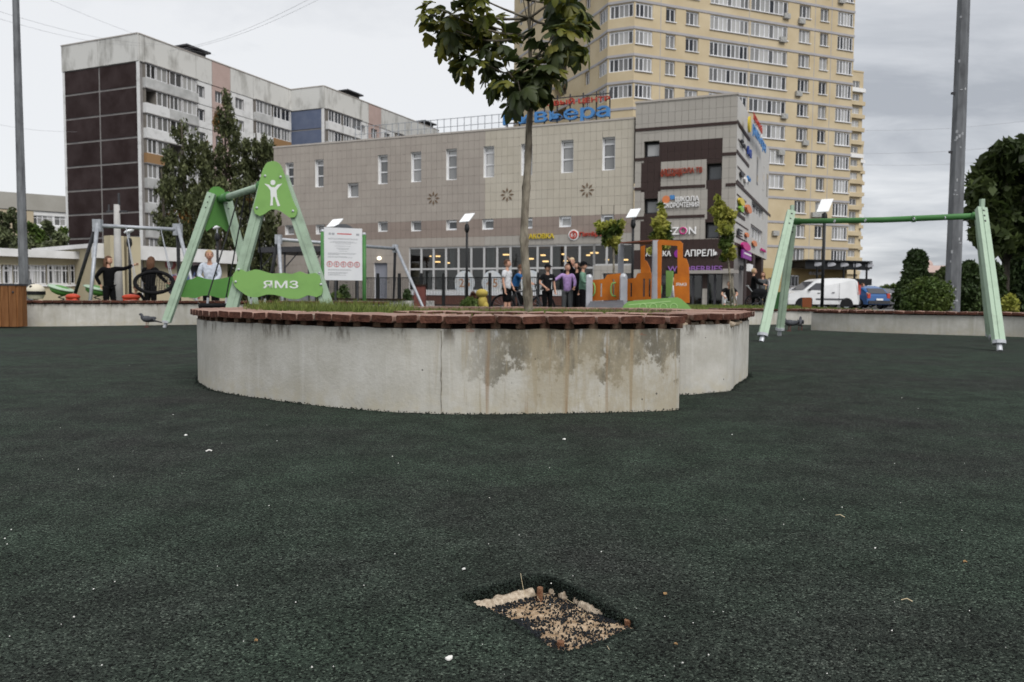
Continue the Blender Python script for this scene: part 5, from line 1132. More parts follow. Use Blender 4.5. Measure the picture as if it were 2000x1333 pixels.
        if hair == 'long':
            for k in range(9):
                a = -1.2 + 2.4 * k / 8; x = .046 * H * math.sin(a); y = .052 * H * math.cos(a) + .004 * H; h.path([(x, y, .02 * H), (x * 1.1, y * 1.12, -.06 * H), (x * 1.0, y * 1.05, -.13 * H), (x * .8, y, -.20 * H)], [.018 * H, .022 * H, .02 * H, .008 * H], 6)
        h.v = [tuple(RH @ Vector(p) + hc) for p in h.v]; lpart('hair', h, hairc, root, smooth=True)
    if cap:
        h = MB(); h.ball((0, 0, .018 * H), (.06 * H, .068 * H, .06 * H), 16, 8); keep = [f for f in h.f if sum(h.v[i][2] for i in f) / len(f) > .014 * H]; h.f = keep; h.m = [0] * len(keep)
        h.box((0, -.085 * H, .022 * H), (.075 * H, .065 * H, .008 * H), Matrix.Rotation(.15, 3, 'X')); h.v = [tuple(RH @ Vector(p) + hc) for p in h.v]; lpart('cap', h, cap, root, smooth=True)
    return root
HB = mat('brown_hair', (.07, .035, .02), (.12, .06, .035), 60, .6, .4, 200); HBL = mat('fair_hair', (.33, .22, .12), (.45, .32, .19), 60, .6, .4, 200); HD = mat('dark_hair', (.01, .008, .006), (.02, .015, .012), 60, .5, .4, 200); HBD = mat('blond_hair', (.50, .37, .22), (.58, .46, .3), 60, .6, .4, 200)
BLK = cloth('black_cloth', (.006, .006, .007)); BLK2 = cloth('soft_black_cloth', (.011, .0115, .013)); WHT = cloth('white_cloth', (.66, .67, .7)); LIL = cloth('lilac_cloth', (.42, .28, .55)); GRY = cloth('grey_cloth', (.11, .115, .12)); GRN = cloth('sage_green_cloth', (.15, .27, .2)); BLU = cloth('blue_cloth', (.03, .12, .3)); PALE = cloth('pale_blue_white_cloth', (.55, .6, .68))
CRM = cloth('cream_cloth', (.6, .57, .52))
def gp(px, Y, z=0.0): p = at(px, HZ, Y); return Vector((p.x, Y, z))
person('girl in black with brown hair stretching one arm out to the right', gp(213, 17.6), 1.46, R(68), BLK, BLK, HB, dict(elL=(.20, -.10, .80), wrL=(.26, -.24, .86), shL=(.1, -.03, .80), elR=(-.15, .09, .67), wrR=(-.10, .06, .54), knL=(.06, -.03, .275), anR=(-.06, .10, .045)), hair='long', head_yaw=.2)
person('girl in black seen from behind bending through the black basket seat of the swing', gp(294, 18.3), 1.5, R(170), BLK, BLK, HB, dict(neck=(0, -.03, .83), head=(0, -.04, .92), elL=(.16, -.05, .66), wrL=(.2, -.14, .58), elR=(-.16, -.05, .66), wrR=(-.2, -.14, .58)), hair='long')
person('fair haired boy in a white top looking down behind the green swing panel', gp(411, 15.6), 1.5, R(12), PALE, BLK, HBL, dict(neck=(0, -.02, .83), head=(0.0, -.045, .915), elL=(.13, -.03, .64), wrL=(.05, -.12, .54), elR=(-.14, -.02, .64), wrR=(-.03, -.13, .55)), head_yaw=.35)
person('child in black crouching by the red ride-on behind the left wall', gp(262, 18.6), 1.25, R(60), BLK, BLK, HB, dict(pelvis=(0, .06, .22), waist=(0, .03, .30), chest=(0, -.02, .41), neck=(0, -.05, .51), head=(0, -.08, .59), shL=(.1, -.03, .49), shR=(-.1, -.03, .49), elL=(.12, -.12, .38), elR=(-.12, -.12, .38), wrL=(.09, -.2, .3), wrR=(-.09, -.2, .3), hipL=(.05, .05, .21), hipR=(-.05, .05, .21), knL=(.07, -.14, .27), knR=(-.07, -.14, .27), anL=(.06, -.04, .045), anR=(-.06, -.04, .045)))
person('boy in white t-shirt and black shorts standing left of the tree trunk', gp(990, 20.0), 1.56, R(62), WHT, BLK, HB, dict(elL=(.14, .02, .645), wrL=(.11, -.06, .53), anL=(.055, -.03, .045)), sleeve='short', legs='short', shoe=SHOEW, head_yaw=.1)
person('boy in blue top sitting on the black bicycle behind the tree trunk', gp(1011, 20.5), 1.45, R(80), BLU, BLK, HB, dict(pelvis=(0, .07, .55), waist=(0, .05, .63), chest=(0, 0, .74), neck=(0, -.04, .84), head=(0, -.06, .93), shL=(.1, -.02, .81), shR=(-.1, -.02, .81), elL=(.14, -.14, .72), elR=(-.14, -.14, .72), wrL=(.12, -.25, .66), wrR=(-.12, -.25, .66), hipL=(.05, .06, .54), hipR=(-.05, .06, .54), knL=(.06, -.08, .35), knR=(-.06, -.06, .36), anL=(.06, -.02, .12), anR=(-.07, 0, .05)), sleeve='short')
person('boy in black t-shirt and black cap right of the tree trunk', gp(1069, 19.3), 1.42, R(20), BLK2, BLK, HD, dict(elR=(-.15, .0, .66), wrR=(-.07, -.08, .58), elL=(.14, .03, .65), wrL=(.14, -.02, .53)), sleeve='short', cap=BLK2, print_=WHT, head_yaw=.3)
person('girl in lilac sweater and grey trousers with one arm out to the left', gp(1108, 20.0), 1.46, R(-8), LIL, GRY, HB, dict(elR=(-.19, -.02, .72), wrR=(-.27, -.06, .70), elL=(.14, -.03, .66), wrL=(.13, -.1, .58)), head_yaw=.25)
person('blond child behind the girl in lilac sweater', gp(1116, 21.6), 1.70, R(10), BLK, BLK, HBD, {}, head_yaw=-.3)
person('girl in black raising a hand to her head, behind the boy in green', gp(1127, 21.0), 1.56, R(-60), BLK, BLK, HD, dict(elR=(-.15, -.05, .93), wrR=(-.09, -.12, 1.02)), hair='long')
person('child in sage green top and black cap standing by the playground train', gp(1138, 19.6), 1.50, R(75), GRN, BLK, HD, dict(elL=(.13, -.02, .65), wrL=(.10, -.13, .62), elR=(-.13, -.02, .65), wrR=(-.1, -.13, .62)), cap=BLK, head_yaw=.1)
person('man in black t-shirt and white trousers sitting low by the shop corner', gp(1424, 30, .27), 1.75, R(-12), BLK2, WHT, HB, dict(pelvis=(0, .1, .12), waist=(0, .06, .2), chest=(0, .0, .32), neck=(0, -.04, .42), head=(0, -.07, .50), shL=(.1, -.02, .40), shR=(-.1, -.02, .40), elL=(.17, -.1, .28), elR=(-.17, -.1, .28), wrL=(.11, -.2, .22), wrR=(-.11, -.2, .22), hipL=(.06, .08, .11), hipR=(-.06, .08, .11), knL=(.12, -.16, .25), knR=(-.12, -.16, .25), anL=(.11, -.2, .045), anR=(-.11, -.2, .045)), sleeve='short')
person('person in black pushing a pram by the dark shop pillars', gp(1471, 30.5, 0.1), 1.7, R(75), BLK, BLK, HBL, dict(elL=(.14, -.1, .66), wrL=(.12, -.22, .62), elR=(-.14, -.1, .66), wrR=(-.12, -.22, .62)))
person('person in grey top and black trousers beside the pram', gp(1489, 32, 0.1), 1.62, R(-20), GRY, BLK, HB, {}, hair='long')
person('small child in white inside the playground train', gp(1312, 17.4), 1.05, R(100), WHT, CRM, HBL, {})
person('person in blue jacket bending at the rear of the white van', gp(1672, 44), 1.65, R(60), BLU, BLK, HB, dict(chest=(0, -.1, .7), neck=(0, -.16, .79), head=(0, -.2, .86), shL=(.1, -.14, .77), shR=(-.1, -.14, .77), elL=(.12, -.26, .66), elR=(-.12, -.26, .66), wrL=(.1, -.34, .6), wrR=(-.1, -.34, .6)))
# --- pram
p = gp(1484, 30.2, 0.0); e_ = empty('pram', p); tag(e_, 'dark pram with small wheels beside the shop pillars', 'pram'); mb = MB(); mb.ball((p.x, p.y, .8), (.34, .2, .2), 14, 8); mb.box((p.x - .05, p.y, .68), (.5, .34, .16)); part('carrycot', mb, BLK2, e_, smooth=True)
mb = MB()
for sx in (-1, 1):
    for sy in (-1, 1): mb.torus((p.x + .24 * sx, p.y + .2 * sy, .27), .15, .02, (0, 1, 0), 16, 5); mb.tube((p.x + .24 * sx, p.y + .2 * sy, .27), (p.x - .1 * sx, p.y + .18 * sy, .66), .014)
part('wheels', mb, M['dark_steel'], e_); mb = MB(); mb.path([(p.x - .2, p.y, .75), (p.x - .5, p.y, 1.1)], .015); mb.path([(p.x - .5, p.y - .15, 1.1), (p.x - .5, p.y + .15, 1.1)], .018); part('handle', mb, M['galv_l'], e_)
# --- bicycle
def bicycle(base, yaw, label):
    b = empty('bicycle', base, yaw); tag(b, label, 'bicycle'); r_ = .33
    for x in (-.52, .53):
        w_ = empty('wheel', (0, 0, 0)); w_.parent = b; t = MB(); t.torus((x, 0, r_), r_ - .02, .024, (0, 1, 0), 32, 7); lpart('tyre', t, M['rubber'], w_, smooth=True)
        t = MB(); t.torus((x, 0, r_), r_ - .045, .01, (0, 1, 0), 28, 5); lpart('rim', t, M['dark_steel'], w_)
        t = MB(); t.path([(x, -.05, r_), (x, .05, r_)], .022, 8)
        for k in range(14): a = 2 * math.pi * k / 14; t.tube((x, .02 * (-1) ** k, r_), (x + (r_ - .05) * math.cos(a), 0, r_ + (r_ - .05) * math.sin(a)), .0025, None, 3)
        lpart('spokes', t, M['galv'], w_)
    f = MB(); bb = Vector((-.06, 0, .29)); st = Vector((-.2, 0, .72)); hd = Vector((.36, 0, .75)); hl = Vector((.39, 0, .62)); rw_ = Vector((-.52, 0, .33))
    for a, c, q in ((bb, st, .018), (st, hd, .02), (bb, hl, .024), (hd, hl, .02)): f.tube(a, c, q)
    for sy in (-.05, .05): f.tube(rw_ + Vector((0, sy, 0)), bb + Vector((0, sy * .5, 0)), .011); f.tube(rw_ + Vector((0, sy, 0)), st + Vector((0, sy * .4, -.05)), .009); f.tube(hl + Vector((0, sy * .8, -.02)), Vector((.53, sy * .8, .33)), .015)
    lpart('frame', f, M['dark_steel'], b); f = MB(); f.tube(hd, hd + Vector((-.03, 0, .14)), .014); f.path([(.33, -.3, .93), (.35, -.15, .9), (.35, .15, .9), (.33, .3, .93)], .013, 6); lpart('handlebar', f, M['black_metal'], b)
    f = MB(); f.tube(st, st + Vector((-.03, 0, .1)), .013); f.ball(st + Vector((-.04, 0, .12)), (.13, .065, .03), 10, 6); lpart('saddle', f, M['black'], b, smooth=True)
    f = MB(); f.torus(bb + Vector((0, -.05, 0)), .085, .008, (0, 1, 0), 18, 4); f.tube(bb + Vector((0, -.07, 0)), bb + Vector((.1, -.08, -.12)), .01); f.box(bb + Vector((.1, -.13, -.12)), (.09, .09, .02)); f.tube(bb + Vector((0, .07, 0)), bb + Vector((-.1, .08, .12)), .01); f.box(bb + Vector((-.1, .13, .12)), (.09, .09, .02)); lpart('crank', f, M['dark_steel'], b)
    return b
bicycle(gp(1021, 20.3), R(-6), 'black bicycle behind the tree trunk, ridden by the boy in blue')
bicycle(gp(1494, 33, 0.1), R(-4), 'dark bicycle parked by the shop pillars behind the pram')
# --- pigeons
M['pigeon'] = mat('pigeon_feathers', (.045, .047, .055), (.085, .09, .1), 20, .7)
def pigeon(px, py, yaw, label):
    p = G(px, py); b = empty('pigeon', p, yaw); tag(b, label, 'pigeon', 'pigeons on the rubber'); m_ = MB()
    m_.path([(-.17, 0, .11), (-.10, 0, .13), (-.03, 0, .145), (.05, 0, .15), (.09, 0, .17), (.105, 0, .205), (.115, 0, .225), (.13, 0, .228), (.15, 0, .222), (.163, 0, .215)], [.012, .035, .056, .055, .038, .026, .025, .024, .012, .003], 12, flat=.85); lpart('body', m_, M['pigeon'], b, smooth=True)
    for sy in (-1, 1): m_ = MB(); m_.ball((-.04, sy * .045, .15), (.11, .018, .04), 12, 6, rot=Matrix.Rotation(.15, 3, 'Y')); lpart('wing', m_, M['pigeon'], b, smooth=True)
    m_ = MB(); m_.hexa([(-.27, -.03, .085), (-.12, -.03, .115), (-.12, .03, .115), (-.27, .03, .085), (-.27, -.03, .095), (-.12, -.025, .135), (-.12, .025, .135), (-.27, .03, .095)]); lpart('tail', m_, M['black'], b)
    m_ = MB()
    for sy in (-1, 1): m_.tube((.0, sy * .025, .1), (.01, sy * .025, .005), .006); m_.box((.02, sy * .025, .004), (.05, .025, .006))
    lpart('legs', m_, mat('pigeon_leg', (.16, .05, .045)) if 'pigeon_leg' not in bpy.data.materials else bpy.data.materials['pigeon_leg'], b)
pigeon(288, 640, R(170), 'dark pigeon on the rubber beside the foot of the green swing'); pigeon(1563, 645, R(70), 'dark pigeon nearer the right seat wall end'); pigeon(1542, 647, R(200), 'small dark pigeon right of the mint swing legs')
# --- stone edged bed, brown bollard-like box and small shrubs are with the planting
# ================================================================== SHOPPING CENTRE
HB_, HM_ = 12.9, 12.0
cA = pz(535, 290, HM_); cB = pz(1240, 232.5, HM_); cC = pz(1441, 185, HB_); cBb = pz(1242, 203, HB_)
Fm = Facade(cA, cB)
_u_ = (Vector((cC.x, cC.y, 0)) - Vector((cBb.x, cBb.y, 0))).normalized()
Fb = Facade(cBb, cC)
mall = empty('shopping_centre', (Fm.pt(Fm.len / 2, 0))); tag(mall, 'taupe tiled shopping centre with long shop window and signs on its brown corner block', 'building')
def tile_mat(n, a, b): return mat(n, a, b, 0.5, 0.55, 0.0, rnd=0.02, island=0.03)
MT = [tile_mat('tile_taupe', (.325, .29, .26), (.36, .325, .29)), tile_mat('tile_beige', (.43, .395, .33), (.465, .43, .365)), tile_mat('tile_brown_band', (.25, .205, .18), (.28, .23, .20)), tile_mat('tile_greige', (.335, .315, .285), (.37, .35, .32)), tile_mat('tile_dark', (.038, .025, .023), (.05, .033, .03))]
M['backing'] = mat('dark_backing', (.19, .175, .155), (.21, .195, .175), 2, .9); M['metal_cap'] = mat('parapet_cap', (.38, .35, .32), (.42, .39, .36), 2, .5)
def clip_rects(r, holes):
    rs = [r]
    for h in holes:
        nx = []
        for a, b, c, d in rs:
            if h[0] >= b or h[1] <= a or h[2] >= d or h[3] <= c: nx.append((a, b, c, d)); continue
            if h[0] > a: nx.append((a, h[0], c, d))
            if h[1] < b: nx.append((h[1], b, c, d))
            m0, m1 = max(a, h[0]), min(b, h[1])
            if h[2] > c: nx.append((m0, m1, c, h[2]))
            if h[3] < d: nx.append((m0, m1, h[3], d))
        rs = nx
    return [q for q in rs if q[1] - q[0] > .05 and q[3] - q[2] > .05]
def rect(F, px, pyt, pyb, w=None, pw=None):
    """opening centred at px whose top/bottom are at pyt/pyb; returns (s0,s1,z0,z1)"""
    c = F.hit(px, (pyt + pyb) / 2)[0]; zt = F.hit(px, pyt)[1]; zb = F.hit(px, pyb)[1]
    if w is None: w = F.hit(px + pw / 2, (pyt + pyb) / 2)[0] - F.hit(px - pw / 2, (pyt + pyb) / 2)[0]
    return (c - w / 2, c + w / 2, zb, zt)
tall = [(566, 318, 364, 16), (624, 312, 366, 17), (748, 303, 360, 19), (813, 297, 356, 20), (882, 291, 352, 21), (955, 286, 347, 21), (1029, 281, 343, 22), (1108, 274, 338, 24), (1189, 268, 333, 25)]
small = [(566, 440, 459, 18), (626, 439, 458, 18), (690, 359, 386, 21), (748, 433, 453, 19), (813, 432, 452, 20), (882, 430, 450, 21), (953, 428, 449, 22), (1029, 426, 447, 22), (1104, 422, 444, 23), (1186, 419, 441, 24)]
mh = []; wins = []
for x, a, b, w_ in tall: r_ = rect(Fm, x, a, b, pw=w_); mh.append(r_); wins.append((r_, 1, (.42, .80)))
for x, a, b, w_ in small: r_ = rect(Fm, x, a, b, pw=w_); mh.append(r_); wins.append((r_, 1, ()))
shop = (Fm.s(799, 500), Fm.s(1160, 500), Fm.hit(950, 569.5)[1], Fm.hit(950, 481)[1]); shop2 = (shop[1], Fm.len - .02, Fm.hit(1200, 519)[1], shop[3])
door = (Fm.s(731), Fm.s(757), 0.15, Fm.hit(745, 514)[1]); low = (shop[1] + .6, Fm.len - .02, 0.2, Fm.hit(1200, 534)[1])
mh += [shop, shop2, door, low]
wb = MB(); Fm.wall(wb, 0, Fm.len, 0, HM_, mh, .32, 0, 1)
part('wall', wb, [M['backing'], M['white_paint']], mall)
zb1, zb0 = Fm.hit(760, 432)[1], Fm.hit(760, 455.5)[1]; sx_ = Fm.s(947, 400); tw, th_ = .415, .60
tm = MB()
nr = int(HM_ / th_) + 1; nc = int(Fm.len / tw) + 1
for r_ in range(nr):
    for c in range(nc):
        q = (c * tw + .006, min((c + 1) * tw - .006, Fm.len), r_ * th_ + .006, min((r_ + 1) * th_ - .006, HM_))
        if q[1] <= q[0] + .02 or q[3] <= q[2] + .02: continue
        cx, cz = (q[0] + q[1]) / 2, (q[2] + q[3]) / 2
        k = 2 if zb0 - .25 < cz < zb1 + .05 else ((1 if cx > sx_ else 0) if cz > zb1 else (3 if cx > sx_ else 0)); k = 0 if k == 3 and cz < 1 else k
        for p_ in clip_rects(q, mh): Fm.box(tm, p_[0], p_[1], p_[2], p_[3], 0.004, 0.034, k)
o = part('tiles', tm, MT, mall); o['kind'] = 'stuff'
for (a, b, c, d), n_, tr in wins: window(mall, Fm, (a + b) / 2, c, b - a, d - c, n_, tr, rec=.22, pm='pane_mall', t=.10, m=.09)
cap_ = MB(); Fm.box(cap_, -.05, Fm.len, HM_, HM_ + .12, -.4, .07); part('parapet_cap', cap_, M['metal_cap'], mall)
# body behind (roof and far sides)
bd = MB(); 
def slab(mb, F, a0, a1, z0, z1, d0, d1, mi=0): F.box(mb, a0, a1, z0, z1, d0, d1, mi)
slab(bd, Fm, 0.0, Fm.len - .01, HM_ - .3, HM_ - .02, -25, -.33); slab(bd, Fm, 0.0, .25, 0, HM_ - .3, -25, -.33); part('roof', bd, M['backing'], mall)
# shop interior, seen through the glass
rm = MB(); zc, zf = shop[3] + .05, .3
for q in [(shop[0] - .3, Fm.len - .03, zf - .1, zf, -7, -.35), (shop[0] - .3, Fm.len - .03, zc, zc + .1, -7, -.35), (shop[0] - .3, Fm.len - .03, zf, zc, -7.1, -7), (shop[0] - .4, shop[0] - .3, zf, zc, -7, -.35), (Fm.len - .05, Fm.len - .02, zf, zc, -7, -.35)]: slab(rm, Fm, *q)
part('shop_room', rm, mat('dim_shop_interior', (.10, .075, .06), (.16, .12, .10), .6, .9), mall)
random.seed(5); sh_ = MB()
for k in range(16):
    a = shop[0] + .6 + k * 1.05 + random.uniform(-.3, .3)
    if a > Fm.len - 1: break
    Fm.box(sh_, a, a + random.uniform(.3, .8), zf, zf + random.uniform(1.2, 2.4), -random.uniform(3, 5.5), -2.6, k % 3)
part('shop_shelves', sh_, [mat('shelf_brown', (.16, .10, .06), (.3, .2, .12), 6), mat('shelf_grey', (.3, .3, .3), (.16, .16, .17), 6), mat('shelf_goods', (.28, .2, .1), (.12, .06, .04), 14)], mall)
cl_ = MB()
for px in (871, 944, 950, 1071, 1076): a = Fm.s(px); Fm.box(cl_, a, a + .35, zf, zc, -.9, -.6)
part('shop_column', cl_, mat('pale_column', (.45, .5, .46), rough=.8), mall)
M['lamp_warm'] = emis('warm_ceiling_light', (1, .62, .25), 2.2); lm = MB()
for px, py, w_, d_ in ((826, 513, 9, -3), (840, 501, 7, -4), (856, 512, 10, -3.5), (877, 514, 5, -2.5), (990, 498, 11, -4), (1037, 506, 12, -3), (1062, 499, 8, -4), (1067, 511, 10, -3), (1090, 505, 5, -2.5), (1103, 497, 8, -5), (1106, 510, 6, -4), (1162, 494.5, 14, -2), (1150, 499, 6, -5), (1187, 508, 5, -2.5), (1222, 508, 10, -3), (857, 501, 8, -5), (845, 507, 7, -5)):
    Fd = Facade(Fm.pt(0, 0, d_), Fm.pt(Fm.len, 0, d_)); a, z = Fd.hit(px, py); z = min(z, zc - .05); wm = w_ * .036; Fd.box(lm, a - wm / 2, a + wm / 2, z - .05, z + .04, 0, .3)
part('ceiling_lights', lm, M['lamp_warm'], mall)
# shop front frame and panes
def shopfront(parent, F, s0, s1, z0, z1, ztr, n_, nm='shop_window', sill=True, gm='shop_glass', fm2='shop_frame'):
    f = MB(); w_ = (s1 - s0) / n_
    for i in range(n_ + 1): c = s0 + i * w_; F.box(f, c - .07, c + .07, z0, z1, -.12, -.02)
    for z in ([z0 + .05, ztr, z1 - .05] if ztr else [z0 + .05, z1 - .05]):
        for i in range(n_): F.box(f, s0 + i * w_ + .0705, s0 + (i + 1) * w_ - .0705, z - .06, z + .06, -.115, -.025)
    o = part(nm, f, M[fm2], parent); g = MB()
    for i in range(n_):
        for a, b in (((z0 + .11, ztr - .06), (ztr + .06, z1 - .11)) if ztr else ((z0 + .11, z1 - .11),)): F.box(g, s0 + i * w_ + .07, s0 + (i + 1) * w_ - .07, a, b, -.085, -.075)
    part('pane', g, M[gm], o); return o
ztr = Fm.hit(950, 525)[1]
sw_ = shopfront(mall, Fm, shop[0], shop[1], shop[2], shop[3], ztr, 14); shopfront(mall, Fm, shop2[0], shop2[1], shop2[2], shop2[3], None, 3)
mb = MB(); Fm.box(mb, shop[0] - .1, shop[1] + .05, shop[2] - .28, shop[2] - .002, .035, .14); part('sill', mb, M['white_pvc'], mall)
mb = MB(); Fm.box(mb, shop[0] - .3, shop[1], 0, shop[2] - .3, .036, .10); part('plinth', mb, mat('dark_red_plinth', (.10, .045, .035), (.13, .06, .045), 2, .8), mall)
lc = MB()
for i in range(14):
    if i in (4, 7, 10, 13): continue
    w_ = (shop[1] - shop[0]) / 14; Fm.box(lc, shop[0] + i * w_ + .09, shop[0] + (i + 1) * w_ - .09, shop[2] + .1, ztr - .08, -.32, -.30)
part('frosted_panel', lc, mat('grey_green_blind', (.15, .17, .155), (.09, .105, .10), 2, .8), mall)
# round posters in the windows
for px, t_ in ((907, '25'), (961, '45'), (1037, '7'), (1128, '25')):
    a, z = Fm.hit(px, 553); mb = MB(); disc_on(mb, Fm, a, z, .78, -.02, -.012, 28, rz=.86); dk = part('poster', mb, mat('poster_white', (.5, .55, .6), (.62, .62, .6), 3, .5) if 'poster_white' not in bpy.data.materials else bpy.data.materials['poster_white'], mall)
    mb = MB(); text_on(mb, Fm, t_, a - .42, a + .42 if len(t_) > 1 else a, z - .3, z + .3, -.011, -.006); part('figures', mb, mat('poster_brown', (.4, .22, .12), rough=.6) if 'poster_brown' not in bpy.data.materials else bpy.data.materials['poster_brown'], dk)
# service door, lamp above, second white frame
mb = MB(); Fm.box(mb, door[0], door[1], door[2], door[3], -.2, -.15); dd = part('door', mb, mat('grey_door', (.26, .27, .31), (.23, .24, .28), 2, .5), mall)
mb = MB(); a, z = Fm.hit(742, 505); mb.ball(Fm.pt(a, z, .1), (.16, .1, .13), 10, 6); part('door_lamp', mb, emis('door_light', (1, .9, .7), 1.2), mall)
mb = MB(); Fm.box(mb, low[0], low[1], low[2], low[3], -.3, -.28); part('dark_opening', mb, M['pane_dark'], mall); mb = MB(); Fm.box(mb, low[0], low[1], low[3], low[3] + .05, .035, .1)
# six pointed star ornaments
M['ornament'] = mat('brown_ornament', (.15, .105, .07), rough=.6)
for px, py in ((847, 388), (991, 381), (1147, 372)):
    a, z = Fm.hit(px, py); mb = MB(); r0 = .52
    for k in range(8):
        t = math.pi * k / 4; c = a + math.cos(t) * r0 * .62; d = z + math.sin(t) * r0 * .62; mb.prism([Fm.pt(c + .17 * math.cos(t), d + .17 * math.sin(t), .036), Fm.pt(c - .07 * math.sin(t), d + .07 * math.cos(t), .036), Fm.pt(c - .17 * math.cos(t), d - .17 * math.sin(t), .036), Fm.pt(c + .07 * math.sin(t), d - .07 * math.cos(t), .036)], Fm.n * .03)
    part('star_ornament', mb, M['ornament'], mall)
# roof railing
rl = MB(); s_a, s_b = Fm.s(690, 250), Fm.s(985, 240)
for k in range(24):
    c = s_a + (s_b - s_a) * k / 23; Fm.box(rl, c - .02, c + .02, HM_ + .1, HM_ + 1.15, -.3, -.26)
for z in (HM_ + .55, HM_ + 1.1): Fm.box(rl, s_a, s_b, z, z + .03, -.31, -.25)
part('roof_railing', rl, M['galv'], mall)
# ------------------------------------------------------------------ corner block
PR = .35
cb0 = Fb.pt(-.05, 0, 0); Lb = Fb.len
grey_h = []
def bx(x0, x1, yt, yb):  # px rectangle on the block, row heights taken at its middle
    xm = (x0 + x1) / 2; ym = (yt + yb) / 2; return (Fb.s(x0, ym), Fb.s(x1, ym), Fb.hit(xm, yb)[1], Fb.hit(xm, yt)[1])
bw_ = [bx(1258, 1288, 276, 307), bx(1380, 1410, 319, 352), bx(1258, 1285, 388, 418), bx(1377, 1404, 434, 466)]
dark_r = [(Fb.s(1257, 350), Fb.s(1413, 370), 1.0, Fb.hit(1335, 270)[1])]; grey_p = [bx(1288, 1378, 308, 365), bx(1287, 1377, 367, 423), bx(1286, 1376, 425, 478)]
gl = [bx(1256, 1326, 535, 592), bx(1335, 1372, 535, 592), bx(1381, 1411, 533, 592)]
gl = [(a, b, .15, d) for a, b, c, d in gl]
wb = MB(); Fb.wall(wb, 0, Lb, 0, HB_, bw_ + gl, .35, 0, 0); part('wall', wb, [M['backing']], mall)
twb, thb = Lb / 15, .61; nt_ = 0; meshes = {}
zst = [Fb.hit(1340, y)[1] for y in (247.5, 306.5, 365.5, 423.5)]
ext = MB()
for r_ in range(int(HB_ / thb) + 1):
    for c in range(15):
        q = (c * twb + .007, (c + 1) * twb - .007, r_ * thb + .007, min((r_ + 1) * thb - .007, HB_))
        if q[3] <= q[2] + .03: continue
        for p_ in clip_rects(q, bw_ + gl):
            cx, cz = (p_[0] + p_[1]) / 2, (p_[2] + p_[3]) / 2; dk = any(d[0] < cx < d[1] and d[2] < cz < d[3] for d in dark_r) and not any(g_[0] < cx < g_[1] and g_[2] < cz < g_[3] for g_ in grey_p)
            if cz < Fb.hit(1340, 480)[1] and cz > Fb.hit(1340, 528)[1]: dk = True
            w_, h_ = round(p_[1] - p_[0], 2), round(p_[3] - p_[2], 2)
            if nt_ < 300:
                key = (w_, h_, dk)
                if key not in meshes: t_ = MB(); t_.box((0, 0, h_ / 2), (w_, .03, h_)); meshes[key] = mkdata('tile', t_, MT[4] if dk else MT[3])
                link('tile', meshes[key], mall, Fb.pt(cx, p_[2], .02) - wloc(mall), Fb.rz); nt_ += 1
            else: Fb.box(ext, p_[0], p_[1], p_[2], p_[3], .005, .035, 1 if dk else 0)
if ext.v: o = part('tiles', ext, [MT[3], MT[4]], mall); o['kind'] = 'stuff'
st = MB()
xs_ = {0: [(0, Lb)], 1: [(0, bw_[0][0] + .05), (bw_[1][1] + .02, Lb)], 2: [(0, Fb.s(1256)), (grey_p[0][0], grey_p[0][1]), (Fb.s(1413), Lb)], 3: [(0, Fb.s(1256)), (grey_p[1][0], grey_p[1][1]), (Fb.s(1413), Lb)]}
for i, z in enumerate(zst):
    for a, b in xs_[i]: Fb.box(st, a, b, z - .09, z + .09, .036, .075)
part('dark_stripe', st, MT[4], mall)
for a, b, c, d in bw_:
    f = MB(); Fb.box(f, a, b, c, d, -.34, -.32); part('window_recess', f, M['black'], mall)
    window(mall, Fb, (a + b) / 2 + .06, c + .04, (b - a) * .86, (d - c) * .82, 1, (), rec=.2, fm='dark_steel', pm='pane_mall', t=.04)
for a, b, c, d in gl: shopfront(mall, Fb, a, b, c, d, None, 2, 'entrance_glazing', gm='shop_glass', fm2='dark_steel'); 
rm = MB(); Fb.box(rm, .2, Lb - .2, .1, 3.2, -4, -3.9); Fb.box(rm, .2, Lb - .2, .05, .1, -3.9, -.36); Fb.box(rm, .2, Lb - .2, 3.2, 3.3, -3.9, -.36); part('entrance_room', rm, mat('dark_entrance', (.03, .04, .045), (.05, .06, .07), 1, .8), mall)
mb = MB(); z = Fb.hit(1380, 532)[1]; Fb.box(mb, Fb.s(1345), Lb + .3, z - .1, z + .1, .036, .6); part('entrance_canopy', mb, mat('canopy_edge', (.3, .28, .26), rough=.6), mall)
cap_ = MB(); Fb.box(cap_, -.05, Lb + .05, HB_, HB_ + .12, -.4, .08); part('parapet_cap', cap_, M['metal_cap'], mall)
# side facade of the block, running away to the right
cD = pz(1503, 294, HB_); Fs = Facade(cC, cD)
zo = Fs.hit(1475, 497)[1]; sidem = tile_mat('tile_side_pale', (.44, .43, .41), (.48, .47, .45)); wb = MB()
sh_w = [(Fs.s(1470), Fs.s(1485), Fs.hit(1476, 455)[1], Fs.hit(1476, 432)[1]), (Fs.s(1468), Fs.s(1484), Fs.hit(1476, 400)[1] - .9, Fs.hit(1476, 400)[1])]
sh_w = [(Fs.s(1466, 460), Fs.s(1489, 460), Fs.hit(1478, 470)[1], Fs.hit(1478, 445)[1]), (Fs.s(1468, 410), Fs.s(1491, 410), Fs.hit(1478, 420)[1], Fs.hit(1478, 397)[1])]
Fs.wall(wb, 0, Fs.len, zo, HB_, sh_w, .3, 0, 0); part('side_wall', wb, sidem, mall)
wb = MB(); Fs.box(wb, 0, 4.5, 0, zo, -.4, -.01); part('side_base', wb, tile_mat('tile_grey_base', (.16, .15, .145), (.19, .18, .17)), mall)
for a, b, c, d in sh_w: window(mall, Fs, (a + b) / 2, c, b - a, d - c, 4, (), rec=.15)
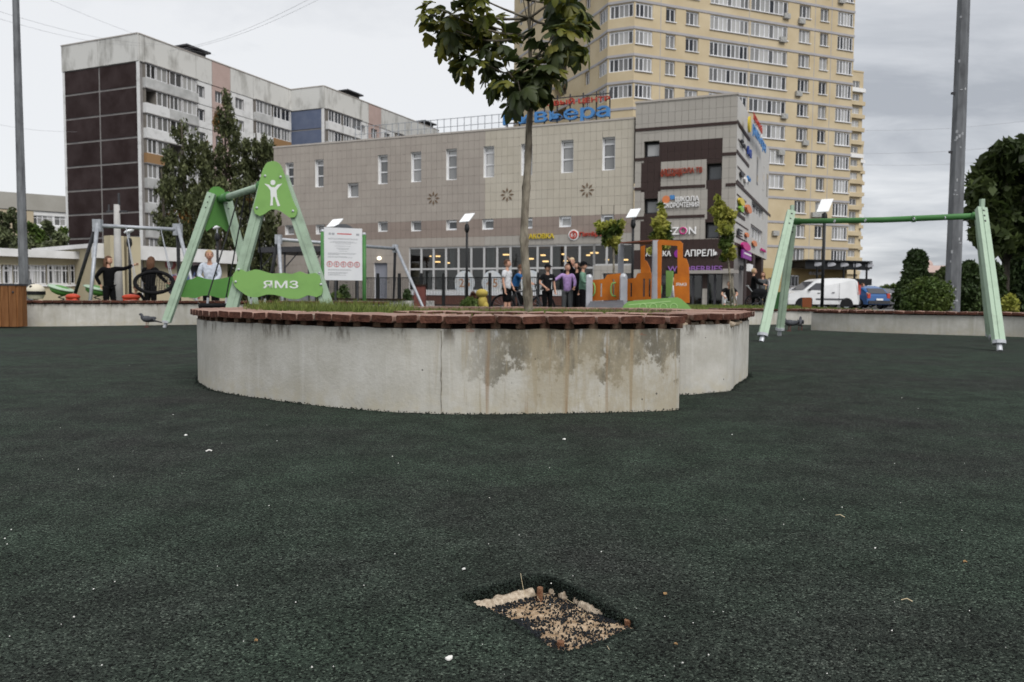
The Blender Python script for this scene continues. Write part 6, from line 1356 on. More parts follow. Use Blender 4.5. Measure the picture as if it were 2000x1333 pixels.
for a, b in ((5.3, 6.6), (9.8, 11.2), (15.5, 16.8)): mb = MB(); Fs.box(mb, a, b, 0, zo, -1.3, -.05); part('pillar', mb, MT[4], mall)
wb = MB(); Fs.box(wb, 0, Fs.len, zo - .02, zo, -6, -.02); Fs.box(wb, 4.5, Fs.len, 0, zo - .03, -6.2, -6.05); part('arcade_soffit', wb, M['backing'], mall)
wb = MB(); Fb.box(wb, .2, Lb + .01, HB_ - .3, HB_ - .03, -18, -.36); Fb.box(wb, 0, .2, zo, HB_, -18, -.36); part('block_roof', wb, MT[3], mall)
st = MB()
for y0, sl in ((241, 22), (300, 20), (361, 62), (420, 12), (480, 8)):
    z = Fs.hit(1442, y0)[1]; Fs.box(st, .03, Fs.s(1442 + sl, y0 + sl), z - .1, z + .1, .002, .05)
random.seed(12)
for k in range(9):
    z = Fs.hit(1445, 250 + 27 * k)[1]; Fs.box(st, .5, .5 + random.uniform(3, 6.5), z - .04, z + .04, .002, .03)
part('dark_stripe', st, MT[4], mall)
for px, yt, yb in ((1479, 307, 362), (1491, 325, 372), (1498, 340, 385)): r_ = rect(Fs, px, yt, yb, w=.7); mb = MB(); Fs.box(mb, r_[0], r_[1], r_[2], r_[3], .002, .03); part('narrow_window', mb, M['pane_mall'], mall)
# ------------------------------------------------------------------ signs (each one a thing fixed to the building)
SC = {n: mat('sign_' + n, c, rough=.45) for n, c in dict(red=(.42, .06, .04), blue=(.07, .21, .46), yellow=(.6, .46, .05), white=(.78, .78, .78), purple=(.22, .03, .25), magenta=(.5, .02, .2), orange=(.6, .2, .08), green=(.2, .4, .05), navy=(.03, .06, .25), dark=(.03, .03, .035), violet=(.25, .12, .35), rust=(.33, .06, .035)).items()}
def sign(label, F, items, group=None):
    a = F.hit(*items[0][1][:2]) if False else None
    mb0 = items[0]; s0, z0 = F.hit(mb0[1][0], mb0[1][3]); e_ = empty('sign', F.pt(s0, z0, .05)); tag(e_, label, 'sign', group)
    for kind, (x0, x1, yt, yb), m, extra in items:
        xm, ym = (x0 + x1) / 2, (yt + yb) / 2; a0, a1 = F.hit(x0, ym)[0], F.hit(x1, ym)[0]; zt, zb_ = F.hit(xm, yt)[1], F.hit(xm, yb)[1]; mb = MB()
        if kind == 'text': text_on(mb, F, extra, a0, a1, zb_, zt, .06, .16); nm = 'letters'
        elif kind == 'disc': disc_on(mb, F, (a0 + a1) / 2, (zt + zb_) / 2, (a1 - a0) / 2, extra[0], extra[1], 24, rz=(zt - zb_) / 2); nm = 'emblem'
        elif kind == 'ring':
            mb.torus(F.pt((a0 + a1) / 2, (zt + zb_) / 2, extra), (a1 - a0) / 2, (a1 - a0) * .11, F.n, 24, 6); nm = 'emblem_ring'
        else: F.box(mb, a0, a1, zb_, zt, extra[0], extra[1]); nm = 'board'
        part(nm, mb, SC[m], e_)
    return e_
# rooftop letters stand on a frame above the parapet, a little behind it
Fr = Facade(Fm.pt(0, 0, -.5), Fm.pt(Fm.len, 0, -.5)); Ls = MB()
def slanted(F, s, x0, y0b, y0t, x1, y1b, y1t, mb, d0=0, d1=.15):
    vs, fs = text_mesh(s); A = F.hit(x0, y0b); B = F.hit(x1, y1b); C_ = F.hit(x0, y0t); D = F.hit(x1, y1t); zb_ = (A[1] + B[1]) / 2; zt = (C_[1] + D[1]) / 2
    mb.add([F.pt(A[0] + (B[0] - A[0]) * x, zb_ + (zt - zb_) * y, d0 + (d1 - d0) * (z + .5)) for x, y, z in vs], fs)
e_ = empty('roof_sign', Fr.pt(Fr.s(1090, 230), HM_)); tag(e_, 'big blue rooftop letters Ривьера under red ones, partly hidden by the tree', 'sign')
mb = MB(); slanted(Fr, 'Ривьера', 985, 253, 218, 1192, 237, 203, mb, 0, .3); part('letters', mb, SC['blue'], e_)
mb = MB(); slanted(Fr, 'ТОРГОВЫЙ ЦЕНТР', 1022, 214, 200, 1192, 201, 188, mb, 0, .2); part('letters', mb, SC['red'], e_)
mb = MB()
for k in range(9):
    a = Fr.s(990, 240) + k * (Fr.s(1190, 240) - Fr.s(990, 240)) / 8; Fr.box(mb, a - .04, a + .04, HM_ + .12, HM_ + 2.1, -.12, -.04)
Fr.box(mb, Fr.s(990, 240), Fr.s(1190, 240), HM_ + .5, HM_ + .56, -.2, -.13); Fr.box(mb, Fr.s(990, 240), Fr.s(1190, 240), HM_ + 1.9, HM_ + 1.96, -.2, -.13); part('frame', mb, M['dark_steel'], e_)
sign('yellow letters УПАКОВКА above the shop windows, half behind the tree trunk', Fm, [('text', (1018, 1083, 457, 467), 'yellow', 'УПАКОВКА')])
sign('red letters Пятёрочка beside a round white and red emblem with a figure 5', Fm, [('disc', (1111, 1131, 449, 470), 'white', (.04, .1)), ('ring', (1114.5, 1127.5, 452.5, 466.5), 'red', .12), ('text', (1119, 1124, 455, 464), 'red', '5'), ('text', (1133, 1200, 453, 464), 'red', 'Пятёрочка')])
sign('small red driving school letters on the upper grey panel of the corner block', Fb, [('text', (1291, 1372, 329, 340), 'rust', 'АВТОШКОЛА ТВ'), ('text', (1292, 1334, 340, 347), 'rust', 'и такси тут')])
sign('white letters ШКОЛА СКОРОЧТЕНИЯ with orange and blue emblem on the corner block', Fb, [('text', (1320, 1366, 384, 394), 'white', 'ШКОЛА'), ('text', (1296, 1366, 396, 406), 'white', 'СКОРОЧТЕНИЯ'), ('disc', (1294, 1309, 383, 398), 'orange', (.05, .12)), ('board', (1309, 1318, 382, 390), 'blue', (.05, .1))])
sign('white letters OZON with red and purple centre on the lower grey panel', Fb, [('text', (1297, 1360, 444, 459), 'white', 'OZON'), ('ring', (1329, 1341, 446, 457), 'magenta', .17)])
sign('white pharmacy letters АПТЕКА АПРЕЛЬ with purple emblem on the brown wall', Fb, [('text', (1262, 1311, 491, 501), 'white', 'АПТЕКА'), ('disc', (1317, 1333, 488, 504), 'purple', (.04, .1)), ('text', (1338, 1402, 488, 501), 'white', 'АПРЕЛЬ')])
sign('purple letters WILDBERRIES above the dark shop entrance', Fb, [('text', (1305, 1411, 520, 531), 'violet', 'WILDBERRIES')])
sign('round magenta plate with purple banner on the corner of the block', Fs, [('disc', (1440, 1456, 474, 490), 'magenta', (.2, .35)), ('board', (1441, 1459, 491, 507), 'purple', (.2, .3)), ('board', (1444, 1458, 496, 499), 'white', (.3, .32))])
sign('pale hanging sign box under the corner of the block', Fs, [('board', (1442, 1449, 517, 531), 'white', (.5, .7)), ('text', (1443, 1448, 519, 529), 'dark', 'Ю')])
sign('yellow, green and orange lettering on the side wall above the banner', Fs, [('disc', (1439, 1449, 388, 402), 'yellow', (.05, .2)), ('disc', (1440, 1447, 403, 415), 'green', (.05, .2)), ('disc', (1453, 1463, 401, 417), 'orange', (.05, .2))])
sign('dark and blue logo on the white side wall, middle height', Fs, [('disc', (1443, 1449, 336, 347), 'dark', (.05, .15)), ('disc', (1451, 1456, 347, 357), 'white', (.05, .15)), ('text', (1456, 1462, 346, 354), 'blue', 'ло')])
sign('dark script lettering on the white side wall near the top', Fs, [('text', (1444, 1452, 276, 287), 'dark', 'Се'), ('text', (1457, 1464, 290, 306), 'navy', 'м')])
sign('small grey and orange lettering low on the side wall', Fs, [('text', (1438, 1446, 449, 462), 'dark', 'Е'), ('disc', (1453, 1459, 455, 464), 'orange', (.05, .15)), ('disc', (1467, 1475, 471, 482), 'orange', (.05, .15)), ('text', (1484, 1492, 487, 492), 'magenta', 'ма')])
e_ = empty('roof_sign', Fs.pt(Fs.s(1480, 270), HB_)); tag(e_, 'yellow, red and blue rooftop letters seen edge-on at the right corner of the roof', 'sign')
Fq = Facade(Fs.pt(0, 0, .35), Fs.pt(Fs.len, 0, .35)); mb = MB(); disc_on(mb, Fq, Fq.s(1462, 245), HB_ - 1.3, .5, 0, .12, 18, rz=.5); part('emblem', mb, SC['yellow'], e_)
mb = MB(); a0, a1 = Fq.s(1470, 250), Fq.s(1487, 275); text_on(mb, Fq, 'ТОРГОВЫЙ', a0, a1, HB_ - .5, HB_ + .05, 0, .06); part('letters', mb, SC['red'], e_); mb = MB(); text_on(mb, Fq, 'ривьера', a0, Fq.s(1495, 280), HB_ - 1.6, HB_ - .8, 0, .06); part('letters', mb, SC['blue'], e_)
# ================================================================== YELLOW TOWER
ZB = 30.3; FL = 2.9
t0 = pz(1239, 52, ZB); t1 = pz(1667, 117, ZB); Ft = Facade(t0, t1)
tow = empty('apartment_tower', Ft.pt(Ft.len / 2, 0)); tag(tow, 'tall yellow brick apartment tower with grey floor bands and glazed corner bays', 'building')
M['ybrick'] = mat('yellow_brick', (.47, .385, .25), (.54, .455, .31), .35, .85, 0, detail=8); M['band'] = mat('lilac_grey_band', (.33, .325, .34), (.38, .37, .38), 1, .8); M['tan_plinth'] = mat('tan_plinth', (.38, .28, .13), (.42, .31, .15), 1, .8)
TOP = 54.0; NF = 17
def hx(px, py): return Ft.hit(px, py)[0]
sR = Ft.len
# columns: (left s, right s, mullion count, kind) measured on the floor whose band top is at ZB
row = lambda x: 52 + (x - 1239) * (117 - 52) / 428.0 + 22
def sp(x0, x1): return (hx(x0, row(x0)), hx(x1, row(x1)))
cols_ = [(*sp(1241, 1274), 4, 'bay'), (*sp(1300, 1319), 2, 'w'), (*sp(1339, 1364), 3, 'w'), (*sp(1386, 1461), 9, 'log'), (*sp(1465, 1537), 8, 'log'), (*sp(1559, 1581), 3, 'w'), (*sp(1600, 1616), 2, 'w'), (*sp(1634, 1664), 5, 'log')]
holes = []; spec = []
zg = 4.35
for k in range(-8, 5):
    z1_ = ZB + k * FL - .30; 
    if z1_ - 1.55 < zg: continue
    for ci, (a, b, n_, kd) in enumerate(cols_):
        # what the shopping centre hides is left out
        if k < -7 + 0 : pass
        top_px = None
        if ci <= 3 and k < -2: continue
        if ci == 4 and k < -5: continue
        h_ = 1.5 if kd != 'log' else 1.6
        holes.append((a, b, z1_ - h_, z1_)); spec.append(((a + b) / 2, z1_ - h_, b - a, h_, n_, kd, ci, k))
wb = MB(); Ft.wall(wb, 0, sR, zg, TOP, holes, .3, 0, 0)
# right flank and further parts
F5 = Facade(Ft.pt(sR, 0), Ft.pt(sR, 0, -16)); F5.wall(wb, 0, 16, zg, TOP, [], .3)
V1 = pz(1187.5, 59, ZB); V2 = pz(1169, 73, ZB)
u90 = Ft.n * -1
V3 = V2 + (u90 * 1.0) * 11.5 + Ft.u * -0.4
def fac2(a, b): return Facade((a.x, a.y), (b.x, b.y))
Fc1 = fac2(V1, Ft.pt(0, 0)); Fc2 = fac2(V2, V1); Fc3 = fac2(V3, V2)
c3h = []
bh = []; bh2 = []
for k in range(-2, 5):
    z1_ = ZB + k * FL - .3; bh.append((.15, Fc1.len - .12, z1_ - 1.5, z1_)); bh2.append((.15, Fc2.len - .1, z1_ - 1.5, z1_)); c3h.append((Fc3.len - 3.2, Fc3.len - 2.0, z1_ - 1.5, z1_)); c3h.append((.3, 3.6, z1_ - 1.25, z1_ + .25))
Fc1.wall(wb, 0, Fc1.len, 12, TOP, bh, .3); Fc2.wall(wb, 0, Fc2.len, 12, TOP, bh2, .3); Fc3.wall(wb, 0, Fc3.len, 12, TOP, c3h, 1.2)
V4 = V3 - Ft.u * 1.5; F6 = fac2(V4, V3); F6.wall(wb, 0, F6.len, 12, TOP, []); V5 = V4 + u90 * 9 - Ft.u * .5; F7 = fac2(V5, V4)
c7 = [(1.5, 2.7, ZB + k * FL - 1.8, ZB + k * FL - .3) for k in range(-2, 5)]; F7.wall(wb, 0, F7.len, 12, TOP, c7, .3)
part('wall', wb, M['ybrick'], tow)
for a, b, c, d in bh: window(tow, Fc1, (a + b) / 2, c, b - a, d - c, 5, (), rec=.1, t=.09, m=.1)
for a, b, c, d in bh2: window(tow, Fc2, (a + b) / 2, c, b - a, d - c, 3, (), rec=.1, t=.09, m=.1)
for i, (a, b, c, d) in enumerate(c3h):
    if i % 2 == 0: window(tow, Fc3, (a + b) / 2, c, b - a, d - c, 2, (), rec=.2, t=.09, m=.1)
mb = MB(); [Fc3.box(mb, a, b, c, d, -1.25, -1.2) for a, b, c, d in c3h[1::2]]; part('loggia_back', mb, M['backing'], tow)
for a, b, c, d in c7: window(tow, F7, (a + b) / 2, c, b - a, d - c, 2, (), rec=.2, t=.09, m=.1)
for s_, z_, w_, h_, n_, kd, ci, k in spec: window(tow, Ft, s_, z_, w_, h_, n_, (), rec=.16 if kd == 'w' else .08, t=.09, m=.09 if kd == 'w' else .11)
for s_, z_, w_, h_, n_, kd, ci, k in spec: mb = MB(); Ft.box(mb, s_ - w_ / 2 - .06, s_ + w_ / 2 + .06, z_ - .09, z_ - .003, .002, .14); part('window_sill', mb, M['white_pvc'], tow)
bn = MB()
for k in range(-8, 9):
    z = ZB + k * FL
    if z < zg + .3 or z > TOP: continue
    Ft.box(bn, -.04, sR + .05, z - .22, z + .05, .003, .07)
    if z > 14:
        Fc1.box(bn, -.03, Fc1.len + .03, z - .22, z + .05, .003, .07); Fc2.box(bn, -.03, Fc2.len + .03, z - .22, z + .05, .003, .07); Fc3.box(bn, 0, Fc3.len + .03, z - .22, z + .05, .003, .06); F6.box(bn, 0, F6.len, z - .22, z + .05, .003, .06); F7.box(bn, 0, F7.len, z - .22, z + .05, .003, .06)
part('floor_bands', bn, M['band'], tow)
ju = MB()
for x in (1290, 1445 + 17, 1590, 1622): a = hx(x, row(x)); Ft.box(ju, a - .04, a + .04, zg, TOP, .001, .012)
part('expansion_joints', ju, M['band'], tow)
rf = MB(); rf.prism([Ft.pt(0, TOP), Ft.pt(sR, TOP), Ft.pt(sR, TOP, -16), F7.pt(0, TOP), F7.pt(F7.len, TOP), V3 * 1 + Vector((0, 0, TOP - V3.z)), V2 + Vector((0, 0, TOP - V2.z)), V1 + Vector((0, 0, TOP - V1.z))], (0, 0, .3)); part('roof', rf, M['band'], tow)
# air conditioners
AC = MB(); AC.box((0, -.16, .3), (.85, .32, .58)); AC.torus((-.12, -.33, .3), .2, .02, (0, 1, 0), 14, 4); acd = mkdata('air_conditioner', AC, mat('ac_casing', (.42, .42, .40), (.3, .3, .29), 3, .6))
for x, y in ((1535, 32), (1564, 42), (1527, 78), (1558, 183), (1530, 227), (1571, 279), (1524, 378 - 80), (1513, 455), (1589, 419), (1600, 419), (1642, 2)):
    a, z = Ft.hit(x, y + 6); link('air_conditioner', acd, tow, Ft.pt(a, z, .02) - wloc(tow), Ft.rz)
# ground floor with canopy
wb = MB(); hs = [(hx(1540, 560), hx(1562, 560), .3, 3.6), (hx(1586, 560), hx(1602, 560), .3, 3.2), (hx(1500, 560), hx(1506, 560), .3, 3.2)]; Ft.wall(wb, 0, sR, 0, zg, hs, .3); part('ground_floor_wall', wb, M['tan_plinth'], tow)
for a, b, c, d in hs: window(tow, Ft, (a + b) / 2, c, b - a, d - c, 3, (.6,), rec=.2, fm='white_pvc', pm='pane_dark', t=.09, m=.09)
mb = MB(); a0, a1 = hx(1545, 510), hx(1668, 515); zc_ = Ft.hit(1600, 511)[1]; Ft.box(mb, a0 - .5, a1 - .5, zc_ - .15, zc_, .003, 3.4); Ft.box(mb, a0 - .5, a1 - .5, zc_ - 1.1, zc_ - .16, 2.9, 3.0)
for k in range(12): a = a0 + (a1 - a0) * k / 11; Ft.box(mb, a - .06, a + .06, zc_ - .9, zc_ - .155, .1, 2.85)
part('canopy', mb, M['black_metal'], tow); mb = MB()
for k in range(5): a = a0 + (a1 - a0) * (k + .5) / 5; mb.ball(Ft.pt(a, zc_ - .5, 3.02), (.9, .03, .28), 12, 6)
part('canopy_lamps', mb, M['grey_paint'], tow)
mb = MB()
for x in (1560, 1611, 1632, 1655): a = hx(x, 560); mb.tube(Ft.pt(a, 0, 3), Ft.pt(a, zc_ - .2, 3), .12, None, 10)
part('canopy_post', mb, M['black_metal'], tow)
mb = MB(); Ft.box(mb, hx(1625, 535), sR + .8, 2.4, 3.2, .3, 3.2); part('side_canopy', mb, M['black_metal'], tow)
sign('small white letters on the dark fascia under the tower canopy', Ft, [('text', (1579, 1607, 531, 538), 'white', 'ФАБИО')])
sign('red shop board with white lettering right of the tower canopy', Facade(Ft.pt(sR - 2.2, 0, 5), Ft.pt(sR + 6, 0, 5)), [('board', (1638, 1674, 552, 564), 'red', (0, .2)), ('text', (1651, 1668, 555, 560), 'white', 'Бристоль')])
# farther twin building behind on the right: stepped, with projecting bays
def far_tower(px_l, px_r, ytop, D, label, n, mm):
    a, b = at(px_l, HZ, D), at(px_r, HZ, D * 1.02); F = Facade((a.x, a.y), (b.x, b.y)); H_ = at(px_r, ytop, D).z; e_ = empty('apartment_tower', F.pt(F.len / 2, 0)); tag(e_, label, 'building')
    hs = []; k = 0; z = H_ - 3.4
    while z > 5: hs.append((F.len * .42, F.len - 1.0, z, z + 1.45)); z -= 2.9
    wb = MB(); F.wall(wb, 0, F.len, 0, H_, hs, .3); g_ = Facade(F.pt(F.len, 0), F.pt(F.len, 0, -14)); g_.wall(wb, 0, 14, 0, H_, []); F.box(wb, 0, F.len, H_, H_ + .3, -14, .1); part('wall', wb, M['ybrick'], e_)
    for a_, b_, c, d in hs: window(e_, F, (a_ + b_) / 2, c, b_ - a_, d - c, 4, (), rec=.15, t=.1, m=.12)
    bn = MB(); [F.box(bn, F.len * .38, F.len + .25, c - 1.05, c - .2, .01, .55, 0 if i % 5 else 1) for i, (a_, b_, c, d) in enumerate(hs)]; part('balcony_parapets', bn, [M['ybrick'], M['white_paint']], e_)
far_tower(1610, 1673, 134, 172, 'farther yellow apartment block with balconies, just right of the near tower', 16, 0)
far_tower(1640, 1677, 281, 205, 'lowest yellow apartment block farthest right behind the others', 13, 0)
# ================================================================== PANEL APARTMENT BLOCK (left)
ZR = 29.8
e0 = pz(122, 92, ZR); e1 = pz(270, 67, ZR); e2 = pz(567.5, 177, ZR); e3 = pz(632, 169.5, ZR); e4 = pz(856, 256, ZR)
FA, FB_, FC_, FD = fac2(e0, e1), fac2(e1, e2), fac2(e2, e3), fac2(e3, e4)
blk = empty('panel_block', FA.pt(FA.len / 2, 0)); tag(blk, 'nine storey grey panel apartment block with dark brown end wall and weathered white parapet', 'building')
M['pw'] = mat('weathered_white_panel', (.50, .505, .50), (.66, .665, .665), 1.1, .85, 0, detail=9, lo=.3, hi=.5); M['pw_dirty'] = mat('stained_parapet', (.30, .295, .275), (.58, .58, .56), .7, .9, 0, detail=12, stretch=(1, 1, .35), lo=.30, hi=.50)
M['pbrown'] = mat('brown_tiled_panel', (.022, .0125, .012), (.042, .029, .029), .5, .8, detail=8, rnd=.12); M['pjoint'] = mat('mortar_joint', (.27, .26, .25), (.2, .19, .19), 1, .9); M['ppink'] = mat('pink_panel', (.46, .35, .32), (.42, .32, .29), 1, .85); M['pblue'] = mat('slate_blue_panel', (.105, .13, .20), (.13, .155, .225), 1, .8); M['porange'] = mat('ochre_panel', (.28, .17, .085), rough=.8); M['pgrey'] = mat('grey_balcony_front', (.36, .365, .36), (.5, .505, .5), .8, .85, detail=8)
FH = 2.8; ZP = ZR - 2.95
cols2 = (M['pjoint'],)
mb = MB()
for F in (FA, FB_, FC_, FD): pass
FA.wall(mb, 0, FA.len, 0, ZR, []); FC_.wall(mb, 0, FC_.len, 0, ZR, [])
# end wall panels
half = FA.len * .49
for k in range(9):
    z1_ = ZP - k * FH
    for a, b in ((.35, half - .14), (half + .14, FA.len - .3)):
        p_ = MB(); FA.box(p_, a, b, max(.3, z1_ - FH + .14), z1_ - .1, .01, .07); part('wall_panel', p_, M['pbrown'], blk)
for a, b in ((0, half - .04), (half + .04, FA.len + .12)): p_ = MB(); FA.box(p_, a, b, ZP, ZR, .01, .18); part('parapet_panel', p_, M['pw_dirty'], blk)
p_ = MB(); FA.box(p_, FA.len - .27, FA.len + .12, 0, ZP - .02, .01, .12); FA.box(p_, 0, .32, 0, ZP - .02, .01, .1); part('corner_strip', p_, M['pw'], blk)
for k in range(3 + 6):
    z1_ = ZP - k * FH; p_ = MB(); FC_.box(p_, .1, FC_.len - .35, z1_ - FH + .12, z1_ - .1, .01, .07); part('wall_panel', p_, M['pblue'] if k < 9 else M['pw'], blk)
p_ = MB(); FC_.box(p_, 0, FC_.len + .1, ZP, ZR, .01, .18); part('parapet_panel', p_, M['pw_dirty'], blk); p_ = MB(); FC_.box(p_, FC_.len - .32, FC_.len + .1, 0, ZP - .02, .01, .12); part('corner_strip', p_, M['pw'], blk)
def long_side(F, pref, kmax, wincols, logs, pinks, corner):
    hs = []; ws = []; 
    for k in range(kmax):
        zt = ZP - k * FH - .55
        for px, w_ in wincols: a = F.s(px); hs.append((a - w_ / 2, a + w_ / 2, zt - 1.4, zt)); ws.append((a, zt - 1.4, w_, 1.4))
    lg = []
    for k in range(kmax):
        for x0, x1 in logs: a, b = F.s(x0), F.s(x1); hs.append((a, b, ZP - (k + 1) * FH + 1.1, ZP - k * FH - .12)); lg.append((a, b, k))
    F.wall(mb, 0, F.len, 0, ZR, hs, 1.15)
    for a, z, w_, h_ in ws: window(blk, F, a, z, w_, h_, 2 if w_ < 1.6 else 3, (), rec=.12, t=.09, m=.09)
    random.seed(int(F.len * 10))
    for a, b, k in lg:
        z0_, z1_ = ZP - (k + 1) * FH + 1.1, ZP - k * FH - .12; st_ = random.random(); mid = a + (b - a) * .46
        for aa, bb in ((a, mid), (mid, b)):
            if random.random() < .84: n_ = max(2, int((bb - aa) / random.choice((.55, .65, .8)))); window(blk, F, (aa + bb) / 2, z0_, bb - aa - .1, z1_ - z0_, n_, (), rec=-.42, t=.08, m=random.choice((.08, .10)), pm='pane')
            q = MB(); F.box(q, aa - .2, bb + .2, z0_ - .1, z1_ + .1, -1.3, -1.16); F.box(q, aa - .06, aa, z0_, z1_, -1.15, .4); F.box(q, bb, bb + .06, z0_, z1_, -1.15, .4); part('loggia_lining', q, M['backing'], blk)
        q = MB(); F.box(q, a - .12, b + .12, z0_ - 1.15, z0_ - .01, .01, .55); 
        part('balcony_front', q, M['porange'] if random.random() < .045 else (M['pgrey'] if random.random() < .6 else M['pw']), blk)
        q = MB(); F.box(q, a - .14, b + .14, z1_ + .005, z1_ + .11, .01, .58); part('balcony_slab', q, M['pjoint'], blk)
    s_prev = 0
    edges = sorted(set([0, F.len] + [F.s(x) for x in pref]))
    pk = [(F.s(a), F.s(b)) for a, b in pinks]
    for i in range(len(edges) - 1):
        a, b = edges[i], edges[i + 1]
        if b - a < .3: continue
        pink = any(p0 - .1 < (a + b) / 2 < p1 + .1 for p0, p1 in pk)
        q = MB(); F.box(q, a + .03, b - .03, ZP, ZR, .01, .16); part('parapet_panel', q, M['ppink'] if pink else M['pw_dirty'], blk)
        isl = any(F.s(x0) - .2 < (a + b) / 2 < F.s(x1) + .2 for x0, x1 in logs)
        if not isl:
            for k in range(kmax):
                q = MB(); hh = [h for h in hs]
                for r_ in clip_rects((a + .04, b - .04, ZP - (k + 1) * FH + .05, ZP - k * FH - .04), hh): F.box(q, *r_, .01, .09)
                if q.v: part('wall_panel', q, M['ppink'] if pink else M['pw'], blk)
    q = MB(); F.box(q, -.05, F.len, ZR, ZR + .12, -.5, .22); part('parapet_cap', q, M['metal_cap'], blk)
long_side(FB_, [290, 388, 419, 454, 498, 566], 9, [(396, 1.5), (472, 1.5), (432, 1.2)], [(288, 330), (333, 386), (500, 530), (533, 565)], [(419, 454)], 0)
long_side(FD, [640, 705, 720, 744, 771, 800, 830], 4, [(709, 1.1), (731, 1.5), (756, 1.5)], [(639, 664), (668, 703), (772, 800)], [(720, 744)], 0)
part('wall', mb, M['pjoint'], blk)
for F in (FA, FC_): q = MB(); F.box(q, -.05, F.len + .1, ZR, ZR + .12, -.5, .24); part('parapet_cap', q, M['metal_cap'], blk)
q = MB(); q.prism([FA.pt(0, ZR - .4), FA.pt(FA.len, ZR - .4), FB_.pt(FB_.len, ZR - .4), FC_.pt(FC_.len, ZR - .4), FD.pt(FD.len, ZR - .4), FD.pt(FD.len, ZR - .4, -13), FA.pt(0, ZR - .4) + (FB_.u * FB_.len)], (0, 0, .2)); part('roof', q, M['backing'], blk)
for F, px in ((FB_, 393), (FD, 698), (FD, 845)):
    q = MB(); a = F.s(px, 120); F.box(q, a - 1.5, a + 1.5, ZR, ZR + .9, -3, -.8, 0); F.box(q, a - 1.9, a + 1.9, ZR + .95, ZR + 1.15, -3.4, -.3, 0); part('roof_hatch', q, M['dark_steel'], blk)
# ------------------------------------------------------------------ low cream pavilion in front of it
def simple_house(name, F, H_, dep, wallm, label, wins_, roofh=.0, nm='building', mats2=None):
    e_ = empty(name, F.pt(F.len / 2, 0)); tag(e_, label, nm); wb = MB(); F.wall(wb, 0, F.len, 0, H_, [w_[:4] for w_ in wins_], .25); F.box(wb, 0, .25, 0, H_, -dep, -.26); F.box(wb, F.len - .25, F.len, 0, H_, -dep, -.26); F.box(wb, 0, F.len, 0, H_, -dep - .2, -dep - .01); part('wall', wb, wallm, e_)
    for a, b, c, d, n_ in wins_: window(e_, F, (a + b) / 2, c, b - a, d - c, n_, (.72,) if d - c > 1 else (), rec=.15, t=.08, m=.08)
    return e_
k0, k1, k2 = at(-120, HZ, 40), at(205, HZ, 46), at(196, HZ, 42)
cream = mat('cream_render', (.45, .40, .28), (.40, .355, .25), 1, .85); fasc = mat('white_fascia', (.66, .66, .66), (.55, .55, .54), 1, .8)
Fk = Facade((k0.x, k0.y), (at(190, HZ, 46).x, 46)); zt = Fk.hit(100, 494)[1]
ws = []
for px in (2, 31, 74, 116, 158):
    for _ in (0,): a = Fk.s(px); zz = Fk.hit(px, 518)[1]; zb_ = Fk.hit(px, 556)[1]; ws.append((a - .62, a + .62, zb_, zz, 3))
pv = simple_house('pavilion', Fk, zt, 9, cream, 'long low cream pavilion with barred windows and white roof edge on the left', ws)
q = MB(); zf1 = Fk.hit(100, 505)[1]; Fk.box(q, -.3, Fk.len + .3, zf1, zt + .1, .26, .6); Fk.box(q, -.3, Fk.len + .3, zt - .2, zt + .1, -9.5, .25); part('roof_edge', q, fasc, pv)
for a, b, c, d, n_ in ws:
    q = MB()
    for k in range(7): x = a + (b - a) * (k + .5) / 7; Fk.box(q, x - .012, x + .012, c, d, .03, .055)
    part('window_bars', q, M['white_pvc'], pv); q = MB(); Fk.box(q, a - .05, b + .05, c - .1, c - .01, .005, .12); part('sill', q, M['white_pvc'], pv)
Fk2 = Facade((at(187, HZ, 43.5).x, 43.5), (at(445, HZ, 50).x, 50)); zt2 = Fk2.hit(300, 486)[1]
w2 = [(Fk2.s(242, 560), Fk2.s(282, 560), .3, 2.7, 6)]
pv2 = simple_house('pavilion', Fk2, zt2, 8, cream, 'white edged cream pavilion wing with dark barred porch behind the girls', w2)
q = MB(); Fk2.box(q, -.3, Fk2.len + .2, Fk2.hit(300, 510)[1], zt2 + .08, .26, .8); Fk2.box(q, -.3, Fk2.len + .2, zt2 - .15, zt2 + .08, -8, .25); part('roof_edge', q, fasc, pv2)
for px in (208, 240): q = MB(); a = Fk2.s(px); Fk2.box(q, a - .45, a + .3, 0, zt2 + .5, .85, 1.6); part('porch_pillar', q, cream, pv2)
# colourful mural panels on its right part
random.seed(3); mc = [(.35, .12, .12), (.5, .5, .5), (.15, .2, .4), (.05, .05, .06), (.55, .45, .5), (.3, .4, .25)]; mms = [mat('mural_%s' % n, c, tuple(x * .6 for x in c), 3, .7) for n, c in zip(('red', 'white', 'blue', 'black', 'pink', 'green'), mc)]
q = MB()
for k in range(34): a = Fk2.s(330) + random.random() * (Fk2.s(392) - Fk2.s(330)); z = .5 + random.random() * 2.3; s_ = random.uniform(.12, .38); disc_on(q, Fk2, a, z, s_, .004 + k * .0012, .005 + k * .0012, 7, random.randrange(6), rz=s_ * random.uniform(.6, 1.4))
part('mural', q, mms, pv2)
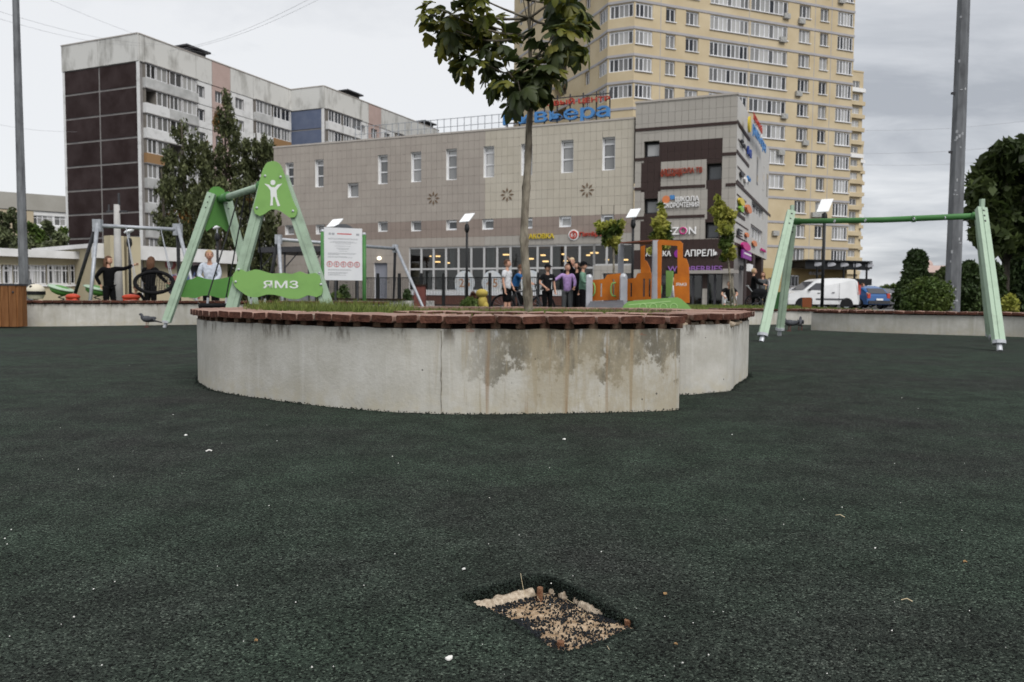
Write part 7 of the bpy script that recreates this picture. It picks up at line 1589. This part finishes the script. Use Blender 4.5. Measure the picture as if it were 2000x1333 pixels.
# far panel block on the left and a low canopy shed by the mall
a, b = at(-60, HZ, 118), at(138, HZ, 126); Fl = Facade((a.x, a.y), (b.x, b.y)); zt = Fl.hit(60, 379)[1]; ws = []
for k in range(3):
    for px in (22, 42, 77, 97, 121): s_ = Fl.s(px); ws.append((s_ - .8, s_ + .8, zt - 4.8 - k * 2.9 - (0), zt - 3.3 - k * 2.9, 2))
fb = simple_house('panel_block', Fl, zt, 12, M['pw'], 'distant grey panel block above the trees at the far left', ws); q = MB(); Fl.box(q, 0, Fl.len, zt - 2.6, zt, .01, .25); part('parapet_panel', q, mat('grey_parapet', (.3, .29, .26), (.36, .35, .32), .3, .9), fb); q = MB(); Fl.box(q, 0, Fl.s(70), 0, zt - 2.7, .01, .1); part('ochre_wall', q, mat('pale_ochre_wall', (.42, .36, .26), rough=.9), fb)
q = MB()
for k in range(2): Fl.box(q, Fl.s(68), Fl.s(130), zt - 6.1 - k * 2.9, zt - 5.1 - k * 2.9, .3, 1.1)
part('balcony_front', q, M['pw'], fb)
Fz = plane_fac(505, 52, 640, 50); e_ = empty('loading_canopy', Fz.pt(2, 0)); tag(e_, 'dark flat canopy with thin steel posts at the left end of the shopping centre', 'canopy'); zt = Fz.hit(570, 482)[1]; q = MB(); Fz.box(q, 0, Fz.len, zt - .35, zt, -4, 0); part('roof', q, M['dark_steel'], e_)
q = MB()
for x in (507, 553, 600, 637): s_ = Fz.s(x); q.tube(Fz.pt(s_, 0, -.2), Fz.pt(s_, zt - .36, -.2), .07); q.tube(Fz.pt(s_, zt - 1.4, -.2), Fz.pt(s_ + 1.1, zt - .37, -.2), .04)
part('post', q, M['dark_steel'], e_); q = MB(); Fz.box(q, Fz.s(516), Fz.s(560), 0, 1.6, -3.2, -2.6); part('grey_crate', q, M['grey_paint'], e_)
# black railing fence in front of the mall
fc = empty('railing_fence', atz(780, 40, 0)); tag(fc, 'black steel railing fence with square posts in front of the shopping centre', 'fence'); Fe = plane_fac(618, 44, 1150, 38.5); zt = Fe.hit(780, 536)[1] ; n_ = 12
for k in range(n_ + 1): s_ = Fe.len * k / n_; q = MB(); Fe.box(q, s_ - .06, s_ + .06, 0, zt + .05, -.06, .06); part('post', q, M['black_metal'], fc)
for k in range(n_):
    a, b = Fe.len * k / n_ + .065, Fe.len * (k + 1) / n_ - .065; q = MB(); Fe.box(q, a, b, zt - .22, zt - .17, -.02, .02); Fe.box(q, a, b, .15, .2, -.02, .02); nb_ = 13
    for j in range(nb_): x = a + (b - a) * (j + .5) / nb_; Fe.box(q, x - .011, x + .011, .201, zt - .221, -.011, .011)
    q.torus(Fe.pt((a + b) / 2, zt - .35, 0), .1, .012, Fe.n, 12, 4); part('rail_section', q, M['black_metal'], fc)
# ================================================================== VEHICLES
def car(name, label, cat, base, yaw, Lc, W, profile, belt, roofz, glass, wheels, paint, wr=.31, extra=None, lamps=True):
    """profile: side outline (x,z) clockwise, front at -x; glass: list of side window outlines"""
    root = empty(name, base, yaw); tag(root, label, cat)
    def yy(z): t = max(0, (z - belt) / (roofz - belt)); return W / 2 * (1 - .17 * t ** 1.1) - (.03 if z < .35 else 0)
    mb = MB(); n = len(profile); P = []
    for sgn, sh in ((-1, 0), (-1, .05), (1, .05), (1, 0)):
        for x, z in profile:
            cx, cz = 0, (roofz * .55)
            if sh == 0: x_, z_ = x * .985, cz + (z - cz) * .965; P.append((x_, sgn * yy(z), z_))
            else: P.append((x, sgn * (yy(z) - .07), z))
    b0 = len(mb.v); mb.v += P
    for k in range(3):
        for i in range(n):
            j = (i + 1) % n; mb.f.append((b0 + k * n + i, b0 + k * n + j, b0 + (k + 1) * n + j, b0 + (k + 1) * n + i)); mb.m.append(0)
    mb.f.append(tuple(b0 + i for i in range(n))); mb.m.append(0); mb.f.append(tuple(b0 + 3 * n + n - 1 - i for i in range(n))); mb.m.append(0)
    body = lpart('body', mb, paint, root)
    for sgn in (-1, 1):
        for g_ in glass:
            q = MB(); A_ = [Vector((x, sgn * (yy(z) + .004), z)) for x, z in g_]; q.prism(A_, (0, sgn * .008, 0)); lpart('side_window', q, M['pane_dark'], root)
        q = MB(); q.ball((glass[0][0][0] + .12, sgn * (W / 2 + .08), belt + .06), (.09, .09, .07), 8, 5); lpart('mirror', q, M['dark_steel'], root, smooth=True)
    for x in wheels:
        for sgn in (-1, 1):
            y = sgn * (W / 2 - .09); q = MB(); q.prism([(x + (wr + .055) * math.cos(a), sgn * (W / 2 - .02), wr + (wr + .055) * math.sin(a)) for a in [math.pi * k / 8 for k in range(9)]] + [(x - wr - .055, sgn * (W / 2 - .02), .2), (x + wr + .055, sgn * (W / 2 - .02), .2)], (0, sgn * .024, 0)); lpart('wheel_arch', q, M['black'], root)
            w_ = empty('wheel', (x, y, wr)); w_.parent = root; q = MB(); q.torus((0, 0, 0), wr - .075, .08, (0, 1, 0), 22, 8); lpart('tyre', q, M['rubber'], w_, smooth=True)
            q = MB(); q.path([(0, -.07 * 1, 0), (0, .07, 0)], wr - .11, 16)
            for k in range(6): a = math.pi * k / 3; q.box((math.cos(a) * .1, sgn * .078, math.sin(a) * .1), (.16, .012, .04), Matrix.Rotation(-a, 3, 'Y'))
            lpart('rim', q, M['galv'], w_)
    return root
def car_extras(root, Lc, W, belt, front_glass, rear_glass, hl_z, rl, rear_is_seen=False):
    for nm, g_ in (('windscreen', front_glass), ('rear_window', rear_glass)):
        if g_: (x0, z0), (x1, z1) = g_; s_ = -1 if nm == 'windscreen' else 1; q = MB(); w0, w1 = W / 2 - .16, W / 2 - .26; q.hexa([(x0, -w0, z0), (x0, w0, z0), (x1, w1, z1), (x1, -w1, z1), (x0 + s_ * .02, -w0, z0 + .012), (x0 + s_ * .02, w0, z0 + .012), (x1 + s_ * .02, w1, z1 + .012), (x1 + s_ * .02, -w1, z1 + .012)]); lpart(nm, q, M['pane_dark'], root)
    for sy in (-1, 1):
        q = MB(); q.box((-Lc / 2 + .1, sy * (W / 2 - .25), hl_z), (.24, .38, .17)); lpart('headlight', q, M['galv_l'], root); q = MB(); q.box((Lc / 2 - .06, sy * (W / 2 - .12), rl[0]), (.14, .2, rl[1])); lpart('tail_light', q, SC['red'], root)
    q = MB(); q.box((Lc / 2 + .01, 0, .45), (.12, W * .92, .2)); q.box((-Lc / 2 - .0, 0, .42), (.12, W * .9, .2)); lpart('bumper', q, M['dark_steel'], root); q = MB(); q.box((Lc / 2 + .08, 0, .62), (.015, .5, .11)); lpart('number_plate', q, M['white_paint'], root)
PW = mat('white_car_paint', (.7, .71, .72), (.6, .61, .62), 1.2, .25, spec=.6); PS = mat('silver_car_paint', (.42, .43, .45), rough=.3, metal=.3); PBl = mat('blue_car_paint', (.06, .13, .3), rough=.25); PG = mat('dark_grey_car_paint', (.09, .095, .1), rough=.3)
van_p = [(-2.1, .30), (-2.14, .55), (-2.08, .80), (-1.95, .92), (-1.30, 1.08), (-1.18, 1.12), (-.55, 1.60), (-.35, 1.70), (-.1, 1.765), (.6, 1.80), (1.5, 1.79), (1.85, 1.74), (1.98, 1.62), (2.05, 1.0), (2.08, .5), (2.05, .30)]
hatch_p = [(-1.95, .3), (-1.98, .55), (-1.9, .78), (-1.15, .95), (-.55, 1.36), (-.2, 1.46), (.9, 1.47), (1.5, 1.32), (1.82, 1.0), (1.92, .85), (1.95, .5), (1.92, .3)]
sedan_p = [(-2.2, .3), (-2.24, .55), (-2.15, .76), (-1.15, .92), (-.55, 1.33), (-.2, 1.42), (.6, 1.42), (1.2, 1.12), (1.45, 1.03), (2.1, .98), (2.2, .85), (2.22, .5), (2.2, .3)]
Dv = 44.0
vb = gp(1596, Dv); v = car('parked_van', 'white delivery van parked side-on behind the black lamp post', 'van', vb, R(5), 4.2, 1.75, van_p, 1.08, 1.8, [[(-1.02, 1.13), (-.50, 1.50), (-.18, 1.52), (-.18, 1.13)]], [-1.32, 1.3], PW, .32)
car_extras(v, 4.2, 1.75, 1.08, ((-1.2, 1.13), (-.56, 1.6)), ((2.06, 1.1), (2.0, 1.58)), .82, (1.15, .55))
q = MB()
for sy in (-1, 1): q.box((.35, sy * .885, .62), (1.7, .03, .07)); q.box((-.35, sy * .884, .95), (.16, .025, .04)); q.box((.5, sy * .884, .98), (.16, .025, .04)); q.box((-.13, sy * .879, .95), (.012, .01, 1.1)); q.box((.85, sy * .879, .95), (.012, .01, 1.1))
lpart('side_trim', q, M['dark_steel'], v)
def hatch(lab, px, D, yaw, paint): c = car('parked_car', lab, 'car', gp(px, D), yaw, 3.9, 1.7, hatch_p, .93, 1.47, [[(-.85, .97), (-.45, 1.3), (.15, 1.36), (.15, .97)], [(.2, .97), (.2, 1.36), (.85, 1.34), (1.25, 1.0)]], [-1.25, 1.25], paint, .3); car_extras(c, 3.9, 1.7, .93, ((-1.1, .99), (-.58, 1.36)), ((1.86, .98), (1.55, 1.3)), .7, (.85, .3)); return c
def sedan(lab, px, D, yaw, paint): c = car('parked_car', lab, 'car', gp(px, D), yaw, 4.4, 1.75, sedan_p, .92, 1.42, [[(-.85, .95), (-.45, 1.28), (.1, 1.32), (.1, .95)], [(.15, .95), (.15, 1.32), (.6, 1.3), (.95, .97)]], [-1.35, 1.35], paint, .31); car_extras(c, 4.4, 1.75, .92, ((-1.1, .96), (-.58, 1.32)), ((1.25, 1.12), (.68, 1.4)), .7, (.88, .2)); return c
sedan('silver saloon seen from behind, right of the white van', 1708, 56, R(-62), PS); hatch('blue hatchback parked nose-in directly behind the white van', 1673, 49.5, R(-74), PBl)
hatch('dark grey estate car left of the big columnar evergreen', 1741, 60, R(-70), PG); sedan('white saloon far off between the silver saloon and the grey estate', 1722, 72, R(-60), PW)
hatch('light car mostly hidden behind the mint swing leg and the van', 1558, 52, R(-10), PS)
p = gp(70, 19); e_ = empty('spring_rocker', p); tag(e_, 'cream rounded rocker toy with a dark band right of the wooden litter bin', 'rocker'); PCR = mat('cream_plastic', (.6, .56, .46), rough=.5)
q = MB(); q.ball((p.x, 19, .66), (.21, .2, .17), 16, 9); part('body', q, PCR, e_, smooth=True); q = MB(); q.path([(p.x, 19, .56), (p.x, 19, .645)], .213, 20); part('band', q, M['black'], e_); q = MB(); q.path([(p.x, 19, .46), (p.x, 19, .558)], [.15, .2], 18); q.tube((p.x, 19, 0), (p.x, 19, .46), .06); part('foot', q, PCR, e_); q = MB(); q.ball((p.x - .02, 18.84, .76), (.035, .03, .03), 8, 5); part('eye', q, M['black'], e_)
# white truck and another parked car on the far right
tk = empty('parked_truck', gp(1975, 30)); tag(tk, 'white box truck behind the yellow green shrub at the right edge', 'truck'); p = tk.location
q = MB(); q.box((p.x, p.y, 1.35), (1.35, 2.6, 1.0)); part('box', q, PW, tk); q = MB(); q.box((p.x, p.y - 1.5, .85), (1.3, .9, .9)); part('cab', q, PW, tk); q = MB(); q.box((p.x, p.y - 1.955, 1.08), (1.05, .02, .32)); part('windscreen', q, M['pane_dark'], tk)
q = MB()
for sx in (-1, 1): q.path([(p.x + sx * .5, p.y - 1.5, .3), (p.x + sx * .66, p.y - 1.5, .3)], .3, 16); q.path([(p.x + sx * .5, p.y + .7, .3), (p.x + sx * .66, p.y + .7, .3)], .3, 16)
part('wheel', q, M['rubber'], tk); q = MB(); q.box((p.x, p.y - 1.98, .5), (1.3, .06, .2)); part('bumper', q, M['dark_steel'], tk)
# ================================================================== VEGETATION
def leafm(n, a, b, tr=.2): return mat(n, a, b, 1.0, .6, island=.45, trans=tr, spec=.3, detail=3)
M['birch'] = leafm('birch_leaves', (.05, .062, .024), (.10, .11, .045)); M['birch_y'] = leafm('yellowing_leaves', (.16, .085, .025), (.2, .11, .03)); M['thuja'] = leafm('thuja_sprays', (.028, .05, .015), (.055, .085, .025), .15); M['bush'] = leafm('bright_bush', (.055, .095, .02), (.095, .13, .03)); M['linden'] = leafm('dark_crown_leaves', (.026, .042, .012), (.07, .095, .028), .35); M['maple_y'] = leafm('young_maple_leaves', (.27, .31, .05), (.42, .40, .10), .5); M['far_green'] = leafm('distant_leaves', (.07, .09, .04), (.11, .125, .06)); M['reddish'] = leafm('reddish_leaves', (.10, .03, .02), (.06, .05, .02))
def leaf_quads(C, size, flat=0.0, elong=1.5, droop=0.0):
    n = len(C); A = rng.normal(size=(n, 3)); A /= np.linalg.norm(A, axis=1)[:, None]; B = rng.normal(size=(n, 3))
    if droop: B = B * (1 - droop) + np.array([0, 0, -2.0]) * droop
    B -= (A * B).sum(1)[:, None] * A; B /= np.linalg.norm(B, axis=1)[:, None] + 1e-9; Cc = np.cross(A, B); s_ = size * (.6 + .8 * rng.random(n))[:, None] / 2
    return np.stack([C - B * s_ * elong, C - Cc * s_ * .8, C + B * s_ * elong, C + Cc * s_ * .8], 1)
def blob_points(blobs, n, shell=.75):
    w_ = np.array([b[1] ** 2 if not hasattr(b[1], '__len__') else (b[1][0] * b[1][2]) for b in blobs]); k = rng.choice(len(blobs), n, p=w_ / w_.sum()); d = rng.normal(size=(n, 3)); d /= np.linalg.norm(d, axis=1)[:, None]
    r_ = (shell + (1.05 - shell) * rng.random(n)) ; r_ = np.where(rng.random(n) < .3, rng.random(n), r_)
    c = np.array([tuple(b[0]) for b in blobs]); rr = np.array([(b[1],) * 3 if not hasattr(b[1], '__len__') else b[1] for b in blobs]); return c[k] + d * rr[k] * r_[:, None]
def tree_obj(name, label, cat, base, blobs, n, size, m, trunk, bark='bark_dark', group=None, droop=0, m2=None, f2=0.0, elong=1.5, limbs=True, shell=.6, m2s=1.3):
    e_ = empty(name, base); tag(e_, label, cat, group); C = blob_points(blobs, n, shell); V = leaf_quads(C, size, droop=droop, elong=elong)
    mi = None
    if m2: nz = np.array([mnoise.noise(Vector(c) * m2s) for c in C]); mi = (nz > f2).astype(np.int32)
    quads('crown', V, [M[m]] + ([M[m2]] if m2 else []), e_, mi)
    mb = MB(); mb.path(trunk[0], trunk[1], 9)
    part('trunk', mb, M[bark], e_, smooth=True)
    if limbs:
        mb = MB(); tp_ = Vector(trunk[0][-2])
        for c, r_ in blobs[:14]: mb.path([tp_, (tp_ + Vector(c)) / 2 + Vector((0, 0, .1)), Vector(c)], [trunk[1][-1] * .6, trunk[1][-1] * .4, trunk[1][-1] * .15], 5)
        part('limbs', mb, M[bark], e_)
    return e_
def pxblobs(lst, Y, jit=.5, seed=0):
    random.seed(seed); o = []
    for x, y, r_ in lst:
        rm_ = r_ * Y / FPX; y2 = Y + random.uniform(-jit, jit); p = at(x, y, y2); o.append((p, rm_))
    return o
# birches in front of the panel block: hanging tufts under an uneven skyline
def birch(label, Y, env, xs, seed, ntuft, n, trunk_px):
    random.seed(seed); bl = []; k = 0
    def top(x):
        for (x0, y0), (x1, y1) in zip(env, env[1:]):
            if x0 <= x <= x1: return y0 + (y1 - y0) * (x - x0) / (x1 - x0)
        return 700
    while len(bl) < ntuft and k < ntuft * 20:
        k += 1; x = random.uniform(*xs); t = top(x); y = t + 6 + (600 - t) * random.random() ** 1.15
        if y > 600 or mnoise.noise(Vector((x * .035, y * .028, seed))) < -.24 and y < 420: continue
        Yk = Y + random.uniform(-2.2, 2.2); p = at(x, y + 8, Yk); s_ = random.uniform(.6, 1.25) * Y / FPX
        bl.append((p, (8.5 * s_, 8.5 * s_, 21 * s_)))
    b = gp(trunk_px[0][0], Y); tr = [b] + [at(x, y, Y) for x, y in trunk_px[1:]]
    return tree_obj('birch_tree', label, 'tree', b, bl, n, .2, 'birch', (tr, [.22, .15, .09, .03]), 'bark_dark', 'birches in front of the panel block', droop=.6, m2='birch_y', f2=.47, m2s=.2, elong=2.0, shell=.3, limbs=False)
birch('tallest drooping birch rising to a point before the pink stripe of the panel block', 70, [(398, 275), (412, 240), (424, 214), (434, 180), (441, 170), (449, 190), (457, 222), (468, 240), (480, 262), (492, 290)], (398, 492), 1, 260, 15000, [(442, 600), (441, 420), (440, 260), (440, 185)])
birch('drooping birch with rounded top at the left of the birch group', 66, [(318, 330), (328, 262), (338, 240), (352, 229), (366, 236), (380, 258), (396, 272), (410, 280)], (316, 410), 2, 230, 13000, [(365, 600), (362, 430), (358, 300), (354, 240)])
birch('drooping birch at the right of the group beside the shopping centre', 72, [(478, 285), (487, 262), (493, 226), (500, 221), (508, 240), (520, 262), (532, 282), (541, 300)], (478, 541), 3, 170, 9000, [(512, 600), (508, 430), (502, 300), (498, 232)])
birch('small birch hanging beside the balconies at the far left of the group', 62, [(303, 340), (312, 318), (324, 326), (340, 350)], (303, 340), 5, 60, 3200, [(325, 600), (322, 470), (318, 380), (315, 330)])
birch('broad low birch filling the bottom of the group', 60, [(320, 440), (350, 380), (400, 350), (450, 340), (500, 350), (535, 370), (545, 400)], (322, 545), 6, 230, 15000, [(430, 600), (430, 500), (428, 430), (428, 370)])
# big dark tree, right edge
bl = pxblobs([(1925, 330, 36), (1955, 300, 34), (1985, 310, 40), (2010, 290, 45), (1900, 370, 30), (1935, 370, 45), (1975, 360, 50), (2020, 350, 60), (1895, 410, 24), (1925, 420, 42), (1965, 425, 50), (2010, 430, 60), (1905, 455, 24), (1940, 462, 32), (1980, 468, 30), (2040, 400, 60), (1945, 290, 20), (1918, 308, 18), (1890, 345, 16), (2060, 320, 60), (2030, 455, 40), (1896, 440, 12)], 21, 1.2, 4)
b = gp(1962, 21); tree_obj('linden_tree', 'big round dark tree at the right edge behind the swing', 'tree', b, [(c + Vector((.17, 0, -.1)), r_ * .92) for c, r_ in bl], 6800, .2, 'linden', ([b, at(1964, 520, 21), at(1968, 430, 21)], [.12, .10, .06]), m2='bush', f2=.55)
# thujas and bushes on the right plot
def bush(label, cat, px, Y, w_px, yt, zb, m, n, size, shape='col', seed=0, name='evergreen'):
    random.seed(seed); b = gp(px, Y, zb); t = at(px, yt, Y); H_ = t.z - zb; w_ = w_px * Y / FPX / 2; bl = []
    for k in range(26):
        q = (k + .5) / 26
        wr = w_ * (math.sin(math.pi * min(1, .18 + .74 * q) ** .9) ** .6 if shape == 'col' else math.sin(math.pi * (.12 + .8 * q)) ** .7)
        for j in range(4): a = random.uniform(0, 6.28); rr = wr * .62 * math.sqrt(random.random()); bl.append((Vector((b.x + rr * math.cos(a), Y + rr * math.sin(a), zb + H_ * (.04 + .9 * q))), wr * .42 + .05))
    e_ = tree_obj(name, label, cat, b, bl, n, size, m, ([b, (b.x, Y, zb + H_ * .5)], [.05, .03]), limbs=False, droop=.1, shell=.8); return e_
bush('tall dense columnar evergreen left of the round bush on the right', 'evergreen', 1786, 18.2, 54, 487, .25, 'thuja', 16000, .075, seed=1); bush('round bright green clipped bush in front of the columnar evergreen', 'bush', 1812, 16.2, 96, 549, .25, 'bush', 15000, .05, 'ball', 2, name='round_bush')
bush('low dark evergreen skirt left of the round bush', 'evergreen', 1768, 18.8, 40, 545, .25, 'thuja', 5000, .07, 'ball', 3); bush('dark columnar evergreen directly right of the steel mast', 'evergreen', 1888, 19, 50, 510, .25, 'thuja', 12000, .08, seed=4)
bush('dark evergreen behind the right mint swing leg', 'evergreen', 1932, 19.5, 56, 508, .25, 'thuja', 12000, .08, seed=5); bush('dark evergreen at the extreme right edge', 'evergreen', 1992, 24, 60, 470, .25, 'thuja', 12000, .1, seed=6); bush('small yellow green shrub in front of the white truck', 'bush', 1972, 17.5, 30, 578, .25, 'maple_y', 1500, .05, 'ball', 7, name='shrub')
bush('dark evergreen between the round bush and the mast, farther back', 'evergreen', 1846, 40, 46, 520, 0, 'linden', 6000, .18, 'ball', 8)
# shrubs by the fence
for px, Y, w_, yt, mm, lab in ((672, 36, 24, 556, 'thuja', 'small dark round shrub under the white notice board'), (796, 34, 18, 564, 'thuja', 'small dark shrub at the right end of the stone edged bed'), (655, 35, 34, 572, 'bush', 'low spreading shrub left of the stone edged bed'), (925, 34, 18, 572, 'reddish', 'small reddish shrub under the lamp post by the shop windows'), (941, 34, 18, 566, 'reddish', 'second small reddish shrub, right of the lamp post'), (918, 31, 40, 585, 'bush', 'low green shrub on the lawn in front of the lamp post')):
    bush(lab, 'shrub', px, Y, w_, yt, 0, mm, 1400, .09, 'ball', px, name='shrub')
# young staked maples
def maple(label, lst, trunk_px, Y, seed, stakes=(), n=900):
    bl = pxblobs(lst, Y, .2, seed); b = gp(trunk_px[0][0], Y); tr = [b] + [at(x, y, Y) for x, y in trunk_px[1:]]; tr[0] = (b.x, Y, 0.0)
    e_ = tree_obj('young_maple', label, 'tree', b, bl, n, .15, 'maple_y', (tr, [.035] * (len(tr) - 1) + [.015]), 'bark', 'young maples with thin trunks', m2='bush', f2=.25)
    if stakes:
        mb = MB()
        for x0, x1, y1 in stakes: mb.tube(gp(x0, Y - .2), at(x1, y1, Y), .03)
        part('stakes', mb, M['bark'], e_)
maple('small yellow green maple just left of the playground train cab', [(1178, 447, 12), (1190, 455, 14), (1205, 452, 11), (1212, 440, 8), (1185, 470, 10), (1202, 472, 10), (1170, 438, 6), (1206, 488, 6), (1195, 440, 9)], [(1200, 0), (1199, 540), (1198, 470), (1195, 450)], 24, 1)
maple('slender young maple behind the train in front of the school sign', [(1290, 402, 5), (1292, 418, 9), (1287, 435, 13), (1292, 450, 16), (1296, 464, 15), (1278, 462, 10), (1284, 478, 9), (1302, 440, 8), (1270, 490, 6), (1300, 478, 9), (1306, 465, 6)], [(1290, 0), (1290, 540), (1291, 480), (1291, 440)], 28, 2, n=1100)
maple('slender young maple with leaning stakes in front of the block corner', [(1401, 385, 4), (1404, 398, 8), (1410, 414, 13), (1420, 430, 15), (1396, 412, 9), (1428, 420, 9), (1415, 446, 14), (1420, 462, 13), (1416, 478, 12), (1425, 490, 12), (1415, 502, 8), (1430, 500, 8), (1405, 430, 9)], [(1428, 0), (1427, 560), (1422, 500), (1410, 430)], 27, 3, stakes=((1444, 1428, 545), (1436, 1430, 540)), n=1400)
# tree bands far away: each crown its own tree
random.seed(17)
def far_tree(px, Y, w_px, yt, m, lab, seed): 
    random.seed(seed); b = gp(px, Y); t = at(px, yt, Y); H_ = t.z; w_ = w_px * Y / FPX / 2; bl = []
    for k in range(22): q = random.random(); a = random.uniform(0, 6.28); wr = w_ * math.sin(math.pi * (.15 + .75 * q)) ** .6; rr = wr * .75 * math.sqrt(random.random()); bl.append((Vector((b.x + rr * math.cos(a), Y + rr * math.sin(a), H_ * (.25 + .68 * q))), max(.5, wr * .42)))
    tree_obj('far_tree', lab, 'tree', b, bl, 2600, max(.35, w_ * .10), m, ([b, (b.x, Y, H_ * .3), (b.x, Y, H_ * .7)], [.2, .15, .08]), group='trees in the distance', limbs=True)
for i, (px, Y, w_, yt) in enumerate([(-30, 90, 80, 400), (22, 88, 70, 398), (70, 84, 62, 432), (100, 80, 60, 425), (128, 86, 50, 440), (50, 78, 60, 452)]): far_tree(px, Y, w_, yt, 'far_green' if i % 2 else 'bush', ['light green tree before the distant block at the far left edge', 'green tree just left of the left mast', 'low light tree right of the left mast', 'light green bushy tree before the distant balconies', 'pale tree touching the corner of the panel block', 'lowest tree behind the pavilion roof by the mast'][i], 40 + i)
for i, (px, Y, w_, yt) in enumerate([(1683, 210, 24, 556), (1700, 220, 22, 562), (1733, 150, 44, 557), (1752, 140, 26, 552), (1836, 120, 50, 532), (1720, 230, 30, 566)]): far_tree(px, Y, w_, yt, 'far_green' if i in (0, 1, 5) else 'bush', ['pointed distant tree right of the red shop board', 'small distant tree above the silver saloon', 'distant round tree above the grey estate car', 'distant tree touching the columnar evergreen', 'distant tree under the orange roofed house', 'faint farthest tree on the horizon'][i], 60 + i)
a = gp(1822, 130); e_ = empty('distant_house', a); tag(e_, 'distant house with brownish roof and pale dome above the round bush', 'house'); zt = at(1822, 534, 130).z; q = MB(); q.box((a.x, 130, zt / 2), (6, 6, zt)); part('wall', q, cream, e_); q = MB(); q.hexa([(a.x - 4, 126, zt), (a.x + 4, 126, zt), (a.x + 4, 134, zt), (a.x - 4, 134, zt), (a.x - 2, 128, zt + 1.2), (a.x + 2, 128, zt + 1.2), (a.x + 2, 132, zt + 1.2), (a.x - 2, 132, zt + 1.2)]); part('roof', q, M['ppink'], e_); q = MB(); q.ball((a.x - 1.3, 130, zt + 1.3), 1.0, 12, 8); part('dome', q, M['ppink'], e_, smooth=True)
# stone edged flower bed with brown box
F = plane_fac(650, 30.2, 815, 29.6); e_ = empty('stone_bed', F.pt(F.len / 2, 0)); tag(e_, 'low speckled grey stone flower bed with brown coping behind the notice board', 'flower bed'); zt = F.hit(740, 590)[1]
z1_ = .42; q = MB(); F.box(q, 0, F.len, 0, z1_, -2.4, 0); part('stone_edge', q, mat('speckled_stone', (.2, .2, .19), (.5, .49, .47), 7, .85, .3, 30, lo=.42, hi=.58), e_); q = MB(); F.box(q, -.05, F.len * .82, z1_ + .003, z1_ + .09, -.5, .06); part('coping', q, M['bearer'], e_)
p = gp(819, 29.5); e_ = empty('brick_pier', p); tag(e_, 'short dark red pier at the right end of the stone bed', 'pier'); q = MB(); q.box((p.x, p.y + .25, .5), (.42, .42, 1.0)); part('shaft', q, mat('dark_red_pier', (.16, .06, .05), (.12, .045, .04), 5, .8), e_); q = MB(); q.box((p.x, p.y + .25, 1.03), (.5, .5, .06)); part('cap', q, M['bearer'], e_)
p = gp(941, 27.5); e_ = empty('yellow_hydrant', p); tag(e_, 'small yellow rounded garden figure on the lawn left of the boy in white', 'garden figure'); q = MB(); q.ball((p.x, p.y, .72), (.22, .2, .16), 12, 8); q.ball((p.x + .03, p.y, .42), (.17, .15, .24), 12, 8); q.ball((p.x + .13, p.y - .05, .25), (.12, .12, .2), 10, 6); part('body', q, mat('yellow_figure_paint', (.45, .36, .08), (.3, .22, .06), 5, .6), e_, smooth=True)
# overhead wires
M['wire'] = mat('wire', (.3, .3, .32), rough=.6)
for i, (x0, y0, x1, y1, Y0, Y1, sg) in enumerate([(-60, 5, 330, 88, 45, 80, .6), (-60, 20, 300, 90, 46, 82, .6), (40, -25, 420, 108, 50, 90, .6), (-60, 232, 150, 258, 60, 80, .3), (330, 100, 640, -20, 60, 40, .5), (350, 100, 700, -40, 62, 40, .5), (1670, 255, 2100, 225, 80, 60, .4), (1670, 300, 2100, 270, 82, 60, .4), (1670, 322, 2100, 300, 84, 60, .4)]):
    a, b = at(x0, y0, Y0), at(x1, y1, Y1); mb = MB(); pts = [a.lerp(b, t / 12) - Vector((0, 0, sg * math.sin(math.pi * t / 12))) for t in range(13)]; mb.path(pts, .008, 4)
    tag(solo('overhead_wire', mb, M['wire'], (a.x, a.y, a.z)), ['thin wire crossing the sky above the panel block, first from the top left', 'wire just below the topmost one at the upper left', 'faint wire from the top edge towards the block roof', 'wire low in the sky left of the panel block', 'thin wire rising to the right from the block roof', 'second thin wire rising to the right beside the first', 'highest thin wire right of the tower', 'middle thin wire right of the tower', 'lowest thin wire right of the tower'][i], 'wire')
